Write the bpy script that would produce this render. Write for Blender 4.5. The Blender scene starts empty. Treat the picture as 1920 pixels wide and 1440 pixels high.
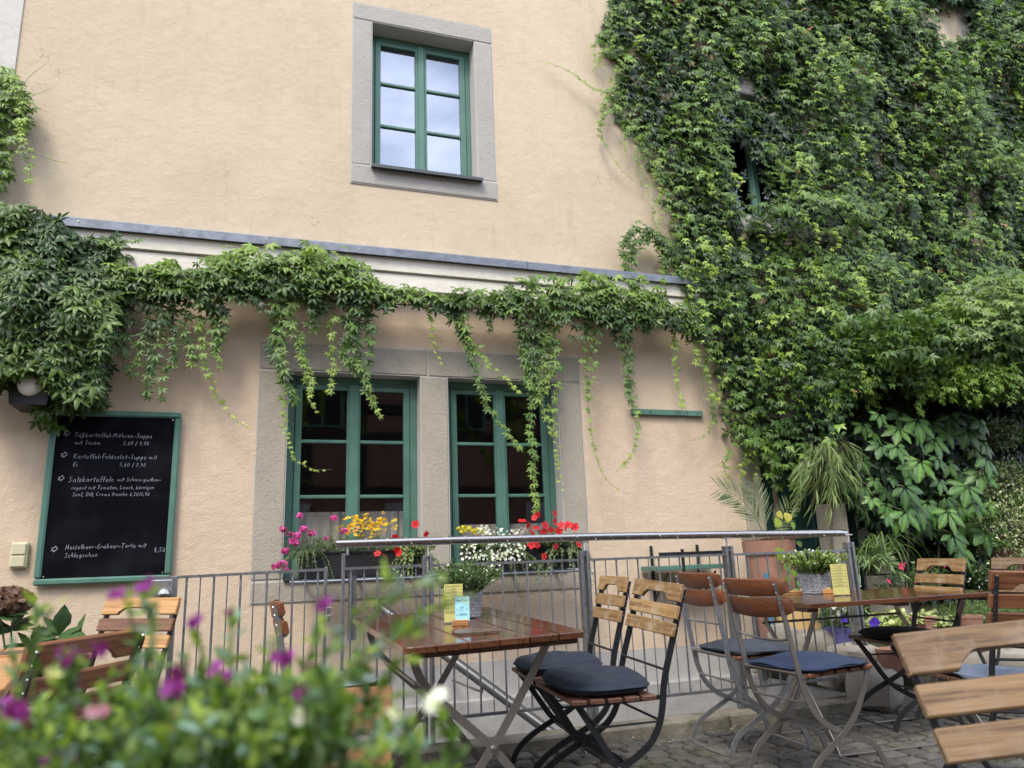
import bpy, math, random
import numpy as np
from mathutils import Vector, Matrix

SC = bpy.context.scene
COL = SC.collection
RNG = np.random.default_rng(7)
random.seed(7)

# ------------------------------------------------------------------ camera
CAM_H = 0.95
CR = np.array([[0.947094, 0.040675, 0.318368], [-0.318861, 0.232387, 0.918871], [-0.03661, -0.971773, 0.233062]])
CF = 1419.416
cam_d = bpy.data.cameras.new('camera')
cam = bpy.data.objects.new('camera', cam_d)
COL.objects.link(cam)
cam_d.sensor_width = 36.0
cam_d.lens = CF / 1920.0 * 36.0
cam_d.clip_start = 0.02
cam_d.clip_end = 500
M = Matrix.Identity(4)
for r in range(3):
    M[r][0] = CR[r][0]; M[r][1] = -CR[r][1]; M[r][2] = -CR[r][2]
M[0][3] = 0; M[1][3] = 0; M[2][3] = CAM_H
cam.matrix_world = M
SC.camera = cam
cam_d.dof.use_dof = True
cam_d.dof.focus_distance = 4.2
cam_d.dof.aperture_fstop = 4.8

def ray(px, py):
    return CR @ np.array([(px - 960.) / CF, (py - 720.) / CF, 1.])
def at(px, py, Y):                       # photo pixel -> point on the vertical plane y = Y
    d = ray(px, py); return np.array([0, 0, CAM_H]) + d * (Y / d[1])
def atz(px, py, z):
    d = ray(px, py); return np.array([0, 0, CAM_H]) + d * ((z - CAM_H) / d[2])
def atd(px, py, dep):
    return np.array([0, 0, CAM_H]) + ray(px, py) * dep

# ------------------------------------------------------------------ world, sun, exposure
SUN_EL, SUN_AZ = math.radians(52), math.radians(215)      # azimuth measured from +Y clockwise
w = bpy.data.worlds.new('World'); SC.world = w; w.use_nodes = True
nt = w.node_tree; N = nt.nodes; L = nt.links
for n in list(N): N.remove(n)
out = N.new('ShaderNodeOutputWorld'); bg = N.new('ShaderNodeBackground'); sky = N.new('ShaderNodeTexSky')
sky.sky_type = 'NISHITA'; sky.sun_disc = False; sky.sun_elevation = SUN_EL; sky.sun_rotation = SUN_AZ
sky.dust_density = 2.0; sky.air_density = 1.0
tc = N.new('ShaderNodeTexCoord'); mp = N.new('ShaderNodeMapping'); mp.inputs['Scale'].default_value = (1.6, 1.6, 3.4)
nz = N.new('ShaderNodeTexNoise'); nz.inputs['Scale'].default_value = 2.2; nz.inputs['Detail'].default_value = 7; nz.inputs['Roughness'].default_value = .55
cr = N.new('ShaderNodeValToRGB'); cr.color_ramp.elements[0].position = .38; cr.color_ramp.elements[0].color = (.12, .12, .12, 1)
cr.color_ramp.elements[1].position = .60; cr.color_ramp.elements[1].color = (1, 1, 1, 1)
mx = N.new('ShaderNodeMixRGB'); mx.inputs[2].default_value = (10.2, 10.9, 12.9, 1)
L.new(tc.outputs['Generated'], mp.inputs[0]); L.new(mp.outputs[0], nz.inputs[0]); L.new(nz.outputs[0], cr.inputs[0])
L.new(cr.outputs[0], mx.inputs[0]); L.new(sky.outputs[0], mx.inputs[1]); L.new(mx.outputs[0], bg.inputs[0]); L.new(bg.outputs[0], out.inputs[0])
bg.inputs[1].default_value = 0.15
sd = bpy.data.lights.new('sun', 'SUN'); sd.energy = 2.0; sd.angle = math.radians(20); sd.color = (1.0, .93, .82)
sun = bpy.data.objects.new('sun', sd); COL.objects.link(sun)
sv = Vector((math.sin(SUN_AZ) * math.cos(SUN_EL), math.cos(SUN_AZ) * math.cos(SUN_EL), math.sin(SUN_EL)))
sun.rotation_euler = sv.to_track_quat('Z', 'Y').to_euler(); sun.location = (0, -3, 12)
vs = SC.view_settings; vs.view_transform = 'Standard'; vs.look = 'None'; vs.gamma = 1; vs.use_curve_mapping = False
vs.exposure = 0.86
SC.cycles.use_denoising = True
SC.cycles.max_bounces = 8; SC.cycles.transparent_max_bounces = 12

# ------------------------------------------------------------------ materials
def mat(name, col, rough=.6, metal=0., spec=.5, build=None, bump=None, coat=0.):
    m = bpy.data.materials.new(name); m.use_nodes = True
    t = m.node_tree; b = t.nodes['Principled BSDF']
    b.inputs['Base Color'].default_value = (*col, 1); b.inputs['Roughness'].default_value = rough
    b.inputs['Metallic'].default_value = metal; b.inputs['Specular IOR Level'].default_value = spec
    b.inputs['Coat Weight'].default_value = coat; b.inputs['Coat Roughness'].default_value = .08
    if build: build(t, b)
    return m
def coords(t, scale=(1, 1, 1), gen='Object'):
    c = t.nodes.new('ShaderNodeTexCoord'); p = t.nodes.new('ShaderNodeMapping'); p.inputs['Scale'].default_value = scale
    t.links.new(c.outputs[gen], p.inputs[0]); return p.outputs[0]
def noise(t, vec, scale, detail=5, rough=.55):
    n = t.nodes.new('ShaderNodeTexNoise'); n.inputs['Scale'].default_value = scale; n.inputs['Detail'].default_value = detail
    n.inputs['Roughness'].default_value = rough; t.links.new(vec, n.inputs[0]); return n.outputs[0]
def ramp(t, fac, stops):
    r = t.nodes.new('ShaderNodeValToRGB'); e = r.color_ramp.elements
    while len(e) < len(stops): e.new(.5)
    for i, (p, c) in enumerate(stops):
        e[i].position = p; e[i].color = (*c, 1) if len(c) == 3 else c
    t.links.new(fac, r.inputs[0]); return r.outputs[0]
def mixc(t, fac, a, b, mode='MIX'):
    m = t.nodes.new('ShaderNodeMixRGB'); m.blend_type = mode
    for i, v in enumerate((fac, a, b)):
        if hasattr(v, 'is_linked') or hasattr(v, 'links'): t.links.new(v, m.inputs[i])
        elif isinstance(v, (int, float)): m.inputs[i].default_value = v
        else: m.inputs[i].default_value = (*v, 1)
    return m.outputs[0]
def bumpn(t, b, h, strength=.5, dist=.002, prev=None):
    n = t.nodes.new('ShaderNodeBump'); n.inputs['Strength'].default_value = strength; n.inputs['Distance'].default_value = dist
    t.links.new(h, n.inputs['Height'])
    if prev: t.links.new(prev, n.inputs['Normal'])
    t.links.new(n.outputs[0], b.inputs['Normal']); return n.outputs[0]
def setc(t, b, c): t.links.new(c, b.inputs['Base Color'])

def plaster(c1, c2, c3, stain=True, grain=(170, 1.0, .004), crack=True):
    def f(t, b):
        v = coords(t)
        big = noise(t, v, 1.1, 6, .6); mid = noise(t, v, 9, 6, .6)
        c = ramp(t, big, [(.3, c1), (.7, c2)])
        c = mixc(t, ramp(t, mid, [(.45, (0, 0, 0)), (.75, (.5, .5, .5))]), c, c3)
        if stain:      # thin rain streaks and small dirt specks
            vs_ = coords(t, (7, 7, .55)); s = noise(t, vs_, 2.2, 7, .65)
            c = mixc(t, ramp(t, s, [(.54, (0, 0, 0)), (.78, (.26, .26, .26))]), c, (c3[0] * .72, c3[1] * .72, c3[2] * .72))
            sp = noise(t, v, 60, 3, .7)
            c = mixc(t, ramp(t, sp, [(.70, (0, 0, 0)), (.78, (.45, .45, .45))]), c, (c3[0] * .45, c3[1] * .45, c3[2] * .45))
            if crack:
                dv = t.nodes.new('ShaderNodeVectorMath'); dv.operation = 'ADD'; nn = t.nodes.new('ShaderNodeTexNoise'); nn.inputs['Scale'].default_value = 3.; nn.inputs['Detail'].default_value = 6; t.links.new(v, nn.inputs[0]); t.links.new(nn.outputs['Color'], dv.inputs[0]); t.links.new(v, dv.inputs[1])
                vo = t.nodes.new('ShaderNodeTexVoronoi'); vo.feature = 'DISTANCE_TO_EDGE'; vo.inputs['Scale'].default_value = .75; t.links.new(dv.outputs[0], vo.inputs[0])
                line = ramp(t, vo.outputs[0], [(0., (.5, .5, .5)), (.0030, (0, 0, 0))]); msk = ramp(t, noise(t, v, .9, 2, .5), [(.52, (0, 0, 0)), (.6, (1, 1, 1))])
                c = mixc(t, mixc(t, 1., line, msk, 'MULTIPLY'), c, (c3[0] * .35, c3[1] * .3, c3[2] * .28))
                pt = ramp(t, noise(t, v, .55, 3, .5), [(.50, (0, 0, 0)), (.53, (.22, .22, .22))]); c = mixc(t, pt, c, (min(1, c2[0] * 1.12), min(1, c2[1] * 1.12), min(1, c2[2] * 1.15)))
        setc(t, b, c)
        n1 = bumpn(t, b, noise(t, v, 14, 5, .6), .5, .016)
        bumpn(t, b, noise(t, v, grain[0], 3, .65), grain[1], grain[2], n1)
    return f
MP = {}
MP['plaster_up'] = mat('plaster_upper', (.6, .5, .3), .9, spec=.2, build=plaster((.495, .405, .290), (.54, .45, .325), (.445, .36, .255)))
MP['plaster_low'] = mat('plaster_lower', (.6, .5, .3), .9, spec=.2, build=plaster((.56, .44, .32), (.605, .48, .355), (.50, .39, .28), grain=(130, 1.0, .0055)))
MP['plaster_white'] = mat('plaster_white', (.7, .7, .68), .9, spec=.2, build=plaster((.50, .48, .44), (.55, .53, .49), (.44, .42, .39)))
MP['plinth'] = mat('plinth_render', (.3, .3, .3), .92, spec=.2, build=plaster((.36, .345, .33), (.42, .405, .385), (.30, .285, .27)))
MP['plinth_d'] = mat('plinth_concrete', (.3, .3, .3), .92, spec=.2, build=plaster((.27, .265, .255), (.36, .35, .335), (.20, .195, .18)))
MP['cream'] = mat('cream_paint', (.6, .58, .5), .75, spec=.3, build=plaster((.62, .585, .50), (.68, .64, .56), (.50, .46, .38), grain=(90, .3, .001)))
def stone_f(c1, c2, dk):
    def f(t, b):
        v = coords(t)
        c = ramp(t, noise(t, v, 3.5, 8, .65), [(.25, c1), (.75, c2)])
        pits = noise(t, v, 70, 3, .6)
        pm = ramp(t, pits, [(.30, (1, 1, 1)), (.37, (0, 0, 0))])
        c = mixc(t, pm, c, dk); g = noise(t, v, 300, 2, .6)
        c = mixc(t, .35, c, ramp(t, g, [(.3, dk), (.7, c2)]))
        setc(t, b, c)
        n1 = bumpn(t, b, noise(t, coords(t, (3, 3, 60)), 3, 4, .6), .35, .003)
        n2 = bumpn(t, b, noise(t, v, 12, 6, .7), .6, .01, n1)
        bumpn(t, b, pits, .7, .006, n2)
    return f
MP['stone'] = mat('sandstone', (.3, .3, .3), .9, spec=.2, build=stone_f((.32, .285, .23), (.42, .38, .315), (.16, .14, .11)))
MP['stone_up'] = mat('sandstone_upper', (.3, .3, .3), .9, spec=.2, build=stone_f((.33, .315, .285), (.41, .39, .355), (.2, .185, .165)))
MP['rock'] = mat('rock', (.3, .3, .3), .92, spec=.2, build=stone_f((.24, .215, .18), (.36, .33, .28), (.12, .105, .09)))
MP['mortar'] = mat('mortar', (.45, .43, .4), .95, spec=.1)
def green_f(t, b):
    v = coords(t); c = ramp(t, noise(t, v, 7, 5, .6), [(.3, (.058, .140, .105)), (.75, (.088, .195, .150))])
    w_ = noise(t, coords(t, (1, 1, .08)), 90, 4, .7)
    c = mixc(t, ramp(t, w_, [(.6, (0, 0, 0)), (.8, (.35, .35, .35))]), c, (.13, .25, .2))
    setc(t, b, c); bumpn(t, b, noise(t, coords(t, (30, 30, 1)), 12, 4, .6), .25, .002)
MP['green'] = mat('green_paint', (.05, .15, .11), .45, build=green_f)
MP['green_d'] = mat('green_door', (.03, .10, .085), .5, build=None)
MP['sill'] = mat('metal_sill', (.045, .05, .052), .45, metal=.3)
def zinc_f(t, b):
    v = coords(t); setc(t, b, ramp(t, noise(t, v, 9, 7, .7), [(.3, (.21, .235, .27)), (.7, (.37, .40, .45))]))
    t.links.new(ramp(t, noise(t, v, 25, 5, .6), [(.3, (.35, .35, .35)), (.7, (.6, .6, .6))]), b.inputs['Roughness'])
    bumpn(t, b, noise(t, v, 60, 3), .2, .001)
MP['zinc'] = mat('zinc', (.3, .32, .34), .5, metal=.85, build=zinc_f)
def galv_f(t, b):
    v = coords(t); setc(t, b, ramp(t, noise(t, v, 28, 6, .7), [(.3, (.15, .16, .17)), (.7, (.30, .315, .33))]))
    bumpn(t, b, noise(t, v, 120, 3), .3, .001)
MP['galv'] = mat('galvanised_steel', (.25, .26, .27), .42, metal=.8, build=galv_f)
MP['galv_l'] = mat('bright_galvanised', (.42, .43, .44), .35, metal=.85, build=lambda t, b: (setc(t, b, ramp(t, noise(t, coords(t), 30, 6, .7), [(.3, (.27, .28, .29)), (.7, (.50, .51, .53))])), bumpn(t, b, noise(t, coords(t), 140, 3), .25, .001)))
MP['inox'] = mat('stainless', (.40, .385, .37), .22, metal=1., build=lambda t, b: t.links.new(ramp(t, noise(t, coords(t, (2, 60, 60)), 12, 4, .6), [(.3, (.16, .16, .16)), (.7, (.34, .34, .34))]), b.inputs['Roughness']))
MP['black'] = mat('black_steel', (.012, .013, .016), .38, spec=.5, build=lambda t, b: (t.links.new(ramp(t, noise(t, coords(t), 18, 5, .6), [(.3, (.28, .28, .28)), (.75, (.55, .55, .55))]), b.inputs['Roughness']), bumpn(t, b, noise(t, coords(t), 160, 3), .2, .0008)))
MP['steel'] = mat('table_steel', (.26, .24, .22), .33, metal=.75)
MP['greypaint'] = mat('grey_painted_tube', (.085, .085, .085), .38, metal=.5)
MP['rivet'] = mat('rivet', (.55, .54, .52), .3, metal=1.)
def wood_f(c1, c2, dk, axis=0, scale=1., worn=None, bumps=.25):
    def f(t, b):
        sc = [105, 105, 105]; sc[axis] = 4.2
        if True:
            o = t.nodes.new('ShaderNodeObjectInfo'); c = t.nodes.new('ShaderNodeTexCoord'); p = t.nodes.new('ShaderNodeMapping')
            p.inputs['Scale'].default_value = [s * scale for s in sc]
            a = t.nodes.new('ShaderNodeVectorMath'); a.operation = 'SCALE'; a.inputs[0].default_value = (13.1, 7.7, 3.3)
            t.links.new(o.outputs['Random'], a.inputs['Scale']); t.links.new(a.outputs[0], p.inputs['Location']); t.links.new(c.outputs['Object'], p.inputs[0])
            v = p.outputs[0]
        g = noise(t, v, 1.0, 8, .62)
        col = ramp(t, g, [(.34, dk), (.47, c1), (.68, c2)])
        hv = t.nodes.new('ShaderNodeHueSaturation'); r = t.nodes.new('ShaderNodeMapRange'); r.inputs[3].default_value = .82; r.inputs[4].default_value = 1.18
        t.links.new(o.outputs['Random'], r.inputs[0]); t.links.new(r.outputs[0], hv.inputs['Value']); t.links.new(col, hv.inputs['Color']); col = hv.outputs[0]
        if worn:
            wv = coords(t); wn = noise(t, wv, 11, 7, .7)
            col = mixc(t, ramp(t, wn, [(.52, (0, 0, 0)), (.66, (.7, .7, .7))]), col, worn)
        setc(t, b, col); bumpn(t, b, g, bumps, .0012)
    return f
MP['wood_slat'] = mat('oiled_slat_wood', (.3, .2, .1), .6, build=wood_f((.235, .135, .050), (.34, .215, .095), (.11, .055, .022), worn=(.38, .30, .20), bumps=.6))
MP['wood_bright'] = mat('bright_slat_wood', (.4, .2, .1), .42, build=wood_f((.40, .205, .065), (.52, .30, .115), (.24, .11, .035), bumps=.5))
MP['wood_grey'] = mat('pale_slat_wood', (.3, .2, .1), .5, build=wood_f((.17, .104, .051), (.255, .165, .086), (.085, .048, .026), worn=(.235, .175, .125), bumps=.6))
MP['wood_red'] = mat('reddish_slat_wood', (.3, .1, .05), .45, build=wood_f((.15, .060, .026), (.21, .092, .042), (.075, .028, .013), bumps=.5))
MP['wood_orange'] = mat('orange_slat_wood', (.3, .1, .05), .45, build=wood_f((.22, .092, .036), (.30, .14, .058), (.12, .046, .018), bumps=.5))
MP['wood_seat'] = mat('seat_slat_wood', (.14, .07, .04), .5, build=wood_f((.095, .043, .026), (.15, .072, .042), (.05, .02, .012)))
MP['wood_brown'] = mat('brown_lacquered_wood', (.2, .07, .03), .35, spec=.5, build=wood_f((.135, .046, .019), (.165, .060, .026), (.10, .032, .014), bumps=.12, worn=None))
MP['wood_table'] = mat('varnished_table_wood', (.1, .04, .02), .16, coat=.35, build=wood_f((.075, .028, .013), (.125, .050, .022), (.032, .012, .007), axis=1, bumps=.15))
MP['wood_light'] = mat('light_table_wood', (.4, .2, .1), .4, build=wood_f((.40, .205, .085), (.50, .28, .13), (.28, .13, .05)))
MP['wood_block'] = mat('beech_block', (.5, .24, .1), .45, build=wood_f((.50, .235, .085), (.58, .30, .12), (.40, .17, .06)))
def fabric_f(c1, c2, seam=None, weave=900):
    def f(t, b):
        v = coords(t); c = ramp(t, noise(t, v, 10, 7, .7), [(.3, c1), (.72, c2)])
        g = noise(t, v, weave, 2, .6); c = mixc(t, .35, c, ramp(t, g, [(.35, c1), (.65, (min(1, c2[0] * 1.8), min(1, c2[1] * 1.8), min(1, c2[2] * 1.8)))]))
        setc(t, b, c); n1 = bumpn(t, b, noise(t, v, 26, 5, .6), .45, .006); bumpn(t, b, g, .5, .0008, n1)
        b.inputs['Sheen Weight'].default_value = .04; b.inputs['Sheen Roughness'].default_value = .5
    return f
MP['navy'] = mat('navy_cotton', (.02, .025, .035), .9, spec=.2, build=fabric_f((.009, .013, .020), (.024, .031, .045)))
MP['navy2'] = mat('blue_cotton', (.02, .03, .06), .85, spec=.2, build=fabric_f((.009, .017, .040), (.020, .033, .066)))
MP['denim'] = mat('denim', (.08, .11, .16), .9, spec=.2, build=fabric_f((.04, .053, .080), (.12, .15, .195)))
MP['slate'] = mat('grey_cotton', (.05, .06, .07), .9, spec=.2, build=fabric_f((.014, .018, .025), (.05, .058, .072)))
def stripe_f(t, b):
    wv = t.nodes.new('ShaderNodeTexWave'); wv.inputs['Scale'].default_value = 38; wv.inputs['Distortion'].default_value = .6
    t.links.new(coords(t), wv.inputs[0]); wv.bands_direction = 'X'
    setc(t, b, ramp(t, wv.outputs[1], [(.3, (.13, .18, .20)), (.7, (.36, .42, .43))]))
MP['stripe'] = mat('striped_cotton', (.2, .3, .3), .9, spec=.2, build=stripe_f)
MP['wicker'] = mat('black_wicker', (.018, .019, .021), .42)
MP['terra'] = mat('terracotta', (.36, .15, .09), .85, build=stone_f((.25, .125, .085), (.33, .175, .125), (.17, .085, .058)))
MP['yellowpot'] = mat('yellow_pot', (.62, .42, .17), .5)
MP['brickpot'] = mat('grey_pot', (.30, .31, .33), .7, build=lambda t, b: setc(t, b, ramp(t, noise(t, coords(t), 40, 5, .7), [(.3, (.17, .18, .2)), (.7, (.42, .43, .45))])))
MP['whitepot'] = mat('white_pot', (.62, .58, .46), .4)
MP['brownline'] = mat('brown_glaze', (.09, .055, .03), .4)
MP['violetpot'] = mat('violet_pot', (.10, .09, .27), .5)
MP['board'] = mat('chalkboard', (.006, .006, .009), .8, spec=.04, build=lambda t, b: (setc(t, b, ramp(t, noise(t, coords(t), 3.5, 6, .6), [(.45, (.0035, .0035, .006)), (.8, (.013, .014, .018))]))))
MP['chalk'] = mat('chalk', (.40, .42, .47), .95, spec=.1)
MP['ivory'] = mat('ivory_plastic', (.50, .47, .31), .45)
MP['dark'] = mat('dark_interior', (.02, .018, .016), .9)
MP['room'] = mat('room_wall', (.085, .065, .05), .9)
MP['curtain'] = mat('curtain', (.62, .60, .54), .9)
MP['paper_y'] = mat('yellow_paper', (.72, .68, .24), .8, spec=.3)
MP['paper_b'] = mat('blue_paper', (.33, .66, .78), .8, spec=.3)
MP['ink'] = mat('ink', (.04, .04, .045), .8)
MP['ink_l'] = mat('pale_ink', (.22, .21, .12), .8)
MP['leather'] = mat('leather', (.075, .045, .032), .38, build=lambda t, b: (setc(t, b, ramp(t, noise(t, coords(t), 30, 5, .7), [(.3, (.06, .035, .026)), (.7, (.15, .10, .075))])), bumpn(t, b, noise(t, coords(t), 200, 3), .4, .0006)))
MP['bluepipe'] = mat('blue_pipe', (.05, .16, .26), .5)
MP['led'] = mat('led', (.8, .8, .75), .3)
MP['wire'] = mat('wire', (.65, .6, .5), .3, metal=.6)
def glass_m(name, ior, tint=(1, 1, 1)):
    m = bpy.data.materials.new(name); m.use_nodes = True; t = m.node_tree
    for n in list(t.nodes): t.nodes.remove(n)
    o = t.nodes.new('ShaderNodeOutputMaterial'); g = t.nodes.new('ShaderNodeBsdfGlossy'); g.inputs['Roughness'].default_value = .015; g.inputs['Color'].default_value = (.82, .88, 1, 1)
    tr = t.nodes.new('ShaderNodeBsdfTransparent'); tr.inputs[0].default_value = (.8 * tint[0], .8 * tint[1], .8 * tint[2], 1)
    fr = t.nodes.new('ShaderNodeFresnel'); fr.inputs[0].default_value = ior; mxs = t.nodes.new('ShaderNodeMixShader')
    gm = t.nodes.new('ShaderNodeNewGeometry'); mu = t.nodes.new('ShaderNodeMath'); mu.operation = 'SUBTRACT'; mu.use_clamp = True; t.links.new(fr.outputs[0], mu.inputs[0]); t.links.new(gm.outputs['Backfacing'], mu.inputs[1]); t.links.new(mu.outputs[0], mxs.inputs[0]); t.links.new(tr.outputs[0], mxs.inputs[1]); t.links.new(g.outputs[0], mxs.inputs[2]); t.links.new(mxs.outputs[0], o.inputs[0])
    if False: bn = t.nodes.new('ShaderNodeBump'); bn.inputs['Strength'].default_value = .25; bn.inputs['Distance'].default_value = .0012
    return m
MP['glass'] = glass_m('window_glass', 1.8)
MP['glass_up'] = glass_m('double_glazing', 3.7)
MP['acryl'] = glass_m('clear_acrylic', 1.45, (1.15, 1.15, 1.15))
def leaf_m(name, rough=.42, trans=.22, vein=0.):
    m = bpy.data.materials.new(name); m.use_nodes = True; t = m.node_tree; b = t.nodes['Principled BSDF']
    a = t.nodes.new('ShaderNodeAttribute'); a.attribute_name = 'Col'; b.inputs['Roughness'].default_value = rough; b.inputs['Specular IOR Level'].default_value = .45
    o = t.nodes['Material Output']; tl = t.nodes.new('ShaderNodeBsdfTranslucent'); mxs = t.nodes.new('ShaderNodeMixShader'); mxs.inputs[0].default_value = trans
    c = a.outputs['Color']
    v = coords(t); c = mixc(t, .5, c, mixc(t, 1.0, c, ramp(t, noise(t, v, 45, 4, .6), [(.3, (.55, .6, .5)), (.7, (1.35, 1.3, 1.2))]), 'MULTIPLY'))
    t.links.new(c, b.inputs['Base Color'])
    br = mixc(t, 1.0, c, (1.5, 1.7, .7), 'MULTIPLY')
    t.links.new(br, tl.inputs[0]); t.links.new(b.outputs[0], mxs.inputs[1]); t.links.new(tl.outputs[0], mxs.inputs[2]); t.links.new(mxs.outputs[0], o.inputs[0])
    return m
MP['leaf'] = leaf_m('foliage')
MP['leaf_soft'] = leaf_m('soft_foliage', .55, .35)
MP['petal'] = leaf_m('petals', .6, .3)
MP['stem'] = mat('vine_stem', (.13, .10, .05), .7)
MP['stem_g'] = mat('green_stem', (.12, .17, .05), .6)
MP['bark'] = mat('bark', (.10, .075, .05), .9)
MP['deadbloom'] = mat('dry_bloom', (.17, .085, .06), .8)
def cob_f(t, b):
    o = t.nodes.new('ShaderNodeObjectInfo'); v = coords(t, gen='Object')
    g = t.nodes.new('ShaderNodeNewGeometry'); 
    c = ramp(t, noise(t, g.outputs['Position'], 22, 7, .7), [(.3, (.045, .042, .037)), (.7, (.115, .107, .093))])
    hv = t.nodes.new('ShaderNodeHueSaturation'); r = t.nodes.new('ShaderNodeMapRange'); r.inputs[3].default_value = .7; r.inputs[4].default_value = 1.25
    t.links.new(o.outputs['Random'], r.inputs[0]); t.links.new(r.outputs[0], hv.inputs['Value']); t.links.new(c, hv.inputs['Color'])
    m_ = ramp(t, noise(t, g.outputs['Position'], 3.4, 5, .7), [(.52, (0, 0, 0)), (.68, (.5, .5, .5))])
    setc(t, b, mixc(t, m_, hv.outputs[0], (.07, .085, .03)))
    n1 = bumpn(t, b, noise(t, g.outputs['Position'], 40, 6, .7), .7, .006); bumpn(t, b, noise(t, g.outputs['Position'], 240, 3, .6), .4, .001, n1)
MP['cobble'] = mat('cobble', (.14, .13, .12), .75, build=cob_f)
def soil_f(t, b):
    g = t.nodes.new('ShaderNodeNewGeometry')
    c = ramp(t, noise(t, g.outputs['Position'], 40, 6, .7), [(.3, (.03, .026, .02)), (.7, (.085, .075, .06))])
    c = mixc(t, ramp(t, noise(t, g.outputs['Position'], 5, 5, .7), [(.45, (0, 0, 0)), (.6, (.85, .85, .85))]), c, (.05, .075, .018))
    setc(t, b, c); bumpn(t, b, noise(t, g.outputs['Position'], 90, 5, .7), .9, .006)
MP['soil'] = mat('joint_soil', (.06, .05, .04), .95, build=soil_f)
def kerb_f(t, b):
    v = coords(t); c = ramp(t, noise(t, v, 5, 8, .7), [(.3, (.12, .105, .075)), (.7, (.235, .21, .165))])
    c = mixc(t, ramp(t, noise(t, v, 9, 6, .7), [(.5, (0, 0, 0)), (.66, (.7, .7, .7))]), c, (.06, .07, .025)); setc(t, b, c)
    n1 = bumpn(t, b, noise(t, v, 25, 6, .7), .8, .012); bumpn(t, b, noise(t, v, 200, 3), .5, .002, n1)
MP['kerb'] = mat('kerb_stone', (.2, .18, .15), .9, build=kerb_f)
MP['rustwall'] = mat('russet_plaster', (.30, .10, .06), .9, build=plaster((.25, .125, .09), (.30, .16, .12), (.21, .11, .08), crack=False))
MP['timber'] = mat('dark_timber', (.03, .022, .018), .8)
MP['rooftile'] = mat('roof_tile', (.22, .09, .055), .85)

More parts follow.
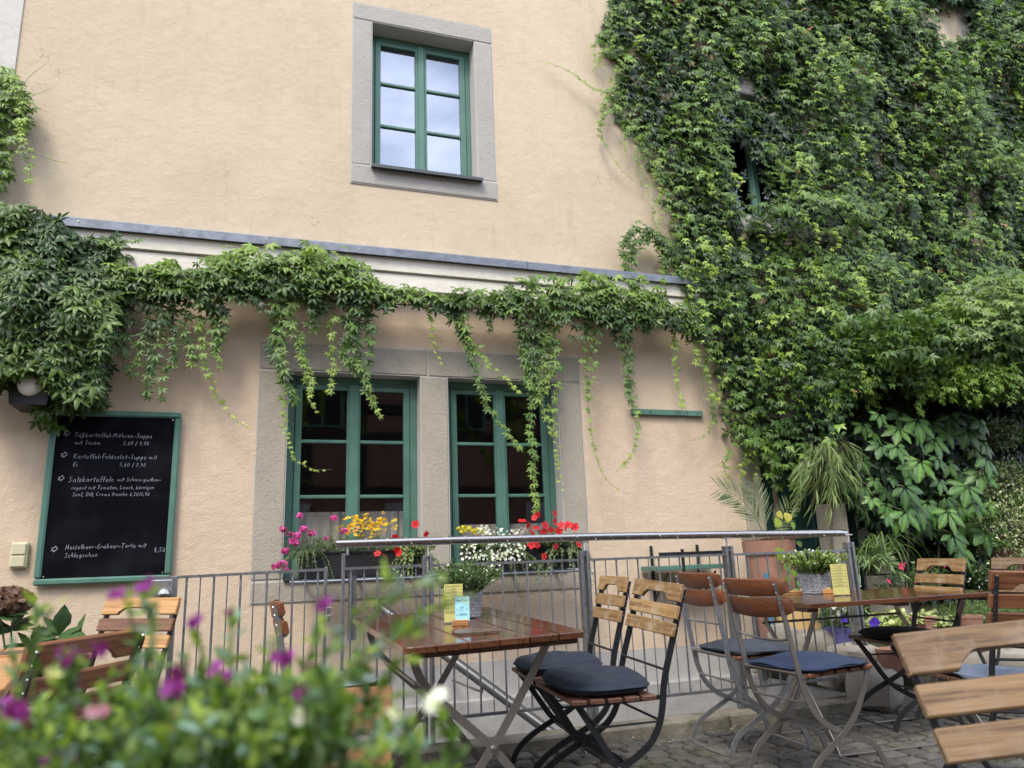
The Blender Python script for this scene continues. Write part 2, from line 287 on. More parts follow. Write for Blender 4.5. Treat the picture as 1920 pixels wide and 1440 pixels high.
# ------------------------------------------------------------------ mesh helpers
class MB:
    def __init__(s): s.v = []; s.f = []; s.mi = []; s.cur = 0
    def add(s, vs_, fs):
        o = len(s.v); s.v += [tuple(map(float, p)) for p in vs_]; s.f += [[o + i for i in f] for f in fs]; s.mi += [s.cur] * len(fs); return s
    def box(s, x0, x1, y0, y1, z0, z1, ch=0.):
        if ch <= 0:
            V = [(x, y, z) for x in (x0, x1) for y in (y0, y1) for z in (z0, z1)]
            return s.add(V, [(0, 1, 3, 2), (4, 6, 7, 5), (0, 4, 5, 1), (2, 3, 7, 6), (0, 2, 6, 4), (1, 5, 7, 3)])
        c = ch; V = []; idx = {}
        for i, x in enumerate((x0, x1)):
            for j, y in enumerate((y0, y1)):
                for k, z in enumerate((z0, z1)):
                    sx, sy, sz = (1 - 2 * i), (1 - 2 * j), (1 - 2 * k)
                    for a in range(3):
                        p = [x + sx * c, y + sy * c, z + sz * c]; p[a] = (x, y, z)[a]
                        idx[(i, j, k, a)] = len(V); V.append(tuple(p))
        F = []
        for a, (b, d) in ((0, (1, 2)), (1, (0, 2)), (2, (0, 1))):
            for e in (0, 1):
                q = []
                for (m, n) in ((0, 0), (1, 0), (1, 1), (0, 1)):
                    t = [0, 0, 0]; t[a] = e; t[b] = m; t[d] = n; q.append(idx[(*t, a)])
                if (e == 1) == (a == 1): q = q[::-1]
                F.append(q)
        for a, (b, d) in ((0, (1, 2)), (1, (0, 2)), (2, (0, 1))):
            for m in (0, 1):
                for n in (0, 1):
                    t0 = [0, 0, 0]; t0[b] = m; t0[d] = n; t1 = list(t0); t1[a] = 1
                    F.append([idx[(*t0, b)], idx[(*t1, b)], idx[(*t1, d)], idx[(*t0, d)]])
        for i in (0, 1):
            for j in (0, 1):
                for k in (0, 1): F.append([idx[(i, j, k, 0)], idx[(i, j, k, 1)], idx[(i, j, k, 2)]])
        return s.add(V, F)
    def tube(s, P, r, n=8, cap=True, sx=None, up=None):
        # round tube, or flat bar when sx=(width, thick) with width along 'up'-frame
        P = [np.array(p, float) for p in P]; m = len(P); V = []; F = []; prev = None
        for i, p in enumerate(P):
            t = P[min(i + 1, m - 1)] - P[max(i - 1, 0)]; t = t / (np.linalg.norm(t) + 1e-12)
            if up is not None: a = np.cross(t, np.array(up, float))
            else:
                if prev is None: a = np.cross(t, (0, 0, 1.) if abs(t[2]) < .9 else (1., 0, 0))
                else: a = prev - t * np.dot(prev, t)
            a = a / (np.linalg.norm(a) + 1e-12); prev = a; b = np.cross(t, a)
            rr = r[i] if hasattr(r, '__len__') else r
            if sx:
                for (u, v) in ((-1, -1), (1, -1), (1, 1), (-1, 1)): V.append(p + a * u * sx[0] / 2 + b * v * sx[1] / 2)
            else:
                for k in range(n):
                    an = 2 * math.pi * k / n; V.append(p + (a * math.cos(an) + b * math.sin(an)) * rr)
        q = 4 if sx else n
        for i in range(m - 1):
            for k in range(q): F.append([i * q + k, i * q + (k + 1) % q, (i + 1) * q + (k + 1) % q, (i + 1) * q + k])
        if cap: F.append(list(range(q))[::-1]); F.append([(m - 1) * q + k for k in range(q)])
        return s.add(V, F)
    def lathe(s, prof, n=24, c=(0, 0, 0), cap=True):
        V = []; F = []
        for (r, z) in prof:
            for k in range(n): a = 2 * math.pi * k / n; V.append((c[0] + r * math.cos(a), c[1] + r * math.sin(a), c[2] + z))
        for i in range(len(prof) - 1):
            for k in range(n): F.append([i * n + k, i * n + (k + 1) % n, (i + 1) * n + (k + 1) % n, (i + 1) * n + k])
        if cap: F.append(list(range(n))[::-1])
        return s.add(V, F)
    def prism(s, poly, y0, y1, axis='y'):
        n = len(poly); V = []
        for yy in (y0, y1):
            for (a, b) in poly: V.append((a, yy, b) if axis == 'y' else ((yy, a, b) if axis == 'x' else (a, b, yy)))
        F = [list(range(n)), list(range(n, 2 * n))[::-1]] + [[i, i + n, (i + 1) % n + n, (i + 1) % n] for i in range(n)]
        return s.add(V, F)
    def mesh(s, name, mats, smooth=False):
        me = bpy.data.meshes.new(name); me.from_pydata(s.v, [], s.f)
        for m in (mats if isinstance(mats, (list, tuple)) else [mats]): me.materials.append(MP[m] if isinstance(m, str) else m)
        if any(s.mi): me.polygons.foreach_set('material_index', s.mi)
        me.update()
        import bmesh
        bm = bmesh.new(); bm.from_mesh(me); bmesh.ops.recalc_face_normals(bm, faces=bm.faces); bm.to_mesh(me); bm.free()
        if smooth:
            me.polygons.foreach_set('use_smooth', [True] * len(me.polygons))
            if smooth == 'auto': me.set_sharp_from_angle(angle=math.radians(35))
        return me
def link(name, me, parent=None, mw=None):
    o = bpy.data.objects.new(name, me); COL.objects.link(o)
    if parent is not None: o.parent = parent
    if mw is not None: o.matrix_local = mw
    return o
def obj(name, mb, m, parent=None, smooth=False, mw=None):
    return link(name, mb.mesh(name, m, smooth), parent, mw)
def tag(o, label=None, cat=None, group=None, kind=None):
    if label: o['label'] = label
    if cat: o['category'] = cat
    if group: o['group'] = group
    if kind: o['kind'] = kind
    return o
def thing(name, label, cat, loc=(0, 0, 0), rz=0., group=None, tilt=(0., 0.)):
    o = bpy.data.objects.new(name, None); COL.objects.link(o); o.empty_display_size = .1
    up = Vector((-tilt[0], -tilt[1], 1)).normalized(); q = Vector((0, 0, 1)).rotation_difference(up)
    o.matrix_world = Matrix.Translation(loc) @ q.to_matrix().to_4x4() @ Matrix.Rotation(rz, 4, 'Z')
    return tag(o, label, cat, group)

# leaf scattering -----------------------------------------------------------
def palmate(n=5, w=.165):
    V = []; F = []
    for k in range(n):
        a = (k - (n - 1) / 2) * math.radians(50 if n == 5 else 56); ln = [1., .93, .62][abs(k - n // 2)] if n == 5 else [1., .85][abs(k - n // 2)]
        for (u, v, h) in ((0.04, 0, 0), (.36, w, -.03), (.72, w * .72, -.10), (.36, -w, -.03), (.72, -w * .72, -.10), (.42, 0, .05), (.74, 0, -.02), (1., 0, -.17)):
            uu = (u * math.cos(a) - v * math.sin(a)) * ln; vv = (u * math.sin(a) + v * math.cos(a)) * ln
            V.append((uu, vv, h * ln - .06 * abs(k - n // 2)))
        o = 8 * k; F += [(o, o + 5, o + 1), (o + 1, o + 5, o + 6, o + 2), (o + 2, o + 6, o + 7), (o, o + 3, o + 5), (o + 3, o + 4, o + 6, o + 5), (o + 4, o + 7, o + 6)]
    return np.array(V), F
def palmate_lo(n=5, w=.20):
    V = []; F = []
    for k in range(n):
        a = (k - (n - 1) / 2) * math.radians(50); ln = [1., .9, .6][abs(k - n // 2)]
        for (u, v, h) in ((0.0, 0, 0), (.48, w, -.04), (.48, -w, -.04), (.5, 0, .06), (1., 0, -.17)):
            V.append(((u * math.cos(a) - v * math.sin(a)) * ln, (u * math.sin(a) + v * math.cos(a)) * ln, h * ln - .06 * abs(k - n // 2)))
        o = 5 * k; F += [(o, o + 3, o + 1), (o + 1, o + 3, o + 4), (o, o + 2, o + 3), (o + 2, o + 4, o + 3)]
    return np.array(V), F
def simple(w=.28, droop=.2, fold=.06):
    V = [(0, 0, 0), (.35, w, -.05 * droop), (.72, w * .68, -.5 * droop), (.35, -w, -.05 * droop), (.72, -w * .68, -.5 * droop), (.38, 0, -fold), (.74, 0, -fold - .45 * droop), (1., 0, -droop)]
    return np.array(V), [(0, 5, 1), (1, 5, 6, 2), (2, 6, 7), (0, 3, 5), (3, 4, 6, 5), (4, 7, 6)]
def tiny(w=.3): return np.array([(0, 0, 0), (.5, w, 0), (.5, -w, 0), (1, 0, -.1)]), [(0, 2, 3, 1)]
def flower(n=5, w=.32, cup=.25):
    V = [(0, 0, 0)]; F = []
    for k in range(n):
        a = 2 * math.pi * k / n; o = len(V)
        for (u, v) in ((.55, w), (1., w * .75), (1.05, 0), (1., -w * .75), (.55, -w)):
            V.append((u * math.cos(a) - v * math.sin(a), u * math.sin(a) + v * math.cos(a), cup * u * u))
        F.append((0, o + 4, o + 3, o + 2, o + 1, o))
    return np.array(V), F
T5, T5L, TS, TT, TN, TF = palmate(), palmate_lo(), simple(), tiny(), simple(.07, .35, .02), flower()
TF6 = flower(5, .42, .12)
class Foliage:
    def __init__(s): s.V = []; s.F = []; s.C = []; s.n = 0
    def add(s, tmpl, pos, tip, nrm, size, col):
        TV, TFc = tmpl; pos = np.atleast_2d(pos); n = len(pos)
        if n == 0: return s
        tip = np.atleast_2d(tip) * np.ones((n, 1)); nrm = np.atleast_2d(nrm) * np.ones((n, 1)); size = np.ones(n) * size; col = np.atleast_2d(col) * np.ones((n, 1))
        tip = tip / (np.linalg.norm(tip, axis=1, keepdims=True) + 1e-9)
        nrm = nrm - tip * (nrm * tip).sum(1, keepdims=True); nrm = nrm / (np.linalg.norm(nrm, axis=1, keepdims=True) + 1e-9)
        side = np.cross(nrm, tip)
        V = pos[:, None, :] + size[:, None, None] * (TV[None, :, 0:1] * tip[:, None, :] + TV[None, :, 1:2] * side[:, None, :] + TV[None, :, 2:3] * nrm[:, None, :])
        m = len(TV); s.V.append(V.reshape(-1, 3)); s.C.append(np.repeat(col, m, axis=0))
        for f in TFc:
            pass
        s.F.append((s.n, n, m, TFc)); s.n += n * m; return s
    def mesh(s, name, m, smooth=True):
        me = bpy.data.meshes.new(name); V = np.concatenate(s.V); C = np.concatenate(s.C)
        li = []; ls = []
        for (o, n, m_, TFc) in s.F:
            base = o + np.arange(n) * m_
            for f in TFc:
                li.append((base[:, None] + np.array(f)[None, :]).reshape(-1)); ls.append(np.full(n, len(f)))
        LI = np.concatenate(li); LS = np.concatenate(ls)
        me.vertices.add(len(V)); me.vertices.foreach_set('co', V.reshape(-1).astype(np.float32))
        me.loops.add(len(LI)); me.loops.foreach_set('vertex_index', LI.astype(np.int32))
        me.polygons.add(len(LS)); st = np.concatenate([[0], np.cumsum(LS)[:-1]])
        me.polygons.foreach_set('loop_start', st.astype(np.int32)); me.polygons.foreach_set('loop_total', LS.astype(np.int32))
        me.polygons.foreach_set('use_smooth', np.full(len(LS), smooth))
        a = me.attributes.new('Col', 'FLOAT_COLOR', 'POINT'); a.data.foreach_set('color', np.concatenate([C, np.ones((len(C), 1))], 1).reshape(-1).astype(np.float32))
        me.materials.append(MP[m]); me.update(calc_edges=True); me.validate(); return me
    def obj(s, name, m, parent=None, kind=None, smooth=True):
        if not s.V: return None
        o = link(name, s.mesh(name, m, smooth), parent)
        if kind: o['kind'] = kind
        return o
def rnd(n, a=0., b=1.): return RNG.uniform(a, b, n)
def gauss(n, s=1.): return RNG.normal(0, s, (n, 3))
DK, MG, LG, YG = (.030, .072, .015), (.115, .205, .034), (.20, .31, .045), (.34, .43, .06)
def lerp(a, b, t): return np.array(a)[None, :] * (1 - np.atleast_1d(t)[:, None]) + np.array(b)[None, :] * np.atleast_1d(t)[:, None]
def resample(P, step):
    P = np.array(P, float); d = np.r_[0, np.cumsum(np.linalg.norm(np.diff(P, axis=0), axis=1))]; n = max(2, int(d[-1] / step) + 1)
    t = np.linspace(0, d[-1], n); return np.stack([np.interp(t, d, P[:, k]) for k in range(3)], 1)
def smoothline(P, it=2):
    P = np.array(P, float)
    for _ in range(it):
        Q = [P[0]]
        for i in range(len(P) - 1): Q += [P[i] * .75 + P[i + 1] * .25, P[i] * .25 + P[i + 1] * .75]
        Q.append(P[-1]); P = np.array(Q)
    return P
def inpoly(x, y, poly):
    x = np.asarray(x); y = np.asarray(y); r = np.zeros(len(x), bool); n = len(poly); j = n - 1
    for i in range(n):
        xi, yi = poly[i]; xj, yj = poly[j]
        c = ((yi > y) != (yj > y)) & (x < (xj - xi) * (y - yi) / (yj - yi + 1e-12) + xi); r ^= c; j = i
    return r

# ------------------------------------------------------------------ ground, kerb, cobbles
SL = 0.028
def gz(x, y): return SL * (min(y, 4.2) - 4.2)
mb = MB()
mb.add([(-60, -60, SL * (-60 - 4.2) * .0 - .34), (60, -60, -.34), (60, -6, -.34), (-60, -6, -.34)], [(0, 1, 2, 3)])
mb.add([(-60, -6, SL * (-10.2) - .055), (60, -6, SL * -10.2 - .055), (60, 4.12, -.052), (-60, 4.12, -.052)], [(0, 1, 2, 3)])
mb.add([(3.86, 4.12, -.052), (60, 4.12, -.052), (60, 60, -.052), (3.86, 60, -.052)], [(0, 1, 2, 3)])
ground = obj('ground', mb, 'soil'); tag(ground, kind='structure')
mb = MB(); mb.add([(-12, 4.24, -1.0), (3.86, 4.24, -1.0), (3.86, 5.5, -1.0), (-12, 5.5, -1.0)], [(0, 1, 2, 3)]); tag(obj('stairwell_floor', mb, 'plinth_d'), kind='structure')
mb = MB(); mb.box(-12, 3.86, 4.243, 4.28, -1.0, -.06); mb.box(3.84, 3.9, 4.285, 5.5, -1.0, .02); tag(obj('stairwell_wall', mb, 'plinth_d'), kind='structure')
# kerb in separate stones
kerb = link('kerb', None); kerb_root = None
bpy.data.objects.remove(kerb)
mb = MB(); mb.box(-8, 3.86, 4.08, 4.24, -.2, -.012); kerb = obj('kerb', mb, 'mortar'); tag(kerb, kind='structure')
x = -3.2
while x < 4.3:
    ln = 0.98
    b_ = MB(); b_.box(0, ln - .012, 0, .175, 0, .145, .012)
    for i, v in enumerate(b_.v):
        b_.v[i] = (v[0] + random.uniform(-.003, .003), v[1] + random.uniform(-.004, .004), v[2] + random.uniform(-.003, .003))
    obj('kerb_stone', b_, 'kerb', kerb, mw=Matrix.Translation((x, 4.07 + random.uniform(-.004, .004), -.085 + random.uniform(-.004, .004))))
    x += ln
# cobbles
def cobmesh(i):
    r = random.Random(i); b_ = MB(); n = 6; sx, sy = .058, .050
    pts = []
    for (cx, cy) in ((-1, -1), (1, -1), (1, 1), (-1, 1)):
        for k in range(3):
            a = math.atan2(cy, cx) + (k - 1) * .36; q = .93 if k != 1 else 1.12
            pts.append((sx * (abs(math.cos(a)) ** .62) * math.copysign(1, math.cos(a)) * q * r.uniform(.93, 1.07), sy * (abs(math.sin(a)) ** .62) * math.copysign(1, math.sin(a)) * q * r.uniform(.93, 1.07)))
    V = []; 
    for (sc, z) in ((1.0, -.06), (1.0, -.012), (.93, -.0015), (.6, .0015)):
        for (a, b) in pts: V.append((a * sc, b * sc, z + r.uniform(-.002, .002)))
    V.append((0, 0, .0025)); F = []; m = 12
    for j in range(3):
        for k in range(m): F.append([j * m + k, j * m + (k + 1) % m, (j + 1) * m + (k + 1) % m, (j + 1) * m + k])
    for k in range(m): F.append([3 * m + k, 3 * m + (k + 1) % m, 4 * m])
    b_.add(V, F); return b_
COBS = [cobmesh(i) for i in range(8)]; COBM = [c.mesh('cobble', 'cobble', True) for c in COBS]
cands = []; yy = 4.02; row = 0
while yy > -1.2:
    x = -2.6 + (row % 2) * .06; 
    while x < 8:
        wv = 1 + RNG.uniform(-.12, .16); xx = x + .058 * wv
        cands.append((xx, yy + .022 * math.sin(xx * 2.1 + row * .15) + RNG.uniform(-.005, .005), wv, RNG.uniform(-.08, .08), RNG.integers(8), RNG.uniform(-.005, .005)))
        x += .122 * wv
    yy -= .108 * RNG.uniform(.94, 1.07); row += 1
def vis(c):
    q = CR.T @ (np.array([c[0], c[1], gz(c[0], c[1])]) - np.array([0, 0, CAM_H]))
    if q[2] < .2: return None
    px, py = 960 + CF * q[0] / q[2], 720 + CF * q[1] / q[2]
    if px < 780 or px > 1960 or py > 1475: return None
    return q[2]
vv = [(vis(c), c) for c in cands]; seen = sorted([q for q in vv if q[0] is not None], key=lambda q: q[0])
near = seen[:300]; rest = [q[1] for q in seen[300:]] + [q[1] for q in vv if q[0] is None]
for d_, c in near:
    o = link('cobble', COBM[c[4]], ground, Matrix.Translation((c[0], c[1], gz(0, c[1]) + c[5])) @ Matrix.Rotation(math.atan(SL), 4, 'X') @ Matrix.Rotation(c[3], 4, 'Z') @ Matrix.Diagonal((c[2], 1, 1, 1)))
bs = MB()
for c in rest:
    q = COBS[c[4]]; R_ = Matrix.Translation((c[0], c[1], gz(0, c[1]) + c[5])) @ Matrix.Rotation(c[3], 4, 'Z') @ Matrix.Diagonal((c[2], 1, 1, 1))
    bs.add([R_ @ Vector(v) for v in q.v], q.f)
o = obj('cobbles_beyond', bs, 'cobble', ground, True); tag(o, kind='stuff')
# fallen bits along the kerb
fl = Foliage(); n = 520
P = np.stack([rnd(n, .9, 5.2), 4.06 - np.abs(RNG.normal(0, .16, n)), np.zeros(n)], 1); k = RNG.random(n) < .25; P[k, 1] = rnd(k.sum(), 2.4, 4.0)
P[:, 2] = SL * (P[:, 1] - 4.2) + .012
fl.add(TT, P, gauss(n) * [1, 1, .2], gauss(n, .3) + [0, 0, 1], rnd(n, .006, .02), lerp((.16, .11, .05), (.42, .36, .24), rnd(n)))
tag(fl.obj('leaf_litter', 'petal'), 'dry petals and leaf crumbs scattered on the cobbles along the kerb', 'debris', kind='stuff')

# ------------------------------------------------------------------ cafe building
YW = 5.5
bld = thing('cafe_building', 'peach rendered cafe front with sandstone window surrounds and a zinc topped cornice', 'building', (0, YW, 0))
def P_(mb, m, name, smooth=False, label=None):
    mb.v = [(a, b - YW, c) for a, b, c in mb.v]
    o = obj(name, mb, m, bld, smooth)
    if label: o['label'] = label
    return o
def wallgrid(xs, zs, y0, y1, holes):
    m = MB()
    xs = sorted(set(xs)); zs = sorted(set(zs))
    for i in range(len(xs) - 1):
        for j in range(len(zs) - 1):
            cx, cz = (xs[i] + xs[i + 1]) / 2, (zs[j] + zs[j + 1]) / 2
            if any(a < cx < b and c < cz < d for a, b, c, d in holes): continue
            m.add([(xs[i], y0, zs[j]), (xs[i + 1], y0, zs[j]), (xs[i + 1], y0, zs[j + 1]), (xs[i], y0, zs[j + 1])], [(0, 1, 2, 3)])
    for a, b, c, d in holes:
        m.add([(a, y0, c), (b, y0, c), (b, y0, d), (a, y0, d), (a, y1, c), (b, y1, c), (b, y1, d), (a, y1, d)], [(0, 1, 5, 4), (1, 2, 6, 5), (2, 3, 7, 6), (3, 0, 4, 7)])
    return m
UW = (.624, 1.838, 3.915, 5.585); W2 = (3.945, 5.165, 3.915, 5.585); W3 = (7.6, 8.8, 6.4, 8.2)
hol = [UW, W2, W3]
m = wallgrid([-12, 12] + [h[i] for h in hol for i in (0, 1)], [3.2, 9.5] + [h[i] for h in hol for i in (2, 3)], YW, YW + .32, hol); P_(m, 'plaster_up', 'upper_wall')
LW_ = (.005, 2.494, .755, 2.588); DR = (3.95, 5.42, -.1, 2.35)
hol = [LW_, DR]
m = wallgrid([-12, 12] + [h[i] for h in hol for i in (0, 1)], [.29, 3.2] + [h[i] for h in hol for i in (2, 3)], YW + .003, YW + .32, [LW_, (3.95, 5.42, .29, 2.35)]); P_(m, 'plaster_low', 'lower_wall')
m = wallgrid([-12, 3.95, 5.42, 12], [.05, .29], YW - .004, YW + .3, [(3.95, 5.42, .05, .29)]); P_(m, 'plinth', 'plinth_band')
m = MB(); m.box(-12, 3.84, YW - .06, YW + .1, -1.0, .05, .01); P_(m, 'plinth_d', 'plinth_foot')
m = MB(); m.box(5.42, 12, YW - .05, YW + .1, -.3, .05); P_(m, 'plinth_d', 'plinth_foot')
m = MB(); m.box(-2.3, -1.706, YW - .012, YW + .0, 3.35, 9.5); P_(m, 'plaster_white', 'corner_pilaster')
m = MB(); m.box(-12, 12, YW + .36, YW + 5, 9.45, 9.5); m.box(-12, -11.9, YW + .35, YW + 5, -1, 9.5); m.box(11.9, 12, YW + .35, YW + 5, -1, 9.5); m.box(-12, 12, YW + 4.9, YW + 5, -1, 9.5); m.box(-12, 12, YW + .36, YW + 4.9, 2.95, 3.1); P_(m, 'dark', 'inner_shell')
def surround(x0, x1, z0, z1, t, mt, top, bot, splits=1, y0=YW - .006, y1=YW + .24):
    g = .004; joints = MB()
    xm = (x0 + x1) / 2
    def blk(a, b, c, d, nm, yy0=y0):
        q = MB(); q.box(a + g, b - g, yy0, y1, c + g, d - g, .008); q.v = [(u_ + random.uniform(-.0025, .0025), v_, w_ + random.uniform(-.0025, .0025)) for u_, v_, w_ in q.v]; P_(q, mt, nm); joints.box(a, b, yy0 + .007, y1 - .01, c, d)
    if splits == 2:
        blk(x0, xm - .02, z1 - top, z1, 'lintel_stone'); blk(xm - .02, x1, z1 - top, z1, 'lintel_stone', y0 - .004)
        blk(x0, x1, z0, z0 + bot, 'sill_stone')
        blk(x0, x0 + t, z0 + bot, z1 - top, 'jamb_stone'); blk(x1 - t, x1, z0 + bot, z1 - top, 'jamb_stone')
        blk(1.168, 1.384, z0 + bot, z1 - top, 'mullion_stone', y0 - .003)
    else:
        blk(x0, x1, z1 - top, z1, 'lintel_stone'); blk(x0, x1, z0, z0 + bot, 'sill_stone', y0 - .01)
        blk(x0, x0 + t, z0 + bot, z1 - top, 'jamb_stone'); blk(x1 - t, x1, z0 + bot, z1 - top, 'jamb_stone')
    P_(joints, 'mortar', 'mortar_bed')
surround(*UW, .166, 'stone_up', .163, .17)
surround(*W2, .166, 'stone_up', .163, .17)
surround(*W3, .166, 'stone_up', .163, .17)
surround(LW_[0], LW_[1], LW_[2], LW_[3], .208, 'stone', .215, .155, 2)
def window(x0, x1, z0, z1, yf, glass, rows=(1 / 3., 2 / 3.), fw=.045, sw=.035, cw=.06, recess_room=True, curtain=None):
    """green casement: outer frame > two sashes, glazing bars, panes"""
    fr = MB(); d = .06
    def bx(mb_, a, b, c, e, y=0., dd=d, ch=.004): mb_.box(a, b, yf + y - YW, yf + y + dd - YW, c, e, ch)
    bx(fr, x0, x0 + fw, z0, z1); bx(fr, x1 - fw, x1, z0, z1); bx(fr, x0 + fw, x1 - fw, z1 - fw * 1.2, z1, .001); bx(fr, x0 + fw, x1 - fw, z0, z0 + fw, .001)
    f = obj('window', fr, 'green', bld)
    xm = (x0 + x1) / 2; c_ = MB(); bx(c_, xm - cw / 2, xm + cw / 2, z0 + fw, z1 - fw, -.022, .05, .008); obj('centre_post', c_, 'green', f)
    for (a, b) in ((x0 + fw, xm), (xm, x1 - fw)):
        s_ = MB(); A, B, Cc, Dd = a + .002, b - .002, z0 + fw + .002, z1 - fw * 1.2 - .002
        bx(s_, A, A + sw + .012, Cc, Dd, -.008, .045); bx(s_, B - sw - .012, B, Cc, Dd, -.008, .045); bx(s_, A, B, Cc, Cc + sw + .01, -.007, .044); bx(s_, A, B, Dd - sw, Dd, -.007, .044)
        so = obj('sash', s_, 'green', f)
        gx0, gx1, gz0, gz1 = A + sw + .012, B - sw - .012, Cc + sw + .01, Dd - sw
        zs = [gz0] + [z0 + (z1 - z0) * r for r in rows] + [gz1]
        for r in range(1, len(zs) - 1):
            q = MB(); bx(q, gx0 - .003, gx1 + .003, zs[r] - .013, zs[r] + .013, -.002, .034, .005); obj('glazing_bar', q, 'green', f)
        for r in range(len(zs) - 1):
            q = MB(); bx(q, gx0 - .004, gx1 + .004, zs[r] - .004, zs[r + 1] + .004, .016, .006, 0); obj('pane', q, glass, f)
    if recess_room:
        q = MB(); q.add([(x0, yf + .07 - YW, z0), (x1, yf + .07 - YW, z0), (x1, yf + .07 - YW, z1), (x0, yf + .07 - YW, z1), (x0 - .3, yf + 1.3 - YW, z0 - .2), (x1 + .3, yf + 1.3 - YW, z0 - .2), (x1 + .3, yf + 1.3 - YW, z1 + .2), (x0 - .3, yf + 1.3 - YW, z1 + .2)], [(0, 1, 5, 4), (1, 2, 6, 5), (2, 3, 7, 6), (3, 0, 4, 7), (4, 5, 6, 7)]); obj('room_recess', q, 'room', f)
    if curtain:
        q = MB(); n = 40
        for i in range(n + 1):
            xx = x0 + .05 + (x1 - x0 - .1) * i / n; dy = .012 * math.sin(i * 1.9)
            q.v += [(xx, yf + .11 - YW + dy, z0 + .05), (xx, yf + .11 - YW + dy, z0 + curtain)]
        for i in range(n): q.f.append([2 * i, 2 * i + 2, 2 * i + 3, 2 * i + 1]); q.mi.append(0)
        obj('curtain', q, 'curtain', f)
    return f
window(.790, 1.672, 4.085, 5.422, YW + .16, 'glass_up', rows=(.36, .66))
window(4.111, 4.999, 4.085, 5.422, YW + .13, 'glass', rows=(.36, .66))
window(7.766, 8.634, 6.57, 8.04, YW + .13, 'glass', rows=(.36, .66))
window(.213, 1.168, .91, 2.373, YW + .13, 'glass', rows=(.39, .665), fw=.055, cw=.075, curtain=.47)
window(1.384, 2.286, .91, 2.373, YW + .13, 'glass', rows=(.39, .665), fw=.05, cw=.07, curtain=.36)
m = MB(); m.prism([(YW - .075, 4.045), (YW - .07, 4.075), (YW + .2, 4.10), (YW + .2, 4.07), (YW - .06, 4.055)], .785, 1.70, 'x'); P_(m, 'sill', 'window_ledge')
for (a, b) in ((.213, 1.168), (1.384, 2.286)):
    m = MB(); m.prism([(YW - .03, .905), (YW - .03, .92), (YW + .2, .935), (YW + .2, .91)], a + .004, b - .004, 'x'); P_(m, 'sill', 'window_ledge')
# cornice: two cream fasciae under a zinc flashing
cx0, cx1 = -12, 3.62
m = MB(); m.prism([(YW - .075, 3.01), (YW - .105, 3.025), (YW - .105, 3.145), (YW - .08, 3.15), (YW, 3.16), (YW + .01, 3.01)], cx0, cx1, 'x'); P_(m, 'cream', 'lower_fascia')
m = MB(); m.prism([(YW - .085, 3.152), (YW - .125, 3.16), (YW - .13, 3.262), (YW - .1, 3.27), (YW + .01, 3.27), (YW + .01, 3.155)], cx0, cx1, 'x'); P_(m, 'cream', 'upper_fascia')
for i, (a, b) in enumerate(((-12, -5), (-5, -1.98), (-1.98, 0.02), (.02, 2.02), (2.02, cx1 + .01))):
    m = MB(); d = .002 * (i % 2); m.prism([(YW - .165 - d, 3.262), (YW - .172 - d, 3.318), (YW - .165, 3.326 + d), (YW - .01, 3.372 + d), (YW + .01, 3.372), (YW + .01, 3.36), (YW - .15, 3.31), (YW - .15, 3.262)], a, b - .004, 'x')
    P_(m, 'zinc', 'zinc_flashing')
for x in np.arange(-1.8, 3.5, .62):
    m = MB(); q = MB(); q.lathe([(.0001, .004), (.004, .003), (.005, 0)], 8); m.add([(x + a, YW - .171 - c, 3.295 + b) for a, b, c in q.v], q.f); P_(m, 'rivet', 'screw')
# door in a stone surround under the creeper
for (a, b, c, d, nm) in ((3.955, 4.14, -.1, 2.1, 'door_jamb'), (5.22, 5.415, -.1, 2.1, 'door_jamb'), (3.955, 5.415, 2.106, 2.345, 'door_lintel')):
    m = MB(); m.box(a, b, YW - .012, YW + .28, c, d, .006); P_(m, 'stone', nm)
dm = MB(); dm.box(4.14, 5.22, YW + .14 - YW, YW + .19 - YW, -.1, 2.1); dr = obj('door', dm, 'green_d', bld)
for (a, b, c, d) in ((4.24, 4.62, .1, .9), (4.74, 5.12, .1, .9), (4.24, 4.62, 1.02, 1.98), (4.74, 5.12, 1.02, 1.98)):
    q = MB(); q.box(a, b, .125, .145, c, d, .008); obj('door_panel', q, 'green_d', dr)
# building opposite (seen in the window glass)
opp = thing('timbered_house', 'russet half timbered house across the courtyard, seen mirrored in the ground floor window panes', 'building', (0, -4.6, 0))
def O_(mb, m, name, par=None):
    mb.v = [(a, b + 4.6, c) for a, b, c in mb.v]; return obj(name, mb, m, par or opp)
m = MB(); m.box(-11, 11, -8.5, -4.6, -.5, 5.6); O_(m, 'rustwall', 'wall')
m = MB(); m.prism([(-8.8, 5.5), (-4.1, 5.5), (-4.05, 5.65), (-6.4, 7.2)], -11.3, 11.3, 'x'); O_(m, 'rooftile', 'roof')
for z in (2.55, 3.7, 4.3, 5.45):
    m = MB(); m.box(-11, 11, -4.62, -4.55, z - .10, z + .10); O_(m, 'timber', 'beam')
for i in range(23):
    m = MB(); x = -11 + i + .1 * ((i * 7) % 3); m.box(x - .11, x + .11, -4.62, -4.56, 2.5, 5.5); O_(m, 'timber', 'post')
for i in range(6):
    x = -8 + i * 3.1
    m = MB(); m.box(x - .45, x + .45, -4.6, -4.53, 3.85, 5.0, .02); f = O_(m, 'green', 'window'); q = MB(); q.box(x - .36, x - .03, -4.535, -4.52, 3.93, 4.92); q.box(x + .03, x + .36, -4.535, -4.52, 3.93, 4.92); q.v = [(a, b + 4.6, c) for a, b, c in q.v]; obj('pane', q, 'dark', f)
for i in range(7):
    x = -9 + i * 3.1
    m = MB(); m.box(x - .8, x + .8, -4.6, -4.53, .3, 2.3, .02); O_(m, 'plaster_white', 'window')

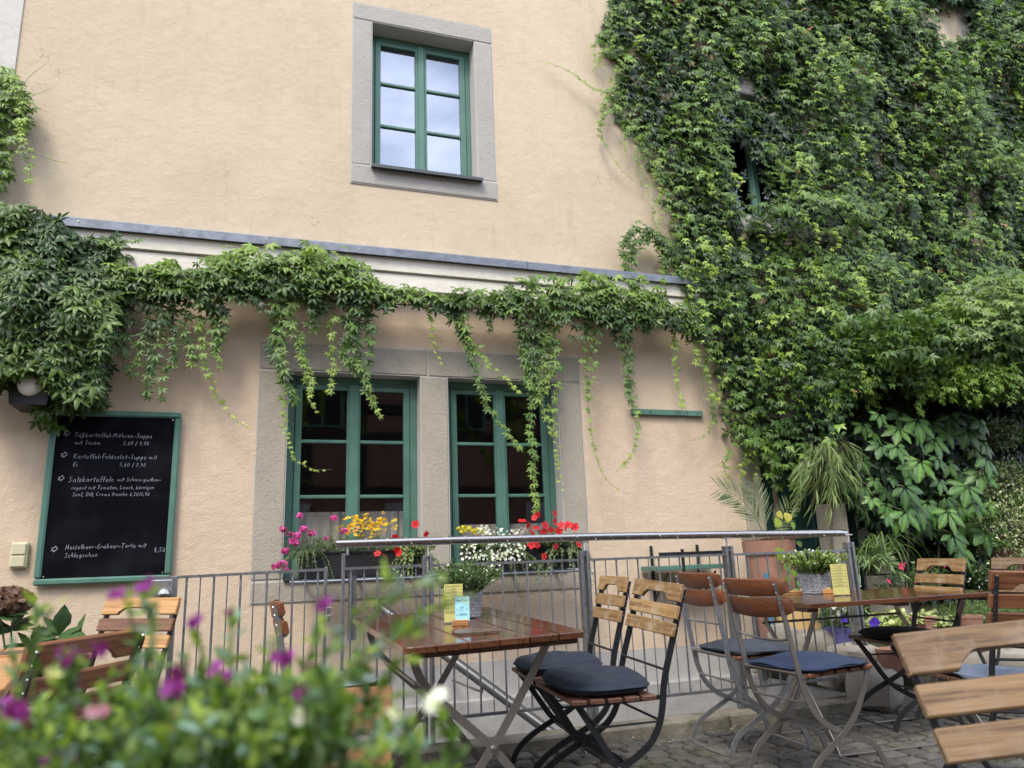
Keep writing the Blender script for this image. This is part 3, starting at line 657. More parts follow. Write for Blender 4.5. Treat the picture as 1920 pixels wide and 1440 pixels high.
# ------------------------------------------------------------------ wall fixtures
# menu blackboard
bx0, bx1, bz0, bz1 = -1.25, -.477, .935, 2.037
bb = thing('menu_blackboard', 'green framed blackboard with chalk menu hanging on the wall left of the windows', 'blackboard', (bx0, YW - .03, bz0))
W_, H_ = bx1 - bx0, bz1 - bz0
m = MB(); m.box(.02, W_ - .02, 0, .02, .02, H_ - .02); obj('slate', m, 'board', bb)
fw = .04
for (a, b, c, d, nm) in ((0, W_, 0, fw, 'frame_rail'), (0, W_, H_ - fw, H_, 'frame_rail'), (0, fw, fw + .002, H_ - fw - .002, 'frame_rail'), (W_ - fw, W_, fw + .002, H_ - fw - .002, 'frame_rail')):
    m = MB(); m.box(a, b, -.018, .022, c, d, .010); obj(nm, m, 'green', bb)
for (a, c) in ((.052, .052), (W_ - .052, .052), (.052, H_ - .052), (W_ - .052, H_ - .052)):
    m = MB(); m.lathe([(.0001, .004), (.005, .003), (.006, 0)], 8, (0, 0, 0)); q = m.v[-24:]; m.v[-24:] = [(a + x, -.001 - z, c + y) for x, y, z in q]; obj('screw', m, 'rivet', bb)
GL = {  # single-stroke chalk alphabet: width, strokes
 'a': (.5, [[(.42, .45), (.2, .52), (.05, .3), (.08, .05), (.25, 0), (.4, .2), (.42, .5), (.42, .08), (.5, 0)]]), 'b': (.5, [[(.08, .95), (.06, .0), (.3, 0), (.42, .25), (.3, .5), (.08, .38)]]),
 'c': (.42, [[(.38, .45), (.2, .52), (.05, .28), (.12, .03), (.4, .06)]]), 'd': (.5, [[(.4, .42), (.15, .5), (.04, .22), (.15, 0), (.38, .15), (.46, 1.), (.4, .1), (.5, 0)]]),
 'e': (.42, [[(.05, .25), (.36, .32), (.3, .52), (.1, .45), (.05, .15), (.2, 0), (.42, .08)]]), 'f': (.34, [[(.36, .95), (.2, .98), (.14, .6), (.12, 0)], [(0, .52), (.32, .55)]]),
 'g': (.48, [[(.4, .45), (.2, .52), (.06, .3), (.16, .05), (.38, .2), (.42, .5), (.36, -.25), (.1, -.3)]]), 'h': (.46, [[(.08, .98), (.06, 0), (.12, .35), (.3, .5), (.38, .35), (.4, 0)]]),
 'i': (.2, [[(.08, .5), (.08, .06), (.16, 0)], [(.08, .72), (.1, .76)]]), 'k': (.44, [[(.08, .95), (.06, 0)], [(.38, .5), (.08, .22), (.4, 0)]]), 'l': (.2, [[(.1, .95), (.07, .1), (.18, 0)]]),
 'm': (.66, [[(.05, .5), (.06, 0), (.1, .4), (.24, .5), (.32, .35), (.32, 0), (.36, .38), (.5, .5), (.58, .3), (.6, 0)]]), 'n': (.46, [[(.05, .5), (.06, 0), (.12, .4), (.28, .5), (.38, .35), (.4, 0)]]),
 'o': (.46, [[(.22, .52), (.05, .3), (.12, .02), (.32, .03), (.41, .28), (.3, .5), (.2, .52)]]), 'p': (.46, [[(.08, .5), (.04, -.32)], [(.07, .4), (.28, .52), (.42, .3), (.3, .05), (.08, .12)]]),
 'r': (.36, [[(.06, .5), (.07, 0), (.1, .32), (.22, .5), (.36, .46)]]), 's': (.36, [[(.34, .47), (.14, .5), (.1, .32), (.3, .2), (.26, .02), (.03, .04)]]), 't': (.34, [[(.16, .85), (.14, .1), (.28, 0)], [(0, .55), (.34, .57)]]),
 'u': (.48, [[(.05, .5), (.07, .1), (.2, 0), (.38, .15), (.42, .5), (.42, .08), (.5, 0)]]), 'v': (.42, [[(.03, .5), (.18, 0), (.38, .5)]]), 'w': (.6, [[(.03, .5), (.14, 0), (.3, .4), (.42, 0), (.58, .5)]]), 'z': (.42, [[(.04, .5), (.38, .5), (.04, 0), (.42, .03)]]),
 'B': (.5, [[(.08, 1), (.07, 0), (.35, .05), (.42, .3), (.1, .52), (.38, .65), (.34, .95), (.05, 1)]]), 'C': (.55, [[(.5, .85), (.3, 1), (.06, .6), (.15, .1), (.5, .08)]]), 'D': (.6, [[(.1, .98), (.08, 0), (.35, .05), (.55, .5), (.35, .95), (.02, 1)]]),
 'E': (.48, [[(.45, .98), (.1, .95), (.08, .02), (.45, .04)], [(.09, .5), (.38, .52)]]), 'F': (.48, [[(.48, .98), (.02, .95)], [(.12, .95), (.1, 0)], [(.02, .48), (.4, .5)]]), 'H': (.6, [[(.08, 1), (.06, 0)], [(.52, 1), (.5, 0)], [(.07, .5), (.52, .52)]]),
 'K': (.55, [[(.1, 1), (.08, 0)], [(.5, .95), (.1, .4), (.52, 0)]]), 'L': (.48, [[(.1, 1), (.08, .02), (.46, .04)]]), 'M': (.7, [[(.05, 0), (.12, 1), (.34, .3), (.56, 1), (.64, 0)]]), 'S': (.5, [[(.46, .9), (.22, 1), (.08, .75), (.42, .4), (.35, .02), (.03, .08)]]),
 'T': (.55, [[(.0, .95), (.55, 1)], [(.28, .98), (.24, 0)]]), 'R': (.52, [[(.08, 0), (.1, 1), (.4, .9), (.38, .6), (.1, .5), (.48, 0)]]), 'U': (.55, [[(.06, 1), (.08, .15), (.28, 0), (.46, .2), (.5, 1)]]), 'ß': (.5, [[(.06, -.2), (.1, .8), (.28, .98), (.36, .75), (.2, .55), (.42, .35), (.34, .03), (.16, .04)]]),
 '-': (.4, [[(.05, .3), (.36, .32)]]), ',': (.2, [[(.1, .08), (.04, -.14)]]), '.': (.2, [[(.08, .0), (.11, .03)]]), '/': (.3, [[(.24, .95), (.02, -.05)]]),
 '0': (.5, [[(.25, .85), (.06, .5), (.14, .03), (.36, .05), (.44, .5), (.3, .85), (.22, .83)]]), '1': (.3, [[(.05, .6), (.2, .9), (.18, 0)]]), '3': (.44, [[(.05, .82), (.36, .85), (.18, .48), (.38, .25), (.25, 0), (.03, .05)]]), '4': (.5, [[(.3, .9), (.04, .3), (.44, .32)], [(.34, .55), (.3, -.08)]]),
 '5': (.48, [[(.42, .88), (.12, .86), (.1, .5), (.36, .48), (.34, .08), (.04, .03)]]), '6': (.46, [[(.36, .88), (.08, .4), (.16, 0), (.38, .1), (.34, .4), (.1, .3)]]), '7': (.46, [[(.04, .85), (.42, .86), (.16, 0)], [(.1, .42), (.38, .45)]]), '8': (.46, [[(.24, .45), (.08, .7), (.26, .88), (.38, .7), (.08, .2), (.24, 0), (.4, .2), (.24, .45)]]), '9': (.46, [[(.38, .75), (.2, .88), (.06, .6), (.24, .45), (.38, .75), (.34, 0)]]),
}
def strokes(mb_, text, x, z, h, lw, y=-.003, slant=.12, jit=.02, kern=1.12, rot=0.):
    r = random.Random(len(text) + int(x * 1000)); cx = 0.
    for ch in text:
        acc = None
        if ch in 'üöä': acc = True; ch = {'ü': 'u', 'ö': 'o', 'ä': 'a'}[ch]
        if ch == 'î': ch = 'i'
        if ch == ' ': cx += .42 * h; continue
        w_, ss = GL.get(ch, (.4, []))
        if acc: ss = ss + [[(.14, .72), (.15, .78)], [(.34, .74), (.35, .8)]]
        dz = r.uniform(-.05, .05) * h
        for s_ in ss:
            q = smoothline([(a, 0, b) for a, b in s_], 1) if len(s_) > 2 else np.array([(a, 0, b) for a, b in s_])
            q = [(x + cx + (a + slant * b) * h + r.uniform(-jit, jit) * h * .4, 0, z + b * h + dz + (cx) * rot) for a, _, b in q]
            for i in range(len(q) - 1):
                a = np.array(q[i]); b = np.array(q[i + 1]); t = b - a; ln = np.linalg.norm(t)
                if ln < 1e-6: continue
                t /= ln; nn = np.array([-t[2], 0, t[0]]) * lw * r.uniform(.35, .6); e = t * lw * .3
                mb_.add([a - nn - e + (0, y, 0), b - nn + e + (0, y, 0), b + nn + e + (0, y, 0), a + nn - e + (0, y, 0)], [(0, 1, 2, 3)])
        cx += (w_ * kern) * h
    return cx
def arrow(mb_, x, z, h, lw):
    P = [(0, .2), (.45, .35), (.4, .0), (1., .55), (.62, 1.05), (.55, .75), (.08, .7), (.25, .45), (0, .2)]
    for i in range(8):
        a = np.array([x + P[i][0] * h, 0, z + P[i][1] * h]); b = np.array([x + P[i + 1][0] * h, 0, z + P[i + 1][1] * h]); t = (b - a) / np.linalg.norm(b - a); nn = np.array([-t[2], 0, t[0]]) * lw * .5
        mb_.add([a - nn + (0, -.003, 0), b - nn + (0, -.003, 0), b + nn + (0, -.003, 0), a + nn + (0, -.003, 0)], [(0, 1, 2, 3)])
lines = [(.145, .925, 'Süßkartoffel-Möhren-Suppe', .036), (.15, .877, 'mit Sesam', .033), (.43, .877, '5,40 / 7,90', .032), (.15, .785, 'Kartoffel-Feldsalat-Suppe mit', .036), (.152, .735, 'Ei', .034), (.42, .735, '5,40 / 7,90', .032),
         (.135, .635, 'Salzkartoffeln', .041), (.415, .638, 'mit Schmorgurken-', .030), (.155, .588, 'ragout mit Tomaten, Lauch, körnigen', .0285), (.165, .545, 'Senf, Dill, Creme fraiche 6,30/8,90', .029),
         (.155, .215, 'Heidelbeer-Erdbeer-Torte mit', .034), (.155, .165, 'Schlagsahne', .033), (.66, .185, '4,50', .036)]
m = MB()
for (x, z, t, h) in lines: strokes(m, t, x, z + .0, h * .84, .0022, jit=.09, slant=.16, kern=1.40)
for (x, z) in ((.082, .93), (.078, .79), (.075, .64), (.078, .20)): arrow(m, x, z, .036, .0026)
obj('chalk_writing', m, 'chalk', bb)
# light switch
sw = thing('outdoor_light_switch', 'ivory double rocker switch box on the wall at the left edge', 'light switch', (-1.392, YW - .03, 1.045))
m = MB(); m.box(0, .095, 0, .03, 0, .155, .006); obj('back_box', m, 'ivory', sw)
for z in (.008, .081):
    m = MB(); m.box(.010, .085, -.012, .004, z, z + .066, .004); obj('rocker', m, 'ivory', sw)
# wall lamp
lp = thing('wall_lamp', 'black wall lamp with a round frosted lens half buried in creeper leaves', 'lamp', (-1.33, 5.30, 2.02))
m = MB(); m.prism([(-.125, .19), (.125, .19), (.10, 0), (-.10, 0)], -.06, .2, 'y'); obj('housing', m, 'black', lp)
m = MB(); m.lathe([(.0001, .045), (.03, .042), (.055, .028), (.068, 0)], 20); m.v = [(a, -.061 - c, .12 + b) for a, b, c in m.v]; obj('lens', m, 'led', lp, True)
# batten and wall shelf
m = MB(); m.box(2.933, 3.605, YW - .035, YW - .001, 2.125, 2.172, .003); bt = obj('wall_batten', m, 'green'); tag(bt, 'short green wooden batten screwed to the bare wall right of the windows', 'batten')
m = MB()
for x in (3.0, 3.1, 3.45, 3.55): m.box(x - .006, x + .006, YW - .038, YW - .035, 2.142, 2.154)
obj('screw', m, 'sill', bt)
sh = thing('folding_wall_shelf', 'small green wall shelf with black steel brackets behind the railing', 'shelf', (2.91, 5.22, .87))
m = MB(); m.box(0, .62, -.02, .26, 0, .035, .004); obj('board', m, 'green', sh)
for x in (.10, .52):
    m = MB(); m.tube([(x, .25, -.25), (x, .25, .19)], 0, sx=(.022, .012), up=(0, 1, 0)); m.tube([(x, .24, -.22), (x, .02, -.02)], .008, 6); obj('bracket', m, 'black', sh)
for x in (.22, .60):
    m = MB(); m.tube([(x, -.015, -.02), (x, -.015, .155)], 0, sx=(.022, .012), up=(0, 1, 0)); obj('stay', m, 'black', sh)
m = MB(); m.box(.04, .66, .01, .035, .11, .135, .002); obj('rail', m, 'black', sh)

# ------------------------------------------------------------------ railings
YR = 4.2; ZB = .05
def bars(mb_list, x0, x1, z0, z1, par, n, first_thick=0, axis='x', fixed=0.):
    for i in range(n):
        t = (i + .5) / n; x = x0 + (x1 - x0) * t; th = .0058 if (i + first_thick) % 2 == 0 else .0032
        m = MB(); p = (lambda z: (x, fixed, z)) if axis == 'x' else (lambda z: (fixed, x, z)); m.tube([p(z0), p(z1)], th, 8); obj('vertical_bar', m, 'galv', par)
rl = thing('terrace_railing', 'galvanised steel railing with stainless handrail running along the terrace kerb', 'railing', (0, YR, 0))
posts = [(.925, .02), (1.862, .026), (2.852, .026), (3.80, .03)]
for (x, hw) in posts:
    m = MB()
    for s_ in (-1, 1): m.box(x + s_ * .019 - .009, x + s_ * .019 + .009, -.025, .025, ZB, 1.02, .002)
    m.box(x - .027, x + .027, -.02, .02, .99, 1.0); p = obj('post', m, 'galv', rl)
    m = MB(); m.tube([(x, 0, 1.0), (x, 0, 1.075)], .0075, 8); m.box(x - .03, x + .03, -.018, .018, 1.066, 1.072); obj('handrail_pin', m, 'rivet', rl)
    m = MB(); m.box(x - .055, x + .055, -.05, .05, ZB - .005, ZB + .004, .002); obj('foot_plate', m, 'galv', rl)
secs = [(.475, .895, 6), (.955, 1.832, 12), (1.892, 2.822, 13), (2.882, 3.77, 12)]
for i, (a, b, n) in enumerate(secs):
    m = MB(); m.tube([(a, 0, .966), (b, 0, .968)], 0, sx=(.030, .014), up=(0, 0, 1)); obj('top_rail', m, 'galv', rl)
    m = MB(); m.tube([(a, 0, .178), (b, 0, .178)], 0, sx=(.026, .014), up=(0, 0, 1)); obj('bottom_rail', m, 'galv', rl)
    bars(None, a, b, .178, .966, rl, n, i % 2)
m = MB(); m.box(.462, .478, -.012, .012, .02, 1.045, .002); m.box(.462, .50, -.008, .008, 1.035, 1.045); obj('end_bar', m, 'galv', rl)
m = MB(); m.tube([(.49, 0, 1.04), (.49, 0, 1.08)], .006, 8); obj('handrail_pin', m, 'rivet', rl)
m = MB(); m.box(.50, .545, .02, .032, .60, .95, .002); obj('lock_plate', m, 'galv', rl)
hz = lambda x: 1.097 - .004 * max(0, x - 1.5) * 2
m = MB(); m.tube([(.43, 0, 1.096), (1.0, 0, 1.099), (2.0, 0, 1.098), (3.0, 0, 1.09), (3.74, 0, 1.083), (3.79, .01, 1.082), (3.81, .05, 1.082)], .0225, 20); m.mi = m.mi; obj('handrail', m, 'inox', rl, 'auto')
# fairy light wire wound round the handrail
P = []
for i in range(1200):
    x = .55 + 3.2 * i / 1199; a = i / 1199 * 2 * math.pi * 29; P.append((x, .0245 * math.cos(a), hz(x) + .0245 * math.sin(a) + .001))
m = MB(); m.tube(P, .0006, 4); tag(obj('fairy_light_wire', m, 'wire', None, mw=Matrix.Translation((0, YR, 0))), 'thin fairy light wire wound in a spiral around the stainless handrail', 'fairy lights')
wire = bpy.data.objects['fairy_light_wire']
m = MB(); 
for i in range(14, 1190, 23): m.box(P[i][0] - .002, P[i][0] + .002, P[i][1] - .002, P[i][1] + .002, P[i][2] - .002, P[i][2] + .002)
tag(obj('led_bulbs', m, 'led', wire), kind='stuff')
# return of the railing to the wall
rr = thing('side_railing', 'short return railing from the terrace corner back to the house wall', 'railing', (3.80, YR, 0))
m = MB()
for s_ in (-1, 1): m.box(-.025, .025, 1.10 + s_ * .019 - .009, 1.10 + s_ * .019 + .009, .02, 1.02, .002)
obj('post', m, 'galv', rr)
m = MB(); m.tube([(0, 1.1, 1.0), (0, 1.1, 1.07)], .0075, 8); m.box(-.02, .02, 1.07, 1.13, 1.064, 1.07); obj('handrail_pin', m, 'rivet', rr)
m = MB(); m.tube([(.01, .06, 1.082), (0, .12, 1.085), (0, 1.16, 1.09)], .0225, 16); obj('handrail', m, 'inox', rr, 'auto')
m = MB(); m.tube([(0, .03, .967), (0, 1.08, .967)], 0, sx=(.030, .014), up=(0, 0, 1)); obj('top_rail', m, 'galv', rr)
m = MB(); m.tube([(0, .03, .178), (0, 1.08, .178)], 0, sx=(.026, .014), up=(0, 0, 1)); obj('bottom_rail', m, 'galv', rr)
bars(None, .04, 1.07, .178, .967, rr, 13, 0, 'y', 0)
# gate
gt = thing('railing_gate', 'galvanised barred gate with a round knob on its lock plate, left of the handrail end', 'gate', (0, YR, 0))
m = MB(); m.tube([(-.455, 0, .952), (.383, 0, .966)], 0, sx=(.026, .014), up=(0, 0, 1)); m.tube([(-.45, 0, .178), (.383, 0, .178)], 0, sx=(.026, .014), up=(0, 0, 1)); m.box(.372, .388, -.012, .012, .16, .978, .002); m.box(-.46, -.44, -.012, .012, .16, .965, .002); obj('gate_frame', m, 'galv', gt)
bars(None, -.325, .372, .178, .955, gt, 11, 0)
m = MB(); m.box(-.455, -.345, -.018, .0, .835, .945, .004); lk = obj('lock_plate', m, 'galv_l', gt)
m = MB(); m.lathe([(.012, 0), (.012, .02), (.024, .028), (.029, .04), (.024, .053), (.0001, .06)], 20); m.v = [(-.388 + a, -.018 - c, .878 + b) for a, b, c in m.v]; obj('knob', m, 'inox', lk, True)
m = MB(); m.box(-.36, -.335, -.03, .02, .0, .96, .002); obj('gate_post', m, 'galv', gt)
m = MB(); m.box(.385, .412, -.016, .016, .745, .775, .003); m.box(.385, .412, -.016, .016, .71, .735, .003); m.tube([(.40, 0, .70), (.40, 0, .78)], .006, 8); obj('latch', m, 'rivet', gt)
# stair handrail going down
m = MB(); a = at(706, 1133, 5.25); b = at(1042, 1380, 4.42); m.tube([a, b, b + (b - a) * .5], .031, 18); m.cur = 0
sr_ = obj('stair_handrail', m, 'greypaint', None, 'auto'); tag(sr_, 'thick steel tube handrail slanting down the cellar stairs behind the railing', 'handrail')
for t in (.12, .62):
    q = a + (b - a) * t; m = MB(); m.tube([q, q + np.array([0, 0, -.06]), np.array([q[0], 5.47, q[2] - .08])], .008, 8); obj('bracket', m, 'galv', sr_)

# ------------------------------------------------------------------ folding chairs
CW, CZT, CSH, CSF, CSR = .41, .88, .45, .20, -.17
CT, CG, CS_ = .074, .017, .055
MC = {}
def cached(key, f):
    if key not in MC: MC[key] = f()
    return MC[key]
def bkpt(d, rec, zt=CZT, yb=-.20): return np.array([yb - (zt - .45) * math.tan(rec) + d * math.sin(rec), zt - d * math.cos(rec)])
def slat_top(wd):       # top slat with a hand hole cut from below, local: x across, z down from 0
    w2 = CW / 2; h = CT
    pl = [(-w2, 0), (w2, 0), (w2, -h), (.115, -h), (.108, -h * .86), (.082, -h * .62), (.07, -h * .58), (-.07, -h * .58), (-.082, -h * .62), (-.108, -h * .86), (-.115, -h), (-w2, -h)]
    m = MB()
    # two chamfered layers so the edges catch light
    n = len(pl); V = []
    cx = 0; cz = -h / 2
    ins = [(x - math.copysign(.003, x) if abs(abs(x) - w2) < 1e-6 else x, (z - .003 if z > -1e-6 else (z + .003 if z < -h + 1e-6 else z + .002))) for x, z in pl]
    for (P_l, y) in ((ins, -.009), (pl, -.006), (pl, .006), (ins, .009)):
        V += [(x, y, z) for x, z in P_l]
    F = []
    for a in range(3): F += [[a * n + i, a * n + (i + 1) % n, (a + 1) * n + (i + 1) % n, (a + 1) * n + i] for i in range(n)]
    tri = [(0, 1, 4, 3 + 0), ]
    # cap faces as strips (left block, bridge, right block)
    def cap(o, rev):
        qs = [[0, 11, 10, 9, 8, 7], [0, 7, 6, 1], [1, 6, 5, 4, 3, 2]]
        return [[o + i for i in (q[::-1] if rev else q)] for q in qs]
    F += cap(0, False) + cap(3 * n, True)
    m.add(V, F); return m
def framepath(front=True):
    return None
def chair_a(name, u, label, wood, group, rec=.28, seat='wood_seat', cush=None, tiltfix=None, bars='black', woods=None):
    x, y, z, yaw, tx, ty = u
    t = thing(name, label, 'chair', (x, y, z), yaw, group, (tx, ty))
    ba = math.atan(math.tan(rec)); rotx = Matrix.Rotation(rec, 4, 'X')
    # slats sit in front of the back bars
    def place(d, yo=.012):
        q = bkpt(d, rec); return Matrix.Translation((0, q[0] + yo, q[1])) @ rotx
    woods = woods or (wood, wood, wood)
    link('back_slat', cached(('ts', woods[0]), lambda: slat_top(0).mesh('back_slat', woods[0])), t, place(0))
    for i in (0, 1):
        def f(i=i):
            m = MB(); m.box(-CW / 2, CW / 2, -.009, .009, -CS_, 0, .003); return m.mesh('back_slat', woods[i + 1])
        link('back_slat', cached(('bs', woods[i + 1]), f), t, place(CT + CG + i * (CG + CS_)))
    def ss():
        m = MB(); m.box(-CW / 2, CW / 2, -.031, .031, -.018, 0, .003); return m.mesh('seat_slat', seat)
    for i in range(5):
        link('seat_slat', cached(('ss', seat), ss), t, Matrix.Translation((0, CSF - .031 - i * .0765, CSH)))
    top = bkpt(.02, rec); bot = bkpt(CT + 2 * CG + 2 * CS_ + .02, rec)
    A = [(top[0], top[1]), (bot[0], bot[1]), (-.212, .50), (-.206, .42), (-.190, .34), (-.155, .275), (-.09, .225), (0., .185), (.10, .135), (.165, .09), (.205, .04), (.215, .0)]
    B = [(.165, .425), (.10, .335), (.0, .185), (-.10, .125), (-.19, .085), (-.235, .045), (-.25, 0.)]
    def side(P, sx, w_, th):
        m = MB(); L_ = smoothline([(sx, a, b) for a, b in P], 2); m.tube(L_, 0, sx=(w_, th), up=(1, 0, 0)); return m
    for sgn in (-1, 1):
        link('back_leg', cached(('A', sgn, rec, bars), lambda: side(A, sgn * .188, .027, .007).mesh('back_leg', bars)), t)
        link('front_leg', cached(('B', sgn, rec, bars), lambda: side(B, sgn * .172, .027, .007).mesh('front_leg', bars)), t)
        def rl_():
            m = MB(); m.tube([(sgn * .180, -.20, .437), (sgn * .180, .18, .426)], 0, sx=(.018, .006), up=(1, 0, 0)); m.tube([(sgn * .180, -.20, .43), (sgn * .180, -.196, .345), (sgn * .180, .08, .34), (sgn * .180, .165, .42)], .0045, 6)
            return m.mesh('seat_rail', bars)
        link('seat_rail', cached(('rl', sgn, bars), rl_), t)
    def rods():
        m = MB(); m.tube([(-.188, -.213, .545), (.188, -.213, .545)], .0055, 8); m.tube([(-.172, 0, .185), (.172, 0, .185)], .0055, 8)
        m.tube([(-.186, .208, .012), (.186, .208, .012)], .006, 8); m.tube([(-.172, -.247, .012), (.172, -.247, .012)], .006, 8); return m.mesh('cross_rod', bars, 'auto')
    def rod(P, r=.0055):
        m = MB(); m.tube(P, r, 8); return m.mesh('cross_rod', bars, 'auto')
    for k, P in enumerate((((-.188, -.213, .545), (.188, -.213, .545)), ((-.172, 0, .185), (.172, 0, .185)), ((-.188, .214, .008), (.188, .214, .008)), ((-.172, -.249, .008), (.172, -.249, .008)), ((-.18, -.19, .35), (.18, -.19, .35)))):
        link('cross_rod', cached(('rod', k, bars), lambda: rod(P)), t)
    def rv():
        m = MB()
        for sgn in (-1, 1):
            for i in range(6):
                q = bkpt(.02 + i * .033, rec); c = MB(); c.lathe([(.0001, .004), (.004, .003), (.005, 0)], 6)
                m.add([(sgn * .188 + a, q[0] - .007 - c_, q[1] + b) for a, b, c_ in c.v], c.f)
            c = MB(); c.lathe([(.0001, .006), (.006, .004), (.008, 0)], 8); m.add([(sgn * (.193 + c_), a, .185 + b) for a, b, c_ in c.v], c.f)
        return m.mesh('rivets', 'rivet')
    o = link('rivets', cached(('rv', rec), rv), t); o['kind'] = 'stuff'
    return t
def cushion(name, u, label, mt, sx=.2, sy=.19, h=.05, power=3.2, tufts=True, dz=0., seed=0, off=(0, 0), yaw=0., flat=False):
    x, y, z, yw, tx, ty = u; r = random.Random(seed)
    n = 40; V = []; F = []
    tf = [(0, 0), (.5, .5), (-.5, .5), (.5, -.5), (-.5, -.5)] if tufts else []
    ph = [r.uniform(0, 6.28) for _ in range(8)]
    def outline(a):
        k = (abs(math.cos(a)) ** power + abs(math.sin(a)) ** power) ** (-1 / power); k *= 1 + .018 * math.sin(3 * a + ph[0]) + .012 * math.sin(7 * a + ph[1]); return k * math.cos(a), k * math.sin(a)
    rings = 16
    def H(px, py, rr):
        b = (1 - rr ** 3.2) ** .5 if rr < 1 else 0
        if tufts:
            d = 1.
            for (a, c) in tf: d -= .62 * math.exp(-(((px - a) ** 2 + (py - c) ** 2) / .030)) + .22 * math.exp(-(((px - a) ** 2 + (py - c) ** 2) / .09))
            for c in (-.5, .5, 0): d -= .15 * math.exp(-((px - c) ** 2) / .008) * (abs(py) < .8) + .15 * math.exp(-((py - c) ** 2) / .006)
            b *= d
        b += (.05 * math.sin(5 * px + ph[2]) * math.sin(6 * py + ph[3]) + .03 * math.sin(13 * px + 7 * py + ph[4])) * (1 - rr ** 4)
        return b
    for side in (1, -1):
        for i in range(1, rings + 1):
            rr = i / rings if side == 1 else (rings - i + 1) / rings
            rr = rr ** .8
            for k in range(n):
                a = 2 * math.pi * k / n; ox, oy = outline(a); px, py = ox * rr, oy * rr
                hh = H(px, py, rr) * h * (.62 if side == 1 else 0) + (h * .38 if side == 1 else h * .38 * (1 - (1 - rr ** 6) ** .5))
                if flat: hh += .006 * math.sin(4 * px + ph[5]) + .006 * math.cos(5 * py + ph[6])
                V.append((px * sx, py * sy, hh))
    tot = 2 * rings
    for i in range(tot - 1):
        for k in range(n): F.append([i * n + k, i * n + (k + 1) % n, (i + 1) * n + (k + 1) % n, (i + 1) * n + k])
    F.append(list(range(n))[::-1]); F.append([(tot - 1) * n + k for k in range(n)])
    m = MB(); m.add(V, F)
    o = link(name, m.mesh(name, mt, True)); up = Vector((-tx, -ty, 1)).normalized(); q = Vector((0, 0, 1)).rotation_difference(up)
    o.matrix_world = Matrix.Translation((x, y, z)) @ q.to_matrix().to_4x4() @ Matrix.Rotation(yw, 4, 'Z') @ Matrix.Translation((off[0], off[1] + .01, CSH + .001 + dz)) @ Matrix.Rotation(yaw, 4, 'Z')
    sm = MB(); P = []
    for k in range(n + 1):
        a = 2 * math.pi * k / n; ox, oy = outline(a); P.append((ox * sx * 1.008, oy * sy * 1.008, h * .38))
    sm.tube(P, .0022, 5, cap=False); obj('piping', sm, mt, o, True)
    return tag(o, label, 'cushion')
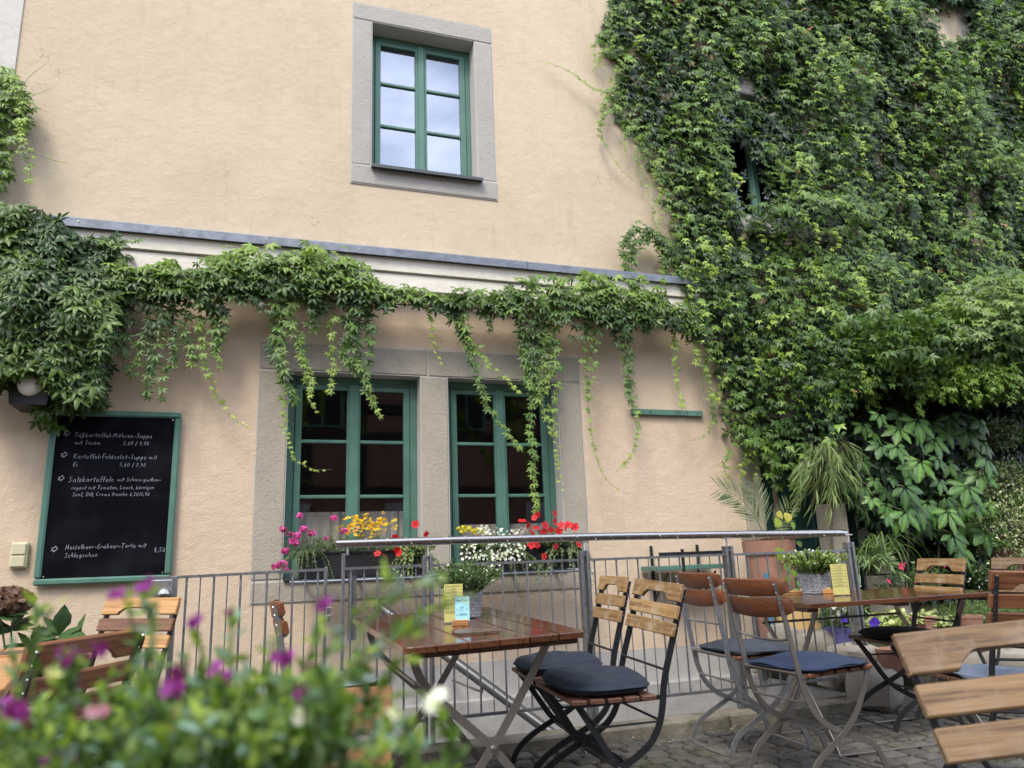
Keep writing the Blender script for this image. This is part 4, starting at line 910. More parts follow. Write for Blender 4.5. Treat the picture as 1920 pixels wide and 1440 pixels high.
def chair_c(name, u, label, group, rec=.22, slat='wood_brown', bars='galv_l', arch=False):
    x, y, z, yaw, tx, ty = u; t = thing(name, label, 'chair', (x, y, z), yaw, group, (tx, ty)); w2 = .20; zt = .84
    def bq(d): return np.array([-.19 - (zt - .45) * math.tan(rec) + d * math.sin(rec), zt - d * math.cos(rec)])
    def curved(h, hump):
        m = MB(); V = []; n = 12
        for j in range(n + 1):
            s = -1 + 2 * j / n; X = s * w2; Y = .034 * (s * s) * 1.0; tz = (.006 * (1 - s * s) if hump > 0 else 0); bz = -h - (0 if hump > 0 else .010 * (1 - s * s))
            rz = .010 * max(0, abs(s) - .88) / .12
            V += [(X, Y - .008, tz - rz - .003), (X, Y + .008, tz - rz - .003), (X, Y + .011, tz - rz - .008), (X, Y + .011, bz + rz + .006), (X, Y + .007, bz + rz), (X, Y - .008, bz + rz), (X, Y - .011, bz + rz + .006), (X, Y - .011, tz - rz - .008)]
        F = []
        for j in range(n):
            for k in range(8): F.append([j * 8 + k, j * 8 + (k + 1) % 8, (j + 1) * 8 + (k + 1) % 8, (j + 1) * 8 + k])
        F.append(list(range(8))); F.append([n * 8 + k for k in range(8)]); m.add(V, F); return m
    for i, (d, h) in enumerate(((0, .072), (.080, .075))):
        q = bq(d); link('back_slat', cached(('cs', i, slat), lambda: curved(h, 1 - i).mesh('back_slat', slat, 'auto')), t, Matrix.Translation((0, q[0] - .0, q[1])) @ Matrix.Rotation(rec, 4, 'X'))
    def ss():
        m = MB(); m.box(-.19, .19, -.030, .030, -.018, 0, .004); return m.mesh('seat_slat', slat)
    for i in range(5): link('seat_slat', cached(('css', slat), ss), t, Matrix.Translation((0, .175 - i * .0775, .45)) @ Matrix.Rotation(.02, 4, 'X'))
    top, bot = bq(.01), bq(.175)
    A = [(top[0] - .018 + .03, top[1]), (bot[0] + .005, bot[1]), (-.205, .50), (-.195, .44), (-.18, .37), (-.145, .29), (-.08, .23), (0, .195), (.11, .155), (.185, .11), (.21, .05), (.225, 0)]
    B = [(.185, .44), (.15, .37), (.09, .27), (.0, .195), (-.10, .145), (-.18, .10), (-.215, .05), (-.235, 0)]
    for sgn in (-1, 1):
        def sd(P, xx):
            m = MB(); m.tube(smoothline([(xx, a, b) for a, b in P], 2), 0, sx=(.024, .007), up=(1, 0, 0)); return m
        link('back_leg', cached(('cA', sgn, bars), lambda: sd(A, sgn * .165).mesh('back_leg', bars)), t)
        link('front_leg', cached(('cB', sgn, bars), lambda: sd(B, sgn * .178).mesh('front_leg', bars)), t)
        def rl_():
            m = MB(); m.tube([(sgn * .172, -.19, .44), (sgn * .172, .19, .43)], 0, sx=(.016, .006), up=(1, 0, 0)); return m.mesh('seat_rail', bars)
        link('seat_rail', cached(('crl', sgn, bars), rl_), t)
    RD = [[(-.165, -.197, .45), (.165, -.197, .45)], [(-.178, 0, .195), (.178, 0, .195)], [(-.165, .222, .012), (-.13, .232, .006), (.13, .232, .006), (.165, .222, .012)], [(-.178, -.232, .012), (-.13, -.242, .006), (.13, -.242, .006), (.178, -.232, .012)], [(-.165, -.17, .33), (.165, -.17, .33)]]
    RD.append([(-.165, -.212, .60), (-.08, -.185 + .0, .575), (.08, -.185, .575), (.165, -.212, .60)] if arch else [(-.165, -.220, .60), (.165, -.220, .60)])
    for k, P in enumerate(RD):
        def f():
            m = MB(); m.tube(smoothline(P, 2) if len(P) > 2 else P, .0055, 8); 
            if k == 0:
                for s in (-1, 1): m.tube([(s * .165, -.197, .45), (s * .145, -.197, .45)], .011, 8)
            return m.mesh('cross_rod', bars, 'auto')
        link('cross_rod', cached(('crd', k, bars, arch), f), t)
    def rv():
        m = MB()
        for sgn in (-1, 1):
            for d in (.02, .055, .098, .14):
                q = bq(d); c = MB(); c.lathe([(.0001, .004), (.004, .003), (.005, 0)], 6); m.add([(sgn * .165 + a, q[0] + .0 - c_, q[1] + b) for a, b, c_ in c.v], c.f)
        return m.mesh('rivets', 'rivet')
    o = link('rivets', cached(('crv',), rv), t); o['kind'] = 'stuff'
    return t
U = {'L2': [1.3985, 3.1432, -0.0141, 1.5779, -0.0217, 0.0574], 'L1': [1.4619, 3.6605, -0.0039, 1.4499, 0.0058, 0.0063], 'RF': [3.4946, 3.5733, 0.024, 1.3649, -0.0186, 0.0164], 'RB': [4.3114, 3.5224, -0.0036, 1.8516, 0.0011, 0.0269], 'RT': [2.9627, 2.5192, -0.0303, -0.3013, -0.055, 0.0047], 'B': [1.244, 0.693, -0.064, -3.451, 0.064, -0.02], 'LB': [-0.6601, 2.5834, -0.0715, 1.0131, 0.0038, 0.0152], 'LW': [-0.6525, 3.6596, -0.0069, 2.5093, -0.0198, -0.007], 'FB': [-0.0292, 1.1052, -0.1218, 2.9333, -0.002, 0.005], 'FM': [0.3856, 3.7878, -0.0094, -1.5714, 0.009, -0.0067], 'R2': [2.4053, 3.0163, 0.0188, -1.4856, 0.0285, 0.0146], 'R1': [2.4083, 3.5074, 0.0324, -1.6079, -0.0166, 0.0165], 'TL': [0.8645, 3.3712, -0.0281, 0.0303, 0.0172, 0.0398], 'TR': [3.2671, 3.5589, -0.0246, -1.6586, 0.0102, 0.0119]}
G1 = 'folding chairs around the cafe tables'
chair_a('folding_chair', U['L2'], 'weathered slatted chair with an orange patch on its top slat, beside the reserved table', 'wood_slat', G1)
chair_a('folding_chair', U['L1'], 'weathered slatted chair with a pale worn lowest back slat, beside the reserved table', 'wood_slat', G1)
cushion('seat_cushion', U['L2'], 'dark navy tufted cushion on the nearer chair right of the reserved table', 'navy', .205, .20, .085, 3.4, seed=2)
cushion('seat_cushion', U['L1'], 'dark navy tufted cushion on the farther chair right of the reserved table', 'navy', .205, .20, .085, 3.4, seed=5)
chair_a('folding_chair', U['RF'], 'honey coloured slatted chair facing the camera behind the right hand table', 'wood_slat', G1)
cushion('seat_cushion', U['RF'], 'black round edged cushion on the honey coloured chair behind the right hand table', 'navy', .20, .19, .055, 2.8, tufts=False, seed=7)
chair_a('folding_chair', U['RB'], 'pale slatted chair cut by the right picture edge, behind the reddish chair', 'wood_grey', G1)
chair_a('folding_chair', U['RT'], 'reddish slatted chair seen from behind with riveted black bars at the right picture edge', 'wood_red', G1)
cushion('seat_cushion', U['RT'], 'faded denim cushion on the reddish chair at the right picture edge', 'denim', .205, .195, .045, 3.6, seed=9, flat=True)
chair_a('folding_chair', U['B'], 'large pale brown slatted chair back close to the camera at lower right', 'wood_grey', G1, rec=.46)
chair_a('folding_chair', U['LB'], 'reddish brown slatted chair seen from behind at the far left table', 'wood_red', G1)
chair_a('folding_chair', U['LW'], 'bright honey slatted chair facing the camera below the blackboard', 'wood_bright', G1, woods=('wood_bright', 'wood_red', 'wood_bright'))
chair_a('folding_chair', U['FB'], 'blurred orange brown chair back close to the camera behind the flowers', 'wood_orange', G1)
chair_c('folding_chair', U['FM'], 'brown curved back chair seen edge on left of the reserved table', G1)
cushion('seat_cushion', U['FM'], 'pale blue striped cushion on the edge on chair left of the reserved table', 'stripe', .2, .19, .05, 3., tufts=False, seed=12)
chair_c('folding_chair', U['R1'], 'brown lacquered curved back chair with bright steel legs next to the railing', G1)
cushion('seat_cushion', U['R1'], 'worn grey cushion on the steel legged chair next to the railing', 'slate', .205, .20, .05, 3.4, tufts=False, seed=3, flat=True)
chair_c('folding_chair', U['R2'], 'brown curved back chair with a chipped top edge left of the right hand table', G1, arch=True, bars='steel')
cushion('seat_cushion', U['R2'], 'thin dark blue cushion with white scuffs on the nearer steel legged chair', 'navy2', .215, .21, .034, 4.2, seed=4, flat=True, tufts=False)
# scuffs on the blue cushion are worn threads
# ------------------------------------------------------------------ tables
def table(name, u, label, wood, w_=.70, l_=1.18, n=6, legs='steel'):
    x, y, z, yaw, tx, ty = u; t = thing(name, label, 'table', (x, y, z), yaw, 'folding cafe tables', (tx, ty)); th = .745; g = .006; pw = (w_ - g * (n - 1)) / n
    for i in range(n):
        m = MB(); x0 = -w_ / 2 + i * (pw + g); x1 = x0 + pw; h = .024
        e = l_ / 2; pl = [(x0, -e), (x1, -e), (x1, e), (x0, e)]
        c = .028
        if i == 0: pl = [(x0, -e + c), (x0 + c * .3, -e + c * .3), (x0 + c, -e), (x1, -e), (x1, e), (x0 + c, e), (x0 + c * .3, e - c * .3), (x0, e - c)]
        if i == n - 1: pl = [(x0, -e), (x1 - c, -e), (x1 - c * .3, -e + c * .3), (x1, -e + c), (x1, e - c), (x1 - c * .3, e - c * .3), (x1 - c, e), (x0, e)]
        k = len(pl); cxm, V = (x0 + x1) / 2, []
        def ins(p, d): return (p[0] + (d if p[0] < cxm else -d), p[1] + (d if p[1] < 0 else -d))
        for (zz, d) in ((th - h, 0), (th - .004, 0), (th - .001, .0018), (th, .004)): V += [(*ins(p, d), zz) for p in pl]
        F = [list(range(k))[::-1], [3 * k + j for j in range(k)]]
        for a in range(3): F += [[a * k + j, a * k + (j + 1) % k, (a + 1) * k + (j + 1) % k, (a + 1) * k + j] for j in range(k)]
        m.add(V, F); obj('plank', m, wood, t)
    for yy in (-l_ / 2 + .05, 0, l_ / 2 - .05):
        m = MB(); m.box(-w_ / 2 + .03, w_ / 2 - .03, yy - .03, yy + .03, th - .045, th - .0255, .003); obj('batten', m, wood, t)
    for (yy, s_) in ((-l_ / 2 + .12, 1), (l_ / 2 - .14, -1)):
        for (sx, off) in ((1, 0), (-1, .012 * s_)):
            P = [(sx * .235, yy + off, th - .046), (sx * .20, yy + off, .64), (0.02 * sx, yy + off, .37), (-.02 * sx, yy + off, .33), (-sx * .22, yy + off, .07), (-sx * .255, yy + off, .0)] if sx > 0 else [(-.29, yy + off, th - .046), (-.285, yy + off, .66), (-.25, yy + off, .58), (-.02, yy + off, .37), (.02, yy + off, .33), (.22, yy + off, .08), (.265, yy + off, .0)]
            m = MB(); m.tube(smoothline(P, 2), 0, sx=(.030, .006), up=(0, 1, 0)); obj('leg', m, legs, t)
        m = MB(); m.lathe([(.0001, .008), (.007, .006), (.010, 0)], 10); m.v = [(a, yy - s_ * (.006 + c) if s_ > 0 else yy + .01 + c, .35 + b) for a, b, c in m.v]; obj('pivot_bolt', m, 'rivet', t)
    for (sx, zz) in ((-.255, .012), (.262, .012), (-.285, .60)):
        m = MB(); m.tube([(sx, -l_ / 2 + .12, zz), (sx, l_ / 2 - .14, zz)], .007, 8); obj('stretcher', m, legs, t, 'auto')
    return t
tabL = table('folding_table', U['TL'], 'dark varnished plank table with the blue reserved card and a leather folder', 'wood_table')
tabR = table('folding_table', U['TR'], 'dark varnished plank table on the right with a potted shrub and one yellow menu', 'wood_table')
tabF = table('folding_table', (-1.02, 2.93, -.045, 0.15, 0, .02), 'light oiled plank table cut by the left picture edge', 'wood_light')
bpy.context.view_layer.update()
def on(tab, px, py):     # where a photo pixel falls on a table top
    up = tab.matrix_world.to_3x3() @ Vector((0, 0, 1)); p0 = tab.matrix_world @ Vector((0, 0, .7452)); d = Vector(ray(px, py)); o = Vector((0, 0, CAM_H))
    return o + d * ((p0 - o).dot(up) / d.dot(up))
def placed(o, p, rz=0.): o.matrix_world = Matrix.Translation(p) @ Matrix.Rotation(rz, 4, 'Z')
# menu cards
def textobj(parent, s, size, x, y, z, m='ink', shear=0., sc=1.):
    cu = bpy.data.curves.new('t', 'FONT'); cu.body = s; cu.size = size; cu.align_x = 'CENTER'; cu.shear = shear; cu.offset = .0001 * 0
    tmp = bpy.data.objects.new('t', cu); COL.objects.link(tmp); bpy.context.view_layer.update()
    me = bpy.data.meshes.new_from_object(tmp); bpy.data.objects.remove(tmp); me.name = 'lettering'
    me.materials.clear(); me.materials.append(MP[m])
    return link('lettering', me, parent, Matrix.Translation((x, y, z)) @ Matrix.Rotation(math.pi / 2, 4, 'X') @ Matrix.Diagonal((sc, 1, 1, 1)))
def menu(p, rz, label, h=.165, w_=.082):
    t = thing('menu_stand', label, 'menu', p, rz, 'yellow menu cards in clear stands')
    m = MB(); m.box(-w_ / 2, w_ / 2, 0, .0006, .006, h); pp = obj('paper', m, 'paper_y', t)
    m = MB(); m.box(-w_ / 2 - .001, w_ / 2 + .001, -.0022, -.0010, .003, h + .001); m.box(-w_ / 2 - .001, w_ / 2 + .001, .0014, .0026, .003, h + .001); m.box(-w_ / 2 - .004, w_ / 2 + .004, -.018, .03, 0, .0025); obj('acrylic_holder', m, 'acryl', t)
    r = random.Random(4); q = MB(); z = h - .010
    textobj(pp, 'Unsere Speisekarte', .0085, 0, -.0004, z - .002, 'ink'); z -= .010
    blocks = [1, 2, 2, 2, 3, 2, 3]
    for k in blocks:
        ln = r.uniform(.02, .035); 
        def dashes(x0, x1, z, th):
            x = x0
            while x < x1:
                l = r.uniform(.002, .0065); q.add([(x, -.0003, z), (min(x + l, x1), -.0003, z), (min(x + l, x1), -.0003, z + th), (x, -.0003, z + th)], [(0, 1, 2, 3)]); x += l + .0012
        dashes(-ln / 2, ln / 2, z, .0017); z -= .0045
        for j in range(k): dashes(-w_ / 2 + .005, w_ / 2 - r.uniform(.008, .03), z, .0014); q.add([(w_ / 2 - .012, -.0003, z), (w_ / 2 - .005, -.0003, z), (w_ / 2 - .005, -.0003, z + .0014), (w_ / 2 - .012, -.0003, z + .0014)], [(0, 1, 2, 3)]); z -= .0038
        z -= .0032
        if z < .018: break
    o = obj('print_lines', q, 'ink', pp); o['kind'] = 'stuff'
    return t
pm = on(tabL, 851, 1169); menu(pm, -.28, 'yellow menu card in a clear stand behind the blue reserved card')
pr = on(tabR, 1579, 1117); menu(pr, -.30, 'yellow menu card in a clear stand on the right hand table', h=.172, w_=.092)
pb = on(tabL, 863, 1173); t = thing('reservation_card', 'pale blue card reading Reserviert stuck in an engraved beech block', 'table sign', pb, -.22)
m = MB(); m.box(-.034, .034, -.014, .014, 0, .024, .0015); bl = obj('wooden_block', m, 'wood_block', t)
m = MB(); m.box(-.020, .040, -.002, -.0012, .018, .118); m.v = [(a + .0, b, c) for a, b, c in m.v]; cd = obj('card', m, 'paper_b', t)
textobj(cd, 'Reserviert', .0135, .010, -.0024, .098, sc=.95)
q = MB(); strokes(q, 'um', -.016, .064, .006, .0006, y=-.0026); strokes(q, '15', -.003, .063, .016, .0009, y=-.0026, slant=.3); strokes(q, '00', .010, .071, .006, .0006, y=-.0026); strokes(q, 'Uhr', .024, .064, .006, .0006, y=-.0026)
q.box(-.009, .022, -.0026, -.0025, .0615, .062); strokes(q, 'für', -.017, .041, .006, .0006, y=-.0026); strokes(q, 'Hubelin', -.006, .042, .011, .0009, y=-.0026, slant=.25); q.box(-.009, .032, -.0026, -.0025, .0395, .040)
obj('handwriting', q, 'ink', cd)
textobj(bl, 'FRÄNKISCHE', .0082, .010, -.0145, .0135, 'brownline'); textobj(bl, 'MANUFAKTUR', .0078, .010, -.0145, .0045, 'brownline')
q = MB()
for k in range(16):
    a = k * math.pi / 8; q.add([(-.0225 + math.cos(a + d) * r_, -.0145, .012 + math.sin(a + d) * r_) for (r_, d) in ((.0075, -.12), (.0095, -.05), (.0095, .12), (.0075, .05))], [(0, 1, 2, 3)])
for k in range(5): q.add([(-.0225 + math.cos(k * 1.257 + d) * r_, -.0145, .012 + math.sin(k * 1.257 + d) * r_) for (r_, d) in ((.001, 0), (.005, -.35), (.006, 0), (.005, .35))], [(0, 1, 2, 3)])
obj('engraved_emblem', q, 'brownline', bl)
# leather folder
pf = on(tabL, 893, 1186); t = thing('bill_folder', 'brown leather folder lying on the table before the reserved card', 'folder', pf, -.10, None, (U['TL'][4], U['TL'][5]))
m = MB(); m.box(-.084, .084, -.055, .055, 0, .0035, .0015); obj('cover', m, 'leather', t)
m = MB(); m.box(-.078, .078, -.050, .051, .0037, .0055); obj('papers', m, 'paper_y', t)
m = MB(); m.box(-.084, .084, -.055, .055, .0057, .0097, .0018); m.v = [(a, b, c + .003 * (a + .07) / .14 * 0 + (.004 if a > 0 and False else 0)) for a, b, c in m.v]; obj('cover', m, 'leather', t)
m = MB(); m.prism([(-.084, 0), (-.0885, .0025), (-.0885, .0075), (-.084, .0097)], -.055, .055, 'y'); obj('spine', m, 'leather', t)
# wooden menu boards on the right table and the left table
t = thing('menu_tray', 'pair of thin orange wood boards on the far left corner of the right hand table', 'tray', on(tabR, 1490, 1113), -.5)
for i in (0, 1): m = MB(); m.box(-.075, .075, -.05, .05, .001 + i * .008, .007 + i * .008, .001); obj('thin_board', m, 'wood_light', t, mw=Matrix.Rotation(.08 * i, 4, 'Z'))
t = thing('wooden_card_block', 'small beech block beside the yellow menu on the right hand table', 'block', on(tabR, 1552, 1113), -.2)
m = MB(); m.box(-.035, .03, -.014, .014, 0, .026, .002); obj('block', m, 'wood_block', t)
m = MB(); m.box(-.02, .02, -.0015, .0015, .010, .034); obj('card_edge', m, 'paper_y', t)
t = thing('menu_board', 'thin wooden menu board lying on the light table at the left edge', 'menu', on(tabF, 16, 1228), .2, None, (0, .02))
m = MB(); m.box(-.16, .11, -.07, .07, 0, .006, .001); obj('board_base', m, 'wood_light', t)
m = MB(); m.box(-.15, .07, -.055, .055, .0065, .0085, .0005); obj('inlay', m, 'leather', t)

# ------------------------------------------------------------------ plants
def plant(name, label, cat, loc=(0, 0, 0), group=None): return thing(name, label, cat, loc, 0, group)
def strand(par, pts, s0=.06, s1=.02, sp=.036, c0=.25, c1=1., stem=.0022, out=(0, -1, 0), nl=5, jit=.02, dens=1., name='trailing_shoot'):
    P = smoothline(pts, 2); P = resample(P, sp / dens); n = len(P)
    m = MB(); Q = resample(P, .02); m.tube(Q, list(np.linspace(stem, stem * .45, len(Q))), 5); st = obj(name, m, 'stem' if c0 < .4 else 'stem_g', par, True)
    t = np.linspace(0, 1, n); s0 *= 1.36; s1 *= 1.25; f = Foliage(); pos = P + gauss(n, 1.) * (jit * (1 - .7 * t))[:, None]; pos[:, 1] -= .01
    side = np.where(np.arange(n) % 2 == 0, 1, -1) * rnd(n, .2, 1.)
    tip = np.stack([side * .7, -rnd(n, .1, .5), -rnd(n, .35, 1.)], 1); nr = np.array(out)[None] * 1. + gauss(n, .35) + [0, 0, .5]
    size = (s0 * (1 - t) + s1 * t) * rnd(n, .75, 1.2); tt_ = np.clip((c0 - .05) + (c1 - c0) * t ** 2.4 + rnd(n, -.15, .15), 0, 1); col = np.where((tt_ < .35)[:, None], lerp(DK, MG, tt_ / .35), lerp(MG, YG, np.clip((tt_ - .35) / .65, 0, 1))) * rnd(n, .75, 1.2)[:, None]
    keep = t < .97
    f.add(T5, pos[keep], tip[keep], nr[keep], size[keep], col[keep]); f.obj('leaves', 'leaf', st, 'stuff')
    return st
def ivy_cloud(fol, poly_px, Yp, n, thick, size, c, layer=(0, 1), tmpl=T5, bulge=None, zlo=None, tipdown=1., seed=0):
    """leaves filling a region of the facade; poly given on the photo and carried to the plane y = Yp"""
    poly = [at(px, py, Yp) for px, py in poly_px]; pl = [(p[0], p[2]) for p in poly]; xs = [p[0] for p in pl]; zs = [p[1] for p in pl]
    got = []; need = n
    while need > 0:
        X = rnd(need * 2 + 10, min(xs), max(xs)); Z = rnd(need * 2 + 10, min(zs), max(zs)); k = inpoly(X, Z, pl); X, Z = X[k][:need], Z[k][:need]; got.append(np.stack([X, Z], 1)); need -= len(X)
    G_ = np.concatenate(got); X, Z = G_[:, 0], G_[:, 1]
    D = bulge(X, Z) if bulge is not None else np.full(n, .15)
    dep = RNG.random(n) ** 1.6 * thick
    Y = YW - .01 - np.maximum(D - dep, .01)
    pos = np.stack([X, Y, Z], 1); tip = gauss(n, .38) + np.array([0, -.35, -tipdown]); nr = gauss(n, .34) + np.array([0, -1., .62])
    sz = size * np.clip(RNG.lognormal(0, .28, n), .5, 1.75); cc = c(X, Z, dep) if callable(c) else np.array(c)
    fol.add(tmpl, pos, tip, nr, sz, cc); return pos
def wave(X, Z, sc, seed):
    r = np.random.default_rng(seed); o = np.zeros(len(X))
    for k in range(9):
        a = r.uniform(0, 6.28); f = sc * r.uniform(.6, 1.9); o += np.sin((X * math.cos(a) + Z * math.sin(a)) * f + r.uniform(0, 6.28))
    return o / 3.

# main creeper over the right part of the facade --------------------------------
cr_ = plant('wall_creeper', 'dense green Virginia creeper covering the whole right half of the facade', 'climbing plant', (4.1, 5.4, -.03))
MAIN = [(1235, -230), (1185, -130), (1170, -60), (1138, 40), (1142, 75), (1182, 100), (1158, 165), (1176, 215), (1212, 235), (1222, 275), (1258, 330), (1262, 380), (1276, 420), (1268, 470), (1280, 520), (1300, 560), (1310, 610), (1345, 650), (1368, 700), (1375, 745), (1372, 790), (1392, 830), (1420, 850), (1440, 885), (1450, 925), (1488, 910), (1500, 860), (1520, 800), (1530, 760), (1590, 745), (1700, 765), (1790, 740), (2100, 720), (2240, 500), (2290, 100), (2230, -160), (1900, -260), (1500, -210)]
def bulgeM(X, Z):
    D = .18 + .11 * wave(X, Z, 4.2, 3) + .065 * wave(X, Z, 12, 4)
    e = np.clip((X - 3.25) / 1.2, 0, 1); D = D * (.35 + .65 * e)
    D += .30 * np.exp(-((Z - 4.02) / .12) ** 2) * ((X > 3.9) & (X < 5.3)); D += .24 * np.clip((3.75 - Z) / .25, 0, 1) * e
    D += .30 * np.clip((2.9 - Z) / .6, 0, 1) * np.clip((X - 4.0) / .5, 0, 1)
    return np.maximum(D, .03)
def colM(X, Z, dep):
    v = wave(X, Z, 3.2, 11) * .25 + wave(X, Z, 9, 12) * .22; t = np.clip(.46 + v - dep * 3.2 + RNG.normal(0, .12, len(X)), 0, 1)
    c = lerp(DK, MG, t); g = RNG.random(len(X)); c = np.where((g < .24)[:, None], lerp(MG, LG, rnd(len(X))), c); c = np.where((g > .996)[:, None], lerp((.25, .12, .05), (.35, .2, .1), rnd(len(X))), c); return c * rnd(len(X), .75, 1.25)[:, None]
F1 = Foliage()
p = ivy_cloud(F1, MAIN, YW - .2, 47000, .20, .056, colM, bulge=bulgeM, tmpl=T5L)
# keep the window and wall gaps free
def px_of(P):
    q = (P - np.array([0, 0, CAM_H])) @ CR; return 960 + CF * q[:, 0] / q[:, 2], 720 + CF * q[:, 1] / q[:, 2]
GAPS = [[tuple(at(px, py, 5.12)[[0, 2]]) for px, py in g] for g in ([(1412, 98), (1452, 103), (1466, 150), (1440, 172), (1410, 162)], [(1402, 215), (1436, 222), (1474, 290), (1488, 345), (1484, 380), (1424, 380), (1410, 300)], [(1770, -20), (1862, -20), (1856, 46), (1815, 46), (1800, 20)], [(1868, 320), (1892, 315), (1892, 470), (1876, 480)])]
def punch(F):
    V, n_, C = F.V[-1], F.F[-1], F.C[-1]
    m = n_[2]; c = V.reshape(-1, m, 3).mean(1); k = np.ones(len(c), bool)
    for g in GAPS: k &= ~inpoly(c[:, 0] , c[:, 2] , g)
    k |= RNG.random(len(k)) < .02
    F.V[-1] = V.reshape(-1, m, 3)[k].reshape(-1, 3); F.C[-1] = C.reshape(-1, m, 3)[k].reshape(-1, 3); o = n_[0]; F.F[-1] = (o, int(k.sum()), m, n_[3]); F.n = o + int(k.sum()) * m
punch(F1)
# larger leaves close to the wall, gap shade put into their dark colour
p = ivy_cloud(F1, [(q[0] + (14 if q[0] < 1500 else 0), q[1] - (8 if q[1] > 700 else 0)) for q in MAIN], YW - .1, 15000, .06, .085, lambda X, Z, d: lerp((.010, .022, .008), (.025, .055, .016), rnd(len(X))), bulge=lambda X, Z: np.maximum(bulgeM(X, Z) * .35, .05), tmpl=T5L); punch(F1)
# pale young shoots lying over the surface
def tuft(F, px, py, Yp, ln, n, lean=0., s=.04):
    b = at(px, py, Yp); k = np.linspace(0, 1, n); P = b[None] + np.stack([lean * k * ln + rnd(n, -.03, .03), -.05 - .05 * np.sin(k * 3), -k * ln + rnd(n, -.02, .02)], 1)
    F.add(T5, P, gauss(n, .5) + [0, -.3, -.8], gauss(n, .3) + [0, -1, .6], s * (1.15 - .5 * k) * rnd(n, .8, 1.2), lerp(LG, YG, np.clip(k * .9 + rnd(n, -.1, .3), 0, 1)))
for i in range(85):
    px, py = RNG.uniform(1180, 1930), RNG.uniform(0, 720)
    if not inpoly([px], [py], MAIN)[0]: continue
    if px < 1560 and py < 350 and RNG.random() < .55: continue
    if 1375 < px < 1485 and 60 < py < 385: continue
    X_, Z_ = at(px, py, YW - .25)[[0, 2]]; D_ = float(bulgeM(np.array([X_]), np.array([Z_]))[0]); tuft(F1, px, py, YW - D_ - .02, RNG.uniform(.12, .42), RNG.integers(6, 16), RNG.uniform(-.3, .3), .042)
F1.obj('foliage', 'leaf', cr_, 'stuff')
# creeper bulge that overhangs the yard at the right
F2 = Foliage(); n = 7500; c0 = at(1895, 640, 4.75); a = rnd(n, 0, 6.28); b = np.arccos(rnd(n, -1, 1)); rr = rnd(n) ** .22
d = np.stack([np.sin(b) * np.cos(a), np.sin(b) * np.sin(a), np.cos(b)], 1); w_ = wave(a, b * 2, 2.2, 31)
P = c0 + d * rr[:, None] * np.array([.98, .75, .58]) * (1 + .10 * w_)[:, None]; k = (P[:, 2] > c0[2] - .50 + .06 * np.sin(P[:, 0] * 9)) & (P[:, 1] < 5.45); P, d = P[k], d[k]; n = len(P)
t = np.clip(.45 + .3 * wave(P[:, 0], P[:, 2], 5, 33) + RNG.normal(0, .15, n), 0, 1)
col = lerp(DK, LG, t); F2.add(T5L, P, gauss(n, .35) + d * .4 + [0, -.3, -.9], gauss(n, .3) + d * .9 + [0, -.4, .7], .066 * rnd(n, .7, 1.2), col * rnd(n, .8, 1.2)[:, None])
# hanging fringe
for i in range(60):
    px = RNG.uniform(1545, 1925); py = 700 + RNG.uniform(-30, 20) - (max(0, px - 1780)) * .2; Yp = 5.0 - max(0, (px - 1650)) / 270 * .75; b_ = at(px, py, Yp); n = RNG.integers(6, 15); k = np.linspace(0, 1, n)
    P = b_[None] + np.stack([rnd(n, -.03, .03) + RNG.uniform(-.1, .1) * k, rnd(n, -.03, .03), -k * RNG.uniform(.10, .34)], 1)
    F2.add(T5, P, gauss(n, .45) + [0, -.2, -.9], gauss(n, .3) + [0, -1, .4], .06 * (1.1 - .5 * k), lerp(MG, LG, np.clip(k * RNG.uniform(.2, 1.), 0, 1)))
F2.obj('overhanging_foliage', 'leaf', cr_, 'stuff')
# wall leaves coloured dark for the overhang's shade, and leaves on the return behind
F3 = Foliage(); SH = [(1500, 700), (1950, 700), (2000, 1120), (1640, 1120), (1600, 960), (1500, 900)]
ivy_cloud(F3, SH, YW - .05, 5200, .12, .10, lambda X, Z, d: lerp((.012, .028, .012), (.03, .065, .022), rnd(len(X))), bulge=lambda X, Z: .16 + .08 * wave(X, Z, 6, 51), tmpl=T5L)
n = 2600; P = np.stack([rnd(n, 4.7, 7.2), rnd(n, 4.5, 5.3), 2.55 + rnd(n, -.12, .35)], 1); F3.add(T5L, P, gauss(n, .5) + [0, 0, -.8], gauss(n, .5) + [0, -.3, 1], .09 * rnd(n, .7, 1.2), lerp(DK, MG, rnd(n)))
F3.obj('inner_foliage', 'leaf', cr_, 'stuff')
